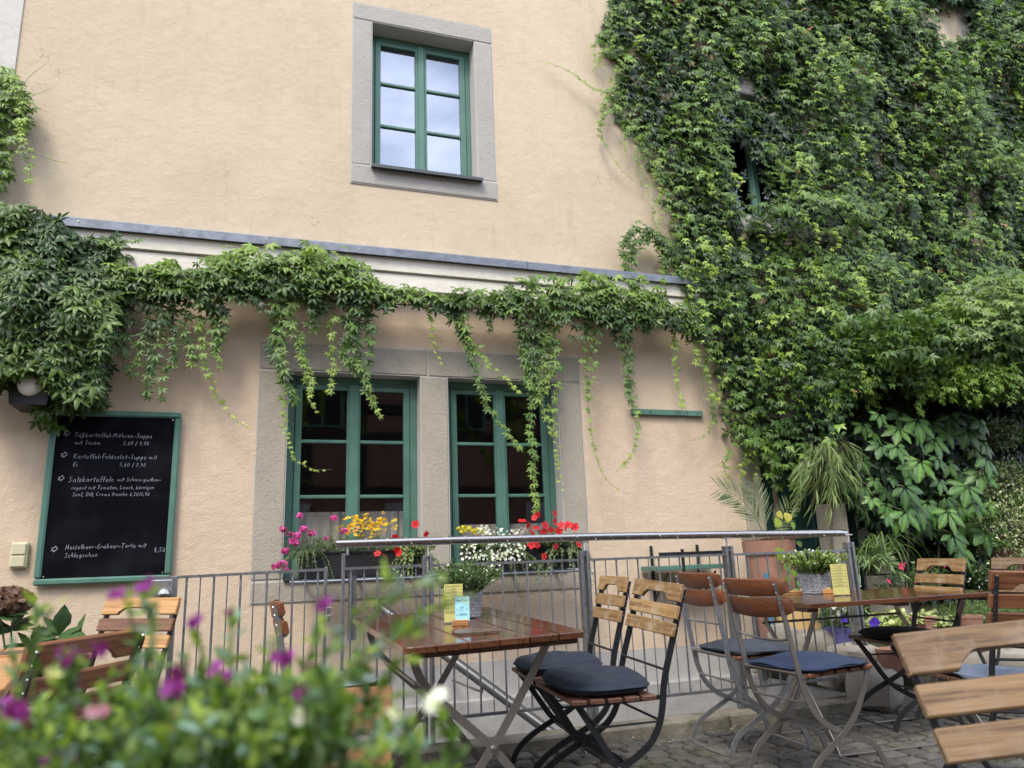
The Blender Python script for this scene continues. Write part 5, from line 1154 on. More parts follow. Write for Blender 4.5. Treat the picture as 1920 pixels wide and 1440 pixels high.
# woody stems of the creeper
for k, pts in enumerate(([(5.9, 5.35, -.05), (5.95, 5.4, 1.2), (5.6, 5.44, 2.4), (5.75, 5.46, 3.4), (5.8, 5.46, 4.9), (5.7, 5.46, 6.5)], [(6.1, 5.3, -.05), (6.3, 5.4, 1.5), (6.6, 5.45, 3.2), (6.5, 5.46, 5.2), (7.0, 5.46, 7)], [(4.22, 5.42, -.05), (4.2, 5.42, 1.3), (4.25, 5.42, 2.3), (4.1, 5.45, 3.5), (4.0, 5.46, 5)])):
    m = MB(); q = resample(smoothline(pts, 3), .08); q = q + gauss(len(q), .012); m.tube(q, list(np.linspace(.026, .010, len(q))), 8); obj('stem', m, 'bark', cr_, True)
for pts in ([(1150, 165), (1128, 215), (1125, 255), (1150, 300), (1175, 330), (1208, 352)], [(1165, 180), (1115, 170), (1075, 138), (1045, 122), (1008, 114)], [(1205, 250), (1190, 300), (1213, 340), (1218, 388)], [(1225, 300), (1235, 345), (1240, 390)],
            [(1165, 90), (1125, 100), (1108, 140)], [(1160, 40), (1120, 80), (1098, 92)], [(1370, 690), (1340, 745), (1310, 748)], [(1338, 745), (1336, 790), (1325, 818), (1292, 826)], [(1378, 780), (1392, 840), (1395, 870), (1370, 878), (1345, 872)], [(1400, 830), (1418, 870), (1412, 905)], [(1425, 840), (1440, 880), (1422, 900)]):
    strand(cr_, [at(px, py, 5.42 - .03 * math.sin(i)) for i, (px, py) in enumerate(pts)], .045, .014, .04, .45, 1.1, jit=.014)
for (ex, ey) in ((1150, 10), (1128, 45), (1140, 70), (1165, 110), (1140, 150), (1150, 190), (1175, 225), (1200, 240), (1205, 275), (1222, 300), (1240, 345), (1250, 380), (1262, 430), (1258, 460), (1268, 500), (1288, 545), (1300, 600), (1330, 650), (1352, 700), (1362, 740), (1380, 810), (1400, 840)):
    dx = RNG.uniform(-34, 2); dy = RNG.uniform(45, 95)
    strand(cr_, [at(ex + 18, ey, 5.34), at(ex + dx * .5, ey + dy * .3, 5.38), at(ex + dx, ey + dy * .7, 5.41), at(ex + dx * .8 + RNG.uniform(-8, 8), ey + dy, 5.42)], RNG.uniform(.038, .05), .018, .032, RNG.uniform(.3, .6), RNG.uniform(.8, 1.1), jit=.018, dens=1.3)
# tongue of creeper sticking out above the cornice
for pts in ([(1290, 500), (1250, 470), (1215, 432), (1190, 425), (1168, 440), (1172, 500), (1190, 545)], [(1260, 480), (1235, 440), (1200, 428)], [(1250, 470), (1245, 500), (1240, 530)], [(1215, 435), (1180, 470), (1185, 520), (1195, 560)]):
    strand(cr_, [at(px, py, 5.36) for px, py in pts], .055, .035, .022, .2, .5, jit=.03, dens=1.6)

# creeper along the cornice -----------------------------------------------------
cc_ = plant('cornice_creeper', 'strip of creeper running under the cornice with long shoots hanging over the windows', 'climbing plant', (1.0, 5.3, 3.0))
YC = 5.32
F = Foliage()
segs = [((180, 520), 30, 26), ((260, 525), 30, 30), ((330, 528), 28, 30), ((400, 520), 34, 24), ((450, 515), 42, 34), ((505, 508), 46, 40), ((560, 510), 50, 44), ((610, 515), 46, 44), ((655, 530), 40, 40), ((700, 545), 26, 24), ((750, 552), 16, 16), ((800, 556), 16, 15), ((850, 558), 18, 16), ((900, 562), 18, 18), ((945, 560), 22, 20), ((990, 562), 44, 36), ((1040, 560), 50, 44), ((1090, 560), 46, 46), ((1140, 565), 44, 42), ((1190, 572), 40, 40), ((1235, 578), 36, 36), ((1280, 590), 34, 34), ((1320, 600), 30, 34)]
SEGX = [s[0][0] for s in segs]
for px in np.arange(180, 1325, 2.0):
    cy = np.interp(px, SEGX, [s[0][1] for s in segs]); w1 = np.interp(px, SEGX, [s[1] for s in segs]); w2 = np.interp(px, SEGX, [s[2] for s in segs])
    dn = .5 + .5 * math.sin(px * .047 + 2 * math.sin(px * .021)) ; k = int((w1 + w2) * (.03 + .095 * dn ** 1.5) + RNG.random()); wob = 8 * math.sin(px * .055) + 6 * math.sin(px * .13 + 1)
    py = cy + wob * .6 + RNG.normal(0, .50, k) * (w1 + w2) / 2
    for y_ in py:
        q = at(px + RNG.normal(0, 5), y_, YC - RNG.random() * .10 - .02 * (w1 / 40)); t = np.clip(.30 - (y_ - cy) / 70 * .6 + RNG.normal(0, .18), 0, 1)
        F.add(T5, q, RNG.normal(0, .4, 3) + [0, -.35, -.8], RNG.normal(0, .3, 3) + [0, -.9, .75], .080 * RNG.uniform(.65, 1.2), lerp(DK, LG, t)[0] * RNG.uniform(.8, 1.25))
ff = F.obj('foliage', 'leaf', cc_, 'stuff')
ST = [  # hanging shoots: points on the photo, leaf size at start and end, tone, density
 ([(250, 540), (240, 590), (232, 640), (240, 690), (262, 705)], .055, .035, .1, .35, 1.5), ([(300, 540), (305, 600), (290, 650), (280, 700), (275, 750)], .06, .045, .1, .3, 1.3), ([(325, 545), (322, 600), (335, 640), (318, 690), (300, 700)], .055, .035, .1, .4, 1.5),
 ([(280, 545), (285, 600), (262, 650), (255, 690)], .055, .04, .1, .3, 1.3), ([(350, 540), (345, 600), (350, 650), (375, 670), (355, 690)], .055, .035, .15, .5, 1.3), ([(302, 690), (305, 730), (305, 755)], .045, .04, .2, .4, 1.0),
 ([(385, 560), (405, 600), (415, 640), (400, 660)], .06, .045, .2, .4, 1.6), ([(380, 570), (372, 620), (385, 680), (398, 710), (405, 740), (425, 770), (440, 790), (478, 807)], .05, .012, .5, 1.15, 1.1), ([(415, 560), (425, 610), (420, 620)], .06, .05, .1, .3, 1.2), ([(400, 620), (408, 660), (412, 690)], .05, .035, .3, .6, 1.2),
 ([(520, 540), (520, 590), (530, 640), (528, 690), (538, 730), (530, 780), (540, 820), (545, 850), (560, 868), (590, 882), (622, 880)], .055, .012, .4, 1.1, 1.2), ([(545, 540), (550, 600), (560, 650), (578, 690), (590, 720), (575, 750)], .055, .03, .35, .9, 1.4), ([(530, 560), (515, 620), (512, 660), (530, 700), (550, 740), (555, 760)], .06, .05, .15, .35, 1.2), ([(580, 550), (590, 600), (560, 640), (575, 700), (580, 760), (600, 775)], .055, .02, .3, .9, 1.1),
 ([(625, 590), (620, 640), (625, 690), (618, 745)], .04, .035, .6, .8, 1.1), ([(660, 560), (670, 610), (650, 660), (680, 690), (690, 720), (700, 755), (718, 792)], .06, .035, .15, .75, 1.3), ([(685, 560), (690, 600), (700, 640), (690, 690), (668, 700)], .06, .04, .15, .4, 1.3), ([(640, 560), (655, 620), (640, 670), (670, 700)], .06, .045, .1, .3, 1.4), ([(610, 550), (600, 590), (585, 610)], .06, .05, .1, .3, 1.2), ([(655, 555), (668, 620), (672, 680)], .06, .045, .1, .3, 1.3),
 ([(795, 570), (812, 610), (808, 640), (825, 670), (835, 685)], .035, .02, .6, 1., 1.0), ([(850, 575), (868, 620), (880, 660), (895, 700), (905, 740), (920, 775), (945, 800), (965, 830), (985, 850)], .05, .035, .25, .6, 1.3), ([(870, 575), (865, 610), (890, 650), (925, 690), (955, 715), (985, 745)], .05, .022, .5, 1., 1.4), ([(900, 575), (915, 600), (918, 628)], .06, .05, .1, .3, 1.1), ([(845, 570), (850, 600), (880, 640), (890, 660)], .055, .045, .2, .5, 1.4),
 ([(985, 590), (985, 640), (1000, 690), (998, 740), (990, 790), (1000, 840), (995, 890), (1005, 940), (1010, 975)], .055, .04, .2, .7, 1.3), ([(1010, 590), (1020, 650), (1005, 700), (1012, 750), (1030, 790), (1035, 830)], .055, .03, .3, .9, 1.3), ([(1035, 590), (1045, 650), (1040, 700), (1050, 730), (1035, 760), (1040, 820), (1045, 880), (1058, 930)], .05, .015, .4, 1.1, 1.2), ([(1000, 600), (1005, 660), (980, 700), (1000, 730)], .055, .045, .15, .4, 1.5), ([(1020, 600), (1030, 680), (1025, 740)], .055, .04, .3, .7, 1.4), ([(975, 590), (975, 640), (985, 690)], .06, .05, .15, .4, 1.3),
 ([(1095, 600), (1100, 660), (1098, 720), (1105, 780), (1112, 830), (1120, 870), (1140, 905), (1165, 922), (1182, 926)], .042, .010, .35, 1.1, 1.2), ([(1112, 600), (1115, 660), (1110, 700), (1100, 740)], .04, .03, .3, .6, 1.0), ([(1170, 600), (1165, 650), (1180, 700), (1180, 745), (1195, 790), (1192, 830), (1180, 860), (1155, 885)], .048, .022, .25, .95, 1.3), ([(1180, 600), (1182, 660), (1172, 720), (1183, 760)], .05, .04, .15, .3, 1.0), ([(1265, 620), (1262, 670), (1270, 720), (1278, 768)], .04, .03, .6, .95, 1.3), ([(1330, 640), (1325, 700), (1330, 740), (1350, 750)], .045, .03, .5, .9, 1.2), ([(1150, 590), (1155, 625), (1160, 650)], .06, .05, .05, .2, 1.1), ([(1290, 610), (1300, 650), (1310, 690)], .05, .04, .4, .8, 1.2),
]
for pts, s0, s1, c0, c1, de in ST:
    strand(cc_, [at(px, py, 5.30 + .02 * math.sin(i + px)) for i, (px, py) in enumerate(pts)], s0, s1, .040, c0, c1, dens=de * 1.15, jit=.018)
m = MB(); m.tube(resample([at(px, 540 + (px - 200) * .055, 5.38) for px in (100, 300, 500, 700, 900, 1100, 1300)], .06), .008, 6); obj('stem', m, 'bark', cc_, True)
# creeper at the left edge --------------------------------------------------------
lc_ = plant('corner_creeper', 'heavy dark creeper mass hanging above the blackboard at the left edge', 'climbing plant', (-1.3, 5.2, 2.4))
F = Foliage()
POL = [(-60, 395), (60, 398), (110, 412), (150, 440), (215, 438), (235, 455), (180, 490), (225, 540), (212, 600), (205, 660), (185, 700), (190, 745), (130, 752), (100, 735), (70, 700), (20, 705), (-60, 740)]
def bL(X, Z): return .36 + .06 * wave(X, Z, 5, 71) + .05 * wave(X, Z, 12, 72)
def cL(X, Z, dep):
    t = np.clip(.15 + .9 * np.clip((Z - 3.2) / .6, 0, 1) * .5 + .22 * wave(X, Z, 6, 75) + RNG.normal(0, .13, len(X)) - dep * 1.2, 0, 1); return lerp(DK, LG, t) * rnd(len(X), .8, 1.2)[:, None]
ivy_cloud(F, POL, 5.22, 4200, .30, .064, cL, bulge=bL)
ivy_cloud(F, [(100, 700), (130, 740), (170, 745), (120, 775), (60, 770)], 5.3, 60, .1, .05, lambda X, Z, d: lerp(DK, MG, rnd(len(X))), bulge=lambda X, Z: X * 0 + .2)
ivy_cloud(F, [(60, 760), (100, 770), (108, 800), (70, 800)], 5.4, 14, .03, .06, lambda X, Z, d: lerp(DK, MG, rnd(len(X))), bulge=lambda X, Z: X * 0 + .08)
ivy_cloud(F, [(-60, 100), (10, 120), (38, 150), (60, 190), (45, 240), (10, 230), (20, 300), (10, 350), (-60, 350)], 5.35, 420, .16, .062, lambda X, Z, d: lerp(DK, LG, np.clip(.5 + RNG.normal(0, .2, len(X)), 0, 1)), bulge=lambda X, Z: X * 0 + .2)
F.obj('foliage', 'leaf', lc_, 'stuff')
for pts, s0, s1, c0, c1, de in (([(20, 140), (45, 185), (40, 230), (45, 270)], .05, .035, .5, .9, 1.6), ([(30, 180), (55, 140), (88, 120)], .02, .008, .9, 1.2, .5), ([(40, 190), (70, 175), (98, 166)], .016, .008, .9, 1.2, .5), ([(20, 260), (50, 290), (58, 320), (55, 350)], .045, .035, .3, .7, 1.2), ([(50, 280), (85, 298), (130, 306)], .03, .008, .8, 1.2, .7), ([(0, 560), (20, 640), (30, 700)], .05, .035, .6, .9, 1.2), ([(10, 420), (15, 480), (12, 500)], .045, .03, .7, 1.1, 1.5), ([(110, 690), (140, 715), (182, 740)], .045, .02, .4, 1., 1.2), ([(150, 600), (160, 660), (165, 700)], .06, .05, .1, .3, 1.), ([(90, 440), (180, 450), (250, 452), (272, 448)], .055, .035, .2, .4, 1.6)):
    strand(lc_, [at(px, py, 5.22 + .0 * px) for px, py in pts], s0, s1, .038, c0, c1, dens=de, jit=.015)

# flower boxes on the window sills ------------------------------------------------
def wicker_box(name, x0, x1, label):
    t = thing(name, label, 'window box', ((x0 + x1) / 2, 5.22, .915), 0, 'black wicker window boxes')
    w2 = (x1 - x0) / 2; h = .155; nx, nz = 150, 16
    def face(nm, f):
        m = MB(); V = []
        for j in range(nz * 2 + 1):
            for i in range(nx + 1):
                u = i / nx; v = j / (nz * 2); ph = math.pi * u * 46 + (math.pi if (j // 2) % 2 else 0)
                d = .0028 * math.sin(ph) * (1 if j % 2 else .25) - (.0016 if j % 2 == 0 else 0); V.append(f(u, v, d))
        F = [[j * (nx + 1) + i, j * (nx + 1) + i + 1, (j + 1) * (nx + 1) + i + 1, (j + 1) * (nx + 1) + i] for j in range(nz * 2) for i in range(nx)]
        m.add(V, F); return obj(nm, m, 'wicker', t, True)
    face('woven_front', lambda u, v, d: (-w2 + .012 + u * (2 * w2 - .024) + 0, -.085 - .010 * v - d, .004 + v * h))
    m = MB(); m.box(-w2, w2, -.102, -.082, h - .004, h + .012, .004); m.box(-w2, w2, .07, .09, h - .004, h + .012, .004); m.box(-w2, -w2 + .02, -.082, .07, h - .004, h + .012, .004); m.box(w2 - .02, w2, -.082, .07, h - .004, h + .012, .004); obj('rim', m, 'wicker', t)
    for s in (-1, 1):
        m = MB(); m.box(s * w2 - .012 * s - .004, s * w2 - .012 * s + .004, -.086, .08, .0, h - .005, .001); obj('woven_end', m, 'wicker', t)
    m = MB(); m.box(-w2 + .01, w2 - .01, -.078, .08, 0, .006); m.box(-w2 + .01, w2 - .01, .074, .082, 0, h - .005); obj('liner', m, 'wicker', t)
    m = MB(); m.box(-w2 + .014, w2 - .014, -.078, .074, h - .035, h - .02); o = obj('potting_soil', m, 'soil', t)
    return t
wicker_box('window_box', .29, 1.12, 'black wicker window box with pink, yellow and red flowers under the left window')
wicker_box('window_box', 1.405, 2.235, 'black wicker window box with yellow, white and red flowers under the right window')
for (a, b, lab) in ((.25, 1.17, 'steel bracket shelf carrying the window box under the left window'), (1.39, 2.28, 'steel bracket shelf carrying the window box under the right window')):
    t = thing('window_box_bracket', lab, 'bracket', ((a + b) / 2, 5.2, .885), 0, 'window box brackets')
    m = MB(); w2 = (b - a) / 2; m.tube([(-w2, -.09, .012), (w2, -.09, .012)], .009, 8); m.tube([(-w2, .10, .012), (w2, .10, .012)], .009, 8); obj('bar', m, 'zinc', t, 'auto')
    for x in (-w2 + .1, 0, w2 - .1):
        m = MB(); m.box(x - .012, x + .012, -.10, .29, .0212, .0262); obj('arm', m, 'zinc', t)
def stems_bush(par, c, rad, n, h, mt='leaf', tm=TS, s=.022, col=(DK, LG), lean=(0, -.3), seed=0, wob=.5, name='foliage', hang=0., per=16, stemc='stem_g', st_r=.0014):
    F = Foliage(); M_ = MB(); tips = []
    for i in range(n):
        a = RNG.uniform(0, 6.28); r = math.sqrt(RNG.random()); b = np.array(c) + np.array([math.cos(a) * rad[0] * r * .5, math.sin(a) * rad[1] * r * .5, 0])
        L_ = h * RNG.uniform(.6, 1.1); e = b + np.array([math.cos(a) * rad[0] * r + lean[0] * L_, math.sin(a) * rad[1] * r + lean[1] * L_, L_ * (1 - .35 * r)]); mid = (b + e) / 2 + np.array([0, 0, L_ * .22]) + RNG.normal(0, .01, 3)
        e = e - np.array([0, 0, hang * r * L_])
        t = np.linspace(0, 1, 7)[:, None]; P = b * (1 - t) ** 2 + 2 * mid * t * (1 - t) + e * t * t; M_.tube(P, st_r, 4); tips.append(e)
        k = per; tt = rnd(k, .15, 1.)[:, None]; Q = b * (1 - tt) ** 2 + 2 * mid * tt * (1 - tt) + e * tt * tt
        d = e - b; d = d / np.linalg.norm(d); F.add(tm, Q, gauss(k, wob) + d[None] * .8, gauss(k, .4) + [0, -.3, 1], s * rnd(k, .7, 1.25), lerp(col[0], col[1], np.clip(tt[:, 0] * .7 + rnd(k, -.2, .35), 0, 1)))
    if st_r: obj('stems', M_, stemc, par)['kind'] = 'stuff'
    F.obj(name, mt, par, 'stuff'); return np.array(tips)
def blossoms(par, pos, size, col, tm=TF, name='blossom', nrm=(0, -1, .4), centre=None, var=.15, single=False):
    pos = np.atleast_2d(pos); n = len(pos); nr = gauss(n, .2) + np.array(nrm)
    if single:
        for i in range(n):
            F = Foliage(); F.add(tm, pos[i], RNG.normal(0, 1, 3), nr[i], size * RNG.uniform(.8, 1.15), np.array(col) * RNG.uniform(1 - var, 1 + var)); 
            if centre: F.add(TF, pos[i] + nr[i] / np.linalg.norm(nr[i]) * size * .12, (1, 0, 0), nr[i], size * .22, centre)
            F.obj(name, 'petal', par)
        return
    F = Foliage(); F.add(tm, pos, gauss(n), nr, size * rnd(n, .75, 1.2), np.array(col)[None] * rnd(n, 1 - var, 1 + var)[:, None])
    if centre: F.add(TF, pos + nr / np.linalg.norm(nr, axis=1, keepdims=True) * size * .12, gauss(n), nr, size * .25, centre)
    F.obj(name, 'petal', par, 'stuff')
def umbel(par, c, r, n, col, s=.011):
    d = gauss(n); d /= np.linalg.norm(d, axis=1, keepdims=True); d[:, 1] = -np.abs(d[:, 1]); d[:, 2] = d[:, 2] * .8
    F = Foliage(); F.add(TF6, np.array(c) + d * r * rnd(n, .75, 1.)[:, None] * [1, .8, .75], gauss(n), d + gauss(n, .15), s * rnd(n, .8, 1.1), np.array(col)[None] * rnd(n, .75, 1.25)[:, None]); F.obj('flower_head', 'petal', par)
PK, YL, RD_, WH = (.62, .10, .40), (.80, .55, .02), (.62, .012, .018), (.80, .80, .78)
BX = 5.17
v1 = plant('verbena', 'pink verbena spilling over the left end of the left window box', 'flower', (.34, BX, 1.04))
def off(par, pts): return [p - np.array(par.location) for p in pts]
def bush(par, c, *a, **k): return stems_bush(par, np.array(c) - np.array(par.location), *a, **k)
bush(v1, (.38, BX + .02, 1.04), (.14, .10), 46, .15, s=.026, col=((.035, .07, .03), (.12, .19, .08)), tm=TN, per=22, wob=.7)
bush(v1, (.33, BX - .08, 1.06), (.12, .06), 26, .12, s=.024, col=((.05, .09, .04), (.15, .2, .09)), tm=TN, hang=1.9, per=22, wob=.8)
bush(v1, (.56, BX, 1.04), (.13, .08), 30, .17, s=.026, col=((.04, .08, .03), (.13, .2, .08)), tm=TN, per=20)
for (px, py, r, n) in ((562, 967, .022, 20), (626, 971, .022, 20), (530, 992, .024, 22), (541, 1000, .022, 18), (568, 992, .026, 26), (583, 1000, .026, 26), (557, 1004, .028, 26), (552, 1018, .03, 30), (535, 1033, .024, 22), (530, 1058, .034, 40), (517, 1062, .026, 26), (536, 1068, .022, 18), (612, 1010, .014, 12), (645, 995, .026, 22), (548, 1012, .026, 24)):
    umbel(v1, at(px, py, BX - .10) - np.array(v1.location), r, n, PK)
for (a, b) in (((562, 967), (572, 1020)), ((626, 971), (625, 1025))):
    m = MB(); m.tube([at(a[0], a[1], BX - .08) - np.array(v1.location), at(b[0], b[1], BX - .02) - np.array(v1.location)], .0015, 5); obj('stalk', m, 'stem_g', v1)
v2 = plant('bidens', 'yellow daisy like flowers in the middle of the left window box', 'flower', (.75, BX, 1.04))
bush(v2, (.75, BX, 1.04), (.17, .09), 60, .17, s=.022, col=((.035, .08, .02), (.10, .19, .04)), tm=TN, per=26, wob=.8)
P = [at(RNG.normal(690, 26), RNG.normal(983, 9), BX - .08) for _ in range(115)] + [at(RNG.normal(672, 18), RNG.normal(1002, 6), BX - .1) for _ in range(9)] + [at(718, 959, BX - .08), at(737, 977, BX - .08), at(650, 972, BX - .08), at(742, 975, BX - .08)]
blossoms(v2, np.array(P) - np.array(v2.location), .0135, YL, nrm=(0, -.5, 1), centre=(.55, .25, .01))
P = [at(RNG.normal(662, 7), RNG.normal(990, 5), BX - .1) for _ in range(14)]; blossoms(v2, np.array(P) - np.array(v2.location), .011, (.8, .33, .02), nrm=(0, -.8, .6))
v3 = plant('petunia', 'red petunia with pale trailing foliage at the right end of the left window box', 'flower', (1.03, BX, 1.04))
bush(v3, (1.02, BX, 1.03), (.13, .09), 46, .12, s=.026, col=((.10, .15, .05), (.40, .46, .20)), tm=TS, per=16, wob=.8)
bush(v3, (1.03, BX - .08, 1.03), (.15, .05), 34, .14, s=.022, col=((.10, .15, .05), (.34, .40, .17)), tm=TS, hang=2.4, per=15, wob=.8)
blossoms(v3, np.array([at(x, y, BX - .13) for x, y in ((708, 1038), (720, 1042), (748, 1037), (741, 1008), (798, 1003), (779, 983), (745, 1031))]) - np.array(v3.location), .026, RD_, TF6, single=True, centre=(.08, .01, .02))
v4 = plant('marigold', 'small pale yellow marigolds at the left end of the right window box', 'flower', (1.46, BX, 1.04))
bush(v4, (1.47, BX, 1.04), (.10, .07), 26, .085, s=.022, col=((.04, .08, .02), (.14, .22, .05)), tm=TS, per=16)
for (px, py) in ((870, 988), (880, 990), (866, 997), (886, 995), (895, 993), (903, 996), (874, 995), (891, 999), (860, 991)): umbel(v4, at(px, py, BX - .09) - np.array(v4.location), .015, 22, (.74, .66, .10), .009)
v5 = plant('bacopa', 'mass of tiny white flowers hanging from the middle of the right window box', 'flower', (1.66, BX, 1.04))
bush(v5, (1.67, BX, 1.03), (.20, .08), 46, .10, s=.016, col=((.04, .08, .03), (.16, .22, .09)), tm=TS, per=18)
bush(v5, (1.63, BX - .09, 1.03), (.22, .04), 60, .13, s=.015, col=((.04, .08, .03), (.15, .22, .09)), tm=TS, hang=2.2, per=16)
P = [at(RNG.uniform(865, 985), 1018 + RNG.uniform(0, 32), BX - .16) for _ in range(105)] + [at(RNG.normal(935, 18), RNG.normal(1045, 8), BX - .16) for _ in range(40)] + [at(RNG.uniform(895, 990), RNG.uniform(990, 1010), BX - .1) for _ in range(60)] + [at(RNG.normal(905, 6), RNG.normal(994, 4), BX - .1) for _ in range(18)] + [at(RNG.uniform(905, 940), RNG.uniform(1055, 1068), BX - .16) for _ in range(7)]
blossoms(v5, np.array(P) - np.array(v5.location), .0095, WH, nrm=(0, -1, .3))
v6 = plant('petunia', 'bright red petunias filling the right end of the right window box', 'flower', (2.05, BX, 1.04))
bush(v6, (2.05, BX, 1.04), (.20, .09), 50, .13, s=.03, col=((.04, .08, .03), (.13, .2, .07)), tm=TS, per=16)
bush(v6, (2.12, BX - .09, 1.03), (.18, .04), 34, .17, s=.024, col=((.06, .09, .04), (.2, .24, .10)), tm=TS, hang=2.0, per=14)
P = [(979, 977), (1002, 971), (1007, 965), (1005, 990), (1012, 996), (1022, 985), (1033, 993), (1040, 978), (1048, 996), (1060, 990), (1066, 984), (1078, 988), (1040, 963), (998, 1000), (1020, 998), (997, 1021), (1007, 1021), (1042, 1024), (1085, 1020), (1020, 1043), (990, 985), (1052, 985)]
blossoms(v6, np.array([at(x, y, BX - .14) for x, y in P]) - np.array(v6.location), .027, RD_, TF6, single=True, centre=(.10, .01, .02))

# table plants ----------------------------------------------------------------
def brickpot(name, p, label, rz=.3, s=.125):
    t = thing(name, label, 'plant pot', p, rz, 'grey brick patterned pots on the tables'); h = .115
    m = MB(); a, b = s / 2 * .82, s / 2; m.add([(-a, -a, 0), (a, -a, 0), (a, a, 0), (-a, a, 0), (-b, -b, h), (b, -b, h), (b, b, h), (-b, b, h), (-b + .006, -b + .006, h), (b - .006, -b + .006, h), (b - .006, b - .006, h), (-b + .006, b - .006, h), (-a, -a, h - .02), (a, -a, h - .02), (a, a, h - .02), (-a, a, h - .02)], [(0, 3, 2, 1), (0, 1, 5, 4), (1, 2, 6, 5), (2, 3, 7, 6), (3, 0, 4, 7), (4, 5, 9, 8), (5, 6, 10, 9), (6, 7, 11, 10), (7, 4, 8, 11), (8, 9, 13, 12), (9, 10, 14, 13), (10, 11, 15, 14), (11, 8, 12, 15), (12, 13, 14, 15)]); body = obj('pot_body', m, 'brickpot', t)
    m = MB(); rows = 8
    for f in range(4):
        R_ = Matrix.Rotation(f * math.pi / 2, 4, 'Z')
        for j in range(rows):
            z0 = .004 + j * (h - .008) / rows; z1 = z0 + (h - .008) / rows - .0018; hw = a + (b - a) * (z0 + z1) / 2 / h; k = 4; o_ = (j % 2) * .5
            for i in range(-1, k):
                xa = max(-hw, -hw + (i + o_) * 2 * hw / k + .0008); xb = min(hw, -hw + (i + 1 + o_) * 2 * hw / k - .0008)
                if xb - xa < .004: continue
                q = MB(); q.box(xa, xb, -hw - .0022 - .0012 * ((i * 7 + j * 3) % 3), -hw + .002, z0, z1, .0006); m.add([tuple(R_ @ Vector(v)) for v in q.v], q.f)
    o = obj('brick_relief', m, 'brickpot', body); o['kind'] = 'stuff'
    return t
pp1 = on(tabL, 871, 1158); brickpot('plant_pot', pp1, 'grey brick patterned pot half hidden behind the reserved card', .35)
h1 = plant('false_heather', 'fine leaved dark green shrub with tiny white flowers in the pot on the reserved table', 'potted plant', tuple(pp1 + Vector((0, 0, .10))))
tp = stems_bush(h1, (0, 0, 0), (.13, .13), 120, .16, s=.013, col=((.020, .045, .018), (.10, .17, .05)), tm=TS, per=44, wob=.8, lean=(0, 0))
blossoms(h1, tp[:22] + gauss(22, .01), .006, WH, nrm=(0, -.5, .8))
pp2 = on(tabR, 1531, 1113); brickpot('plant_pot', pp2, 'grey brick patterned pot beside the menu on the right hand table', .12, .13)
h2 = plant('false_heather', 'bright green fine leaved shrub in the pot on the right hand table', 'potted plant', tuple(pp2 + Vector((0, 0, .10))))
tp = stems_bush(h2, (0, 0, 0), (.13, .13), 120, .17, s=.015, col=((.035, .075, .02), (.26, .36, .08)), tm=TS, per=44, wob=.8, lean=(.05, 0))
blossoms(h2, tp[:30] + gauss(30, .01), .006, WH, nrm=(0, -.5, .8))

# ------------------------------------------------------------------ planting at the right of the terrace
def potl(name, c, r0, r1, h, mt, label, rim=.02, cat='plant pot'):
    t = thing(name, label, cat, c); m = MB(); m.lathe([(.0001, 0), (r0, 0), (r0 + (r1 - r0) * .9, h * .86), (r1 + rim * .2, h * .86), (r1 + rim * .3, h), (r1 - .012, h), (r1 - .02, h * .9), (.0001, h * .88)], 32, cap=False); obj('pot_body', m, mt, t, 'auto')
    m = MB(); m.lathe([(.0001, h * .885), (r1 - .019, h * .885)], 24, cap=False); obj('soil_fill', m, 'soil', t); return t
def rock(c, s, label, seed, mt='rock'):
    r = np.random.default_rng(seed); n, k = 14, 9; V = []; F = []; ph = r.uniform(0, 6.28, 12)
    for j in range(k + 1):
        b = math.pi * j / k
        for i in range(n):
            a = 2 * math.pi * i / n; q = 1 + .12 * math.sin(2 * a + ph[0] + b) + .09 * math.sin(3 * b + ph[1]) * math.cos(2 * a + ph[2]) + r.uniform(-.05, .05)
            f = lambda v: math.copysign(abs(v) ** .62, v); V.append((f(math.sin(b) * math.cos(a)) * s[0] * q, f(math.sin(b) * math.sin(a)) * s[1] * q, f(math.cos(b)) * s[2] * q))
    for j in range(k):
        for i in range(n): F.append([j * n + i, j * n + (i + 1) % n, (j + 1) * n + (i + 1) % n, (j + 1) * n + i])
    m = MB(); m.add(V, F); o = obj('garden_rock', m, mt, None, 'auto'); o.location = c; o.rotation_euler = (0, 0, r.uniform(0, 3)); return tag(o, label, 'rock', 'rocks edging the raised bed')
bed = MB(); bed.prism([(3.95, 4.45), (4.3, 4.28), (9.5, 4.3), (9.5, 5.45), (3.95, 5.45)], -.2, .33, 'z'); tag(obj('raised_bed', bed, 'soil'), kind='structure')
def zpl(px, py, z): p = atz(px, py, z); return p
for i, (px, py, Y, s, lab) in enumerate(((1600, 1236, 4.25, (.16, .13, .10), 'pale sandy rock behind the railing corner at the edge of the bed'), (1530, 1210, 4.5, (.17, .14, .10), 'lichen speckled rock seen through the railing bars below the yellow pot'), (1640, 1290, 4.12, (.20, .14, .13), 'large grey block of stone on the cobbles right of the railing end'),
                                      (1480, 1200, 4.7, (.12, .12, .11), 'brown rock behind the bars under the terracotta pot'), (1700, 1235, 4.2, (.17, .12, .09), 'low rock under the dark bench chair right of the railing'), (1800, 1240, 4.22, (.2, .13, .11), 'rock at the foot of the ferny plants'), (1890, 1245, 4.24, (.2, .13, .11), 'rock at the right picture edge'), (1565, 1262, 4.3, (.13, .1, .09), 'small dark rock between the railing post and the grey block'))):
    rock(at(px, py, Y), s, lab, i + 20)
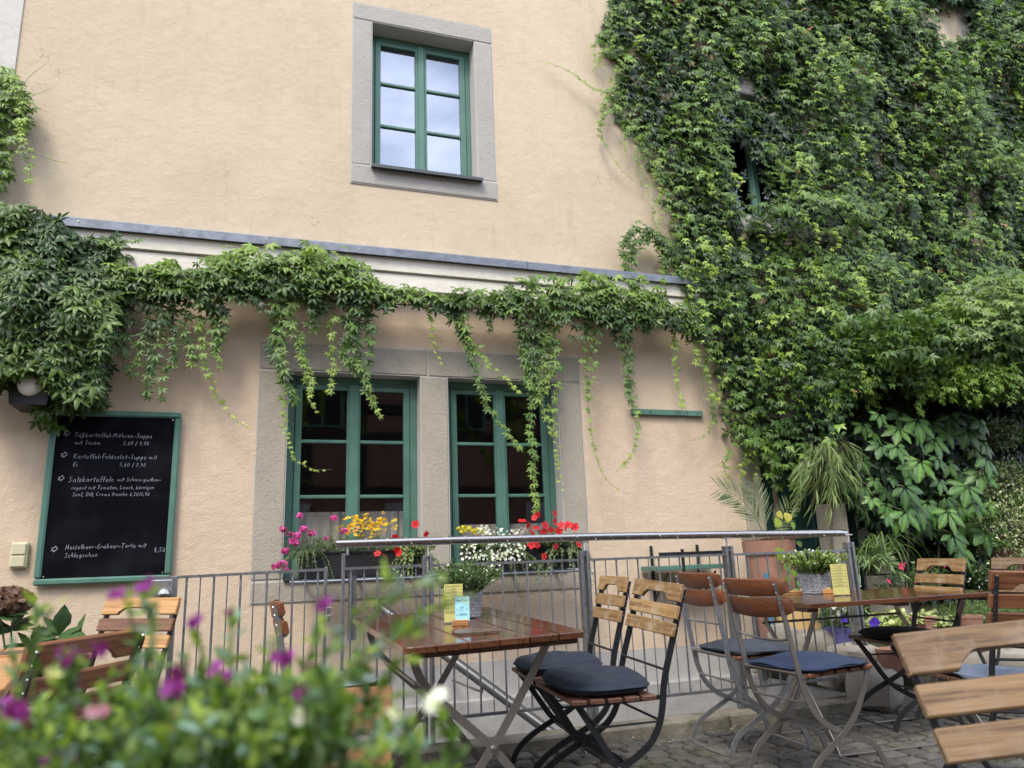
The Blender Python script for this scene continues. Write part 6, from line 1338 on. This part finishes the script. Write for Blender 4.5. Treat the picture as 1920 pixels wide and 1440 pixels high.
# big terracotta pot with palm frond
c = at(1440, 1014, 4.95); potl('terracotta_planter', (c[0], c[1], .34), .13, .180, c[2] - .34, 'terra', 'tall terracotta planter behind the corner of the railing', .05)
pl_ = plant('date_palm', 'thin date palm frond arching left from the terracotta planter', 'potted plant', (c[0], c[1], c[2] - .05)); O = np.array(pl_.location)
def frond(par, pts, ln, n, col, w=.05, mt='leaf', spread=.75):
    P = resample(smoothline(pts, 2), .01); m = MB(); m.tube(P, list(np.linspace(.005, .0015, len(P))), 5); st = obj('frond_stalk', m, 'stem_g', par, True); F = Foliage(); k = np.linspace(.25, .99, n); I = (k * (len(P) - 1)).astype(int)
    T = np.gradient(P, axis=0); T /= np.linalg.norm(T, axis=1, keepdims=True)
    for s in (-1, 1):
        sd = np.cross(T[I], [0, -1., .2]); sd /= np.linalg.norm(sd, axis=1, keepdims=True); F.add(simple(.028, .12, .006), P[I], T[I] * spread + s * sd * .75 + gauss(n, .06) + [0, 0, -.05], gauss(n, .2) + [0, -1, .5], ln * (1 - .45 * np.abs(k - .5)) * rnd(n, .85, 1.1), np.array(col)[None] * rnd(n, .8, 1.2)[:, None])
    F.obj('leaflets', mt, st, 'stuff')
frond(pl_, [np.array(at(x, y, 4.9)) - O for x, y in ((1435, 1010), (1420, 975), (1400, 945), (1375, 925), (1350, 917))], .19, 26, (.10, .14, .06))
frond(pl_, [np.array(at(x, y, 4.9)) - O for x, y in ((1440, 1010), (1432, 970), (1425, 940), (1412, 905))], .16, 18, (.10, .14, .06)); frond(pl_, [np.array(at(x, y, 4.9)) - O for x, y in ((1450, 1010), (1465, 975), (1480, 950))], .15, 16, (.12, .16, .06))
bv = plant('bindweed', 'yellow green heart leaved climber on the terracotta planter', 'potted plant', (c[0] + .08, c[1] - .16, c[2] - .02)); O = np.array(bv.location)
HV = np.array([(0, 0, 0), (.05, .34, -.03), (.35, .46, -.05), (.72, .28, -.08), (1., 0, -.16), (.05, -.34, -.03), (.35, -.46, -.05), (.72, -.28, -.08), (.4, 0, .04)]); HEART = (HV, [(0, 8, 2, 1), (8, 4, 3, 2), (0, 5, 6, 8), (8, 6, 7, 4)])
m = MB(); m.tube(smoothline([np.array(at(x, y, 4.75)) - O for x, y in ((1455, 1170), (1470, 1120), (1460, 1060), (1465, 1010), (1480, 975), (1492, 955))], 2), .003, 6); obj('shoot', m, 'stem_g', bv, True)
for (px, py, s, cc) in ((1463, 980, .075, (.25, .34, .04)), (1478, 968, .07, (.42, .40, .06)), (1487, 985, .055, (.16, .27, .04)), (1465, 1034, .085, (.20, .30, .04)), (1458, 965, .06, (.44, .40, .08)), (1475, 1062, .07, (.14, .26, .03)), (1480, 1085, .06, (.13, .24, .03)), (1470, 1105, .08, (.16, .28, .03)), (1490, 1110, .06, (.15, .26, .03)), (1478, 1125, .06, (.14, .24, .03)), (1462, 1090, .05, (.12, .22, .03)), (1500, 1095, .05, (.12, .22, .03)), (1497, 1020, .05, (.15, .25, .04)), (1488, 1075, .05, (.15, .28, .03))):
    F = Foliage(); F.add(HEART, np.array(at(px, py - 6, 4.72)) - O, RNG.normal(0, .3, 3) + [0, -.3, -1], RNG.normal(0, .25, 3) + [0, -1, .3], s * 1.1, cc); F.obj('heart_leaf', 'leaf_soft', bv)
c = at(1500, 1187, 4.72); potl('yellow_planter', (c[0], c[1], c[2]), .145, .165, .30, 'yellowpot', 'large pale yellow planter behind the railing bars', .02)
m = MB(); q = at(1453, 1215, 4.8); m.tube([(0, 0, 0), (0, 0, .5)], .022, 12); o = obj('blue_pipe', m, 'bluepipe', None, 'auto'); o.location = (q[0], q[1], max(.33, q[2])); tag(o, 'upright blue pipe standing behind the railing next to the yellow planter', 'pipe')
# weeping narrow leaved fig
fg = plant('weeping_fig', 'small tree with long narrow drooping leaves in front of the green door', 'potted plant', tuple(at(1535, 1080, 5.05))); fg.location.z = .33; O = np.array(fg.location)
tr = [np.array(at(x, y, 5.05)) - O for x, y in ((1548, 1060), (1556, 960), (1575, 900), (1560, 850))]; tr[0][2] = 0
m = MB(); m.tube(smoothline(tr, 2), .012, 7); obj('trunk', m, 'bark', fg, True)
F = Foliage(); BR = []
for i in range(50):
    a = at(RNG.normal(1548, 10), RNG.uniform(830, 900), 5.05 + RNG.uniform(-.1, .1)); e = at(RNG.uniform(1485, 1625), RNG.uniform(840, 960), 4.95 + RNG.uniform(-.2, .2)); mid = (a + e) / 2 + np.array([0, -.08, .17 + RNG.uniform(0, .07)])
    t = np.linspace(0, 1, 9)[:, None]; P = a * (1 - t) ** 2 + 2 * mid * t * (1 - t) + e * t * t; BR.append(P - O)
    k = 11; tt = rnd(k, .3, 1.)[:, None]; Q = a * (1 - tt) ** 2 + 2 * mid * tt * (1 - tt) + e * tt * tt; d = (e - a) * [1, 1, 0]
    F.add((simple(.042, .40, .012)), Q - O, gauss(k, .22) + d[None] * 1.1 * 1.5 + [0, -.1, -.75], gauss(k, .4) + [0, -1, .5], rnd(k, .11, .19), lerp((.08, .14, .04), (.30, .38, .15), rnd(k)))
m = MB()
for P in BR: m.tube(P, .0022, 4)
obj('twigs', m, 'bark', fg)['kind'] = 'stuff'; F.obj('foliage', 'leaf_soft', fg, 'stuff')
# stone block pillar right of the door, with the spider plant pot
c = at(1618, 1175, 5.0); m = MB(); m.box(-.07, .10, -.09, .09, 0, 1.35 - .33, .01); o = obj('stone_pillar', m, 'stone'); o.location = (c[0], 5.2, .33); tag(o, 'slim tan stone pillar standing between the door and the creeper', 'pillar')
c = at(1668, 1128, 4.75); m = MB(); zt = at(1668, 1078, 4.75)[2]; m.box(-.11, .11, -.1, .1, 0, zt - .33, .012); o = obj('stone_pedestal', m, 'rock'); o.location = (c[0], c[1], .33); tag(o, 'rough stone block carrying the pot of the spider plant', 'pedestal')
potl('patterned_pot', (c[0], c[1], zt + .012), .058, .078, .125, 'whitepot', 'cream pot with brown scribbled pattern on the stone block', .005)
t = bpy.data.objects['patterned_pot']; m = MB(); rg = np.random.default_rng(3)
for i in range(26):
    a0 = rg.uniform(-2.6, -.5); z0 = rg.uniform(.02, .10); P = []
    for k in range(6): a0 += rg.uniform(-.14, .14); z0 = min(.105, max(.012, z0 + rg.uniform(-.014, .014))); r_ = .058 + .020 * z0 / .125 * .9 + .0006; P.append((r_ * math.cos(a0), r_ * math.sin(a0), z0))
    m.tube(P, .0013, 4)
o = obj('painted_pattern', m, 'brownline', t); o['kind'] = 'stuff'
m = MB(); m.lathe([(.0001, 0), (.085, 0), (.10, .012), (.0001, .006)], 24); obj('saucer', m, 'brownline', t, 'auto', Matrix.Translation((0, 0, -.011)))
sp = plant('spider_plant', 'spider plant with long arching blades in the patterned cream pot', 'potted plant', (c[0], c[1], zt + .12)); 
def blade(par, P, w, col, col2=None, name='blade'):
    P = resample(smoothline(P, 2), .02); n = len(P); T = np.gradient(P, axis=0); T /= np.linalg.norm(T, axis=1, keepdims=True) + 1e-9; sd = np.cross(T, [0.01, 0.02, 1.]); sd /= np.linalg.norm(sd, axis=1, keepdims=True) + 1e-9
    ww = w * np.sin(np.linspace(.35, math.pi - .02, n)) ** .7; up = np.cross(sd, T); V = np.concatenate([P - sd * ww[:, None], P - up * ww[:, None] * -.25, P + sd * ww[:, None]]); F = []
    for i in range(n - 1):
        F += [[i, i + 1, n + i + 1, n + i], [n + i, n + i + 1, 2 * n + i + 1, 2 * n + i]]
    f = Foliage(); f.V = [V]; f.C = [np.tile(np.array(col)[None], (len(V), 1))]; f.n = len(V); f.F = [(0, 1, len(V), F)]; return f.obj(name, 'leaf_soft', par)
for i in range(46):
    a = RNG.uniform(0, 6.28); r = RNG.uniform(.14, .42); h = RNG.uniform(.05, .24); d = np.array([math.cos(a), math.sin(a) * .7 - .15, 0]); col = lerp((.035, .075, .022), (.13, .20, .065), RNG.random())[0]
    blade(sp, [d * .02, d * r * .45 + [0, 0, h], d * r * .85 + [0, 0, h * .7], d * r * 1.1 + [0, 0, h * .7 - RNG.uniform(.04, .26)]], .0055, col)
# creeper with very large leaves, every leaf its own piece
bg_ = plant('large_leaved_creeper', 'creeper with very large glossy leaves hanging right of the door', 'climbing plant', (5.3, 5.1, .33)); O = np.array(bg_.location)
LV = {}
def bigleaf(vr, w=.30):
    n = 9; V = []; F = []; prof = [0, .32, .66, .92, 1., .90, .66, .34, 0.]
    for i in range(n):
        u = i / (n - 1); ww = prof[i] * w * .78; dz = -.22 * u * u; se = .012 * (1 if i % 2 else -1)
        V += [(u, ww + (se if 0 < i < n - 1 else 0), dz - ww * .10 + .012 * math.sin(i * 2.6)), (u, ww * .5, dz + ww * .10 + .012 * math.sin(i * 2.6 + .9)), (u, 0, dz - .012), (u, -ww * .5, dz + ww * .10 + .012 * math.sin(i * 2.6 + .9)), (u, -ww - (se if 0 < i < n - 1 else 0), dz - ww * .10 + .012 * math.sin(i * 2.6))]
    for i in range(n - 1):
        for k in range(4): F.append((i * 5 + k, (i + 1) * 5 + k, (i + 1) * 5 + k + 1, i * 5 + k + 1))
    return np.array(V), F
bt_ = bigleaf(0, .30); k5 = []
for ci, cc in enumerate(((.034, .085, .018), (.052, .120, .024), (.08, .165, .034), (.024, .06, .016))):
    f = Foliage(); f.add(bt_, (0, 0, 0), (1, 0, 0), (0, 0, 1), 1., cc); f.C[0] = f.C[0] * np.tile(np.array([[.92], [1.05], [1.9], [1.05], [.92]]), (9, 1)) * np.repeat(1 + .14 * (np.arange(9) % 2), 5)[:, None]; LV[ci] = f.mesh('leaflet', 'leaf')
BP = [(1598, 790), (1850, 800), (1850, 940), (1870, 1010), (1845, 1065), (1790, 1060), (1760, 1010), (1700, 1010), (1660, 1000), (1620, 965), (1590, 940), (1600, 870)]
cnt = 0; pts = []
while len(pts) < 56:
    px, py = RNG.uniform(1590, 1870), RNG.uniform(790, 1065)
    if inpoly([px], [py], BP)[0] and all((px - a) ** 2 + (py - b) ** 2 > 18 ** 2 for a, b in pts): pts.append((px, py))
for (px, py) in pts:
    Yp = 4.9 + RNG.uniform(-.18, .14); b = at(px, py - 20, Yp) - O; s = RNG.uniform(.11, .175) * (1.15 if px > 1680 else .85); tipd = np.array([RNG.normal(0, .35), -.35, -.85]); tipd /= np.linalg.norm(tipd); nr = np.array([RNG.normal(0, .25), -1., .75 + RNG.normal(0, .2)]); nr -= tipd * nr.dot(tipd); nr /= np.linalg.norm(nr); sd = np.cross(nr, tipd)
    ci = int(RNG.choice([0, 0, 1, 1, 2])); n5 = 5 if RNG.random() < .8 else 3
    m = MB(); m.tube([b + np.array([RNG.normal(0, .03), .12, .05]), b], .003, 5); obj('leaf_stalk', m, 'stem_g', bg_)
    for j in range(n5):
        a = (j - (n5 - 1) / 2) * (.80 if n5 == 5 else .85); ln = s * [1., .92, .66][abs(j - n5 // 2)]; u = tipd * math.cos(a) + sd * math.sin(a); nn = nr + RNG.normal(0, .12, 3); nn -= u * nn.dot(u); nn /= np.linalg.norm(nn); v = np.cross(nn, u)
        link('leaflet', LV[ci], bg_, Matrix(((u[0] * ln, v[0] * ln, nn[0] * ln, b[0] + u[0] * ln * .13), (u[1] * ln, v[1] * ln, nn[1] * ln, b[1] + u[1] * ln * .13), (u[2] * ln, v[2] * ln, nn[2] * ln, b[2] + u[2] * ln * .13), (0, 0, 0, 1)))); cnt += 1
f = Foliage(); n = 900; q = []
while len(q) < n:
    px, py = RNG.uniform(1590, 1870), RNG.uniform(780, 1065)
    if inpoly([px], [py], BP)[0]: q.append(at(px, py, 5.1 + RNG.uniform(0, .2)) - O)
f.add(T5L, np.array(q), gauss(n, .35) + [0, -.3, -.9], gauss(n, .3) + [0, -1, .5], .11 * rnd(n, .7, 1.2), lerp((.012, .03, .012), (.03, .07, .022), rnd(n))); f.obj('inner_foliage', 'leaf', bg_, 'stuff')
for k in range(3):
    m = MB(); m.tube(smoothline([at(1640 + 60 * k, 1120, 5.2) - O, at(1650 + 55 * k, 950, 5.15) - O, at(1640 + 60 * k, 800, 5.25) - O], 2), .010, 6); obj('stem', m, 'bark', bg_, True)
# variegated euonymus
def varieg(name, c, rad, n, label, s=.032, light=.5, pale=(.55, .56, .36)):
    t = plant(name, label, 'shrub', tuple(c)); F = Foliage(); M_ = MB(); a = rnd(n, 0, 6.28); b = np.arccos(rnd(n, -1, 1)); d = np.stack([np.sin(b) * np.cos(a), np.sin(b) * np.sin(a), np.cos(b)], 1); w_ = wave(a * 1.5, b * 2, 2.5, 5)
    P = d * (rnd(n) ** .3)[:, None] * np.array(rad) * (1 + .16 * w_)[:, None]; g = wave(P[:, 0], P[:, 2], 9, 8); pal = RNG.random(n) < light * np.clip(.6 + g * .5, .1, 1)
    F.add(simple(.27, .1, .04), P, gauss(n, .5) + d * .8 + [0, -.2, .3], gauss(n, .4) + d * .4 + [0, -.6, .7], s * rnd(n, .7, 1.2), np.where(pal[:, None], np.array(pale)[None] * rnd(n, .75, 1.1)[:, None], lerp(DK, MG, rnd(n))))
    F.add(simple(.13, .1, .02), P + [0, -.0025, .001], gauss(n, .05) + d * .8, gauss(n, .4) + [0, -.8, .6], s * .6, lerp(DK, MG, rnd(n)))
    for i in range(24):
        a_ = RNG.uniform(0, 6.28); e = np.array([math.cos(a_) * rad[0] * .8, math.sin(a_) * rad[1] * .8, RNG.uniform(-.3, .9) * rad[2]]); M_.tube([(0, 0, -rad[2] * .9), tuple(e * .5 + np.array([0, 0, -.1])), tuple(e)], .004, 4)
    obj('stems', M_, 'bark', t)['kind'] = 'stuff'; F.obj('foliage', 'leaf', t, 'stuff'); return t
c = at(1895, 985, 4.85); varieg('euonymus_shrub', c, (.42, .34, .28), 4200, 'bushy cream and green variegated shrub at the right edge behind the chairs', light=.75)
c = at(1870, 900, 5.0); varieg('euonymus_shrub', c, (.36, .25, .16), 1500, 'looser upper variegated shrub in deep shade at the right edge', light=.6)
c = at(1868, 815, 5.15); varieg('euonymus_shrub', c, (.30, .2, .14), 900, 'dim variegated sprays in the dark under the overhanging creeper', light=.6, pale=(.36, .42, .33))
# low plants of the bed
def cover(name, px, py, Y, rad, n, label, cat, s, cols, tm=TS, h=.08, **k):
    c = at(px, py, Y); c[2] = max(c[2], .34) if Y > 4.3 else c[2]; t = plant(name, label, cat, tuple(c)); stems_bush(t, (0, 0, 0), rad, n, h, s=s, col=cols, tm=tm, **k); return t
g0 = cover('spotted_nettle', 1680, 1190, 4.55, (.30, .16), 130, 'low green and cream ground cover behind the black cushion', 'ground plant', .038, ((.10, .17, .04), (.48, .52, .22)), HEART, .17, per=9, wob=.9)
g0 = cover('spotted_nettle', 1760, 1200, 4.6, (.25, .16), 70, 'low cream speckled ground cover between the clay pots', 'ground plant', .034, ((.08, .15, .04), (.40, .45, .2)), HEART, .15, per=9, wob=.9)
g1 = cover('impatiens', 1705, 1130, 4.65, (.22, .16), 90, 'bushy plant with small pink flowers left of the honey coloured chair', 'flower', .022, ((.03, .07, .025), (.11, .19, .06)), TS, .30, per=22)
blossoms(g1, np.array([at(x, y, 4.5) for x, y in ((1695, 1058), (1666, 1090), (1719, 1093), (1770, 1057), (1690, 1062))]) - np.array(g1.location), .024, (.72, .04, .16), TF6, single=True)
g2 = cover('fern_plant', 1815, 1185, 4.6, (.32, .18), 150, 'feathery bright green plant below the slatted chair backs', 'ground plant', .020, ((.05, .11, .03), (.16, .27, .07)), TN, .27, per=40, wob=.9)
g2 = cover('fern_plant', 1885, 1180, 4.5, (.22, .18), 90, 'feathery green plant at the right edge behind the reddish chair', 'ground plant', .020, ((.05, .11, .03), (.14, .24, .07)), TN, .24, per=36, wob=.9)
g3 = cover('dead_nettle', 1848, 1120, 4.8, (.15, .14), 70, 'dark leaved plant with small white flowers between the two right chairs', 'flower', .032, ((.02, .05, .02), (.09, .15, .06)), TS, .34, per=18)
blossoms(g3, np.array([at(RNG.normal(1850, 14), RNG.normal(1088, 16), 4.6) for _ in range(16)]) - np.array(g3.location), .011, WH)
for (px, py, Y, r0, r1, h, lab) in ((1735, 1196, 4.36, .07, .09, .14, 'terracotta pot behind the legs of the honey coloured chair'), (1822, 1186, 4.36, .07, .09, .12, 'terracotta pot under the feathery plants'), (1678, 1262, 4.1, .08, .1, .15, 'brown clay pot standing beside the grey stone block'), (1895, 1075, 4.9, .09, .12, .2, 'terracotta pot behind the pale chair at the right edge')):
    q = at(px, py, Y); potl('clay_pot', (q[0], q[1], q[2] - .0), r0, r1, h, 'terra', lab, .008)
q = at(1576, 1228, 4.42); potl('violet_pot', (q[0], q[1], q[2]), .07, .09, .18, 'violetpot', 'violet planter of the petunias just behind the railing post', .004)
g4 = plant('violet_petunia', 'violet and white petunias beside the railing corner post', 'flower', (q[0], q[1], q[2] + .16)); stems_bush(g4, (0, 0, 0), (.15, .13), 60, .20, s=.024, col=((.03, .07, .02), (.12, .2, .06)), tm=TS, per=14)
O = np.array(g4.location); blossoms(g4, np.array([at(x, y, 4.3) for x, y in ((1580, 1159), (1643, 1165), (1638, 1168))]) - O, .032, (.10, .04, .55), TF6, single=True); blossoms(g4, np.array([at(x, y, 4.3) for x, y in ((1562, 1135), (1583, 1145), (1560, 1158), (1601, 1094), (1608, 1096), (1596, 1148), (1572, 1150))]) - O, .024, WH, TF6, single=True)
g5 = cover('drooping_sedge', 1625, 1060, 4.75, (.10, .1), 22, 'pale grassy plant drooping over the railing corner', 'potted plant', .10, ((.08, .14, .05), (.2, .3, .12)), TN, .34, per=10, hang=1.0)
wg = plant('white_flower', 'lone white blossom on a stalk above the far edge of the right hand table', 'flower', tuple(at(1607, 1130, 4.4))); blossoms(wg, np.array([(0, 0, .10)]), .022, WH, TF6, single=True); m = MB(); m.tube([(0, 0, -.2), (0, 0, .1)], .002, 5); obj('stalk', m, 'stem_g', wg)
# hydrangea at the left
hy = plant('hydrangea', 'hydrangea with a dried brown flower head and broad leaves below the light switch', 'shrub', tuple(at(60, 1250, 5.0))); O = np.array(hy.location)
F = Foliage(); n = 700; d = gauss(n); d /= np.linalg.norm(d, axis=1, keepdims=True); hc = at(12, 1128, 4.9) - O; F.add(TF6, hc + d * np.array([.13, .11, .075]) * rnd(n, .85, 1.)[:, None], gauss(n), d, .016, lerp((.10, .05, .045), (.26, .15, .11), rnd(n))); F.obj('dry_flower_head', 'petal', hy)
f = Foliage(); f.add(bigleaf(0, .38), (0, 0, 0), (1, 0, 0), (0, 0, 1), 1., (.06, .12, .04)); HM = f.mesh('broad_leaf', 'leaf'); f = Foliage(); f.add(bigleaf(0, .38), (0, 0, 0), (1, 0, 0), (0, 0, 1), 1., (.035, .075, .03)); HM2 = f.mesh('broad_leaf', 'leaf')
def leaf_at(par, me, b, u, nn, ln):
    u = np.array(u, float); u /= np.linalg.norm(u); nn = np.array(nn, float); nn -= u * nn.dot(u); nn /= np.linalg.norm(nn); v = np.cross(nn, u)
    return link('broad_leaf', me, par, Matrix(((u[0] * ln, v[0] * ln, nn[0] * ln, b[0]), (u[1] * ln, v[1] * ln, nn[1] * ln, b[1]), (u[2] * ln, v[2] * ln, nn[2] * ln, b[2]), (0, 0, 0, 1))))
for (px, py, k) in ((112, 1190, 9), (20, 1175, 8), (60, 1215, 9), (0, 1150, 6), (90, 1235, 8), (140, 1205, 4)):
    cpt = at(px, py, 4.95 + RNG.uniform(-.1, .1)) - O; m = MB(); m.tube([cpt, cpt * .5 + np.array([0, 0, -.25])], .005, 6); obj('stem', m, 'stem_g', hy)
    for j in range(k):
        a = 2 * math.pi * j / k + RNG.uniform(-.3, .3); u = (math.cos(a), -.5 + .3 * math.sin(a), .35 * math.sin(a) + .25); leaf_at(hy, HM if RNG.random() < .6 else HM2, cpt, u, (RNG.normal(0, .3), -.5, 1), RNG.uniform(.11, .17))
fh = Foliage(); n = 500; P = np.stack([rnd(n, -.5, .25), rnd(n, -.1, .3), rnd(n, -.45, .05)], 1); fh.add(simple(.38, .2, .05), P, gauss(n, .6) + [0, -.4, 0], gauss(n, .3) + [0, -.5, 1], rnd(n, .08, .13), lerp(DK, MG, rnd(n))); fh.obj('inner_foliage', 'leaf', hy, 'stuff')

# ------------------------------------------------------------------ blurred flowers close to the camera
cu = plant('cuphea_plant', 'blurred bushy plant with small purple and white flowers right in front of the camera', 'flowering plant', tuple(atd(330, 2000, .50))); O = np.array(cu.location)
OUT = [(-60, 1230), (30, 1225), (100, 1250), (140, 1210), (190, 1180), (225, 1190), (262, 1250), (310, 1240), (350, 1190), (400, 1215), (430, 1190), (470, 1230), (520, 1240), (560, 1250), (600, 1265), (640, 1250), (700, 1290), (760, 1300), (800, 1310), (830, 1350), (850, 1440), (860, 1560), (-60, 1560)]
F = Foliage(); M_ = MB(); FN = []
def twig(px, py, dep, bx=None, by=1640, nl=26, s=.014, bend=0., cl=.5, first=.35):
    e = atd(px, py, dep) - O; b = atd(bx if bx else px * .75 + 90, by, dep + RNG.uniform(-.02, .05)) - O; mid = (b + e) / 2 + np.array([bend, 0, .01]) + RNG.normal(0, .006, 3); t = np.linspace(0, 1, 9)[:, None]; M_.tube(b * (1 - t) ** 2 + 2 * mid * t * (1 - t) + e * t * t, .0009, 4)
    k = nl; tt = rnd(k, first, 1.)[:, None]; Q = b * (1 - tt) ** 2 + 2 * mid * tt * (1 - tt) + e * tt * tt; d = (e - b) / np.linalg.norm(e - b)
    g = lerp((.08, .16, .035), (.40, .52, .08), np.clip(cl + (tt[:, 0] - .8) * .9 + rnd(k, -.35, .35), 0, 1)); bl = RNG.random(k) < .22; g[bl] = np.array([.17, .27, .22]) * rnd(bl.sum(), .7, 1.4)[:, None]
    F.add(simple(.20, .15, .04), Q, gauss(k, .55) + d[None] * .7, gauss(k, .6) + [0, -.4, .8], s * rnd(k, .6, 1.15), g); return e
n = 0
while n < 185:
    px, py = RNG.uniform(-60, 860), RNG.uniform(1200, 1520)
    if inpoly([px], [py], OUT)[0] and RNG.random() < .35 + .65 * (py - 1180) / 260: twig(px, py, RNG.uniform(.36, .55), bx=px + RNG.uniform(-60, 60), by=py + RNG.uniform(120, 260), nl=30, s=.0122, first=.12, cl=.24); n += 1
for i in range(70):
    px, py = RNG.uniform(200, 640), RNG.uniform(1270, 1400)
    twig(px, py, RNG.uniform(.36, .5), bx=px + RNG.uniform(-60, 60), by=py + RNG.uniform(120, 220), nl=30, s=.0122, first=.1, cl=.24)
for (px, py, bx, by, dep, be, nn) in ((270, 1095, 300, 1330, .44, 0, 34), (228, 1110, 260, 1300, .46, 0, 20), (290, 1160, 300, 1330, .44, 0, 24), (735, 1075, 520, 1400, .42, -.01, 40), (880, 1115, 600, 1330, .42, .0, 40), (838, 1090, 640, 1300, .42, 0, 26), (800, 1170, 560, 1350, .43, 0, 34), (690, 1210, 560, 1400, .44, 0, 30), (610, 1160, 520, 1350, .45, 0, 22), (430, 1150, 420, 1350, .44, 0, 26), (370, 1180, 390, 1350, .44, 0, 22), (60, 1130, 60, 1320, .47, 0, 26), (100, 1140, 40, 1300, .47, 0, 18), (20, 1220, 40, 1400, .45, 0, 24), (800, 1300, 640, 1420, .40, 0, 26), (745, 1340, 640, 1440, .42, 0, 22), (760, 1230, 620, 1400, .43, 0, 22), (520, 1200, 500, 1400, .45, 0, 24)):
    twig(px, py, dep, bx, by, int(nn * .72), .0118, be, .46, .3)
obj('twigs', M_, 'stem_g', cu)['kind'] = 'stuff'; F.obj('foliage', 'leaf_soft', cu, 'stuff')
PU = (.27, .03, .28)
def bloom(px, py, dep, r, col, k=5):
    c = atd(px, py, dep) - O; f = Foliage(); f.add(TF6, c + gauss(k, r * .3), gauss(k), gauss(k, .5) + [0, -1, .2], r * .48, np.array(col)[None] * rnd(k, .75, 1.25)[:, None]); f.obj('blossom', 'petal', cu)
for (px, py, r) in ((271, 1099, .0065), (218, 1117, .005), (366, 1167, .006), (431, 1147, .004), (606, 1135, .005), (184, 1208, .0065), (137, 1234, .008), (120, 1226, .006), (532, 1238, .007), (325, 1272, .010), (330, 1292, .008), (425, 1268, .009), (408, 1256, .006), (576, 1283, .009), (142, 1281, .006), (8, 1323, .008), (36, 1329, .008), (111, 1426, .010), (95, 1434, .008), (590, 1320, .005), (540, 1228, .005), (300, 1445, .008)):
    bloom(px, py, .42, r, PU)
for (px, py, r, c_) in ((558, 1333, .009, WH), (740, 1343, .005, WH), (344, 1422, .008, WH), (810, 1316, .009, WH), (182, 1327, .007, (.6, .3, .45)), (100, 1262, .005, (.6, .6, .25)), (330, 1400, .008, WH)): bloom(px, py, .40, r, c_, 6)

# the creepers were modelled in place: hang their pieces under the roots without moving them
bpy.context.view_layer.update()
for r_ in (cr_, cc_, lc_):
    for ch in r_.children: ch.matrix_parent_inverse = r_.matrix_world.inverted()
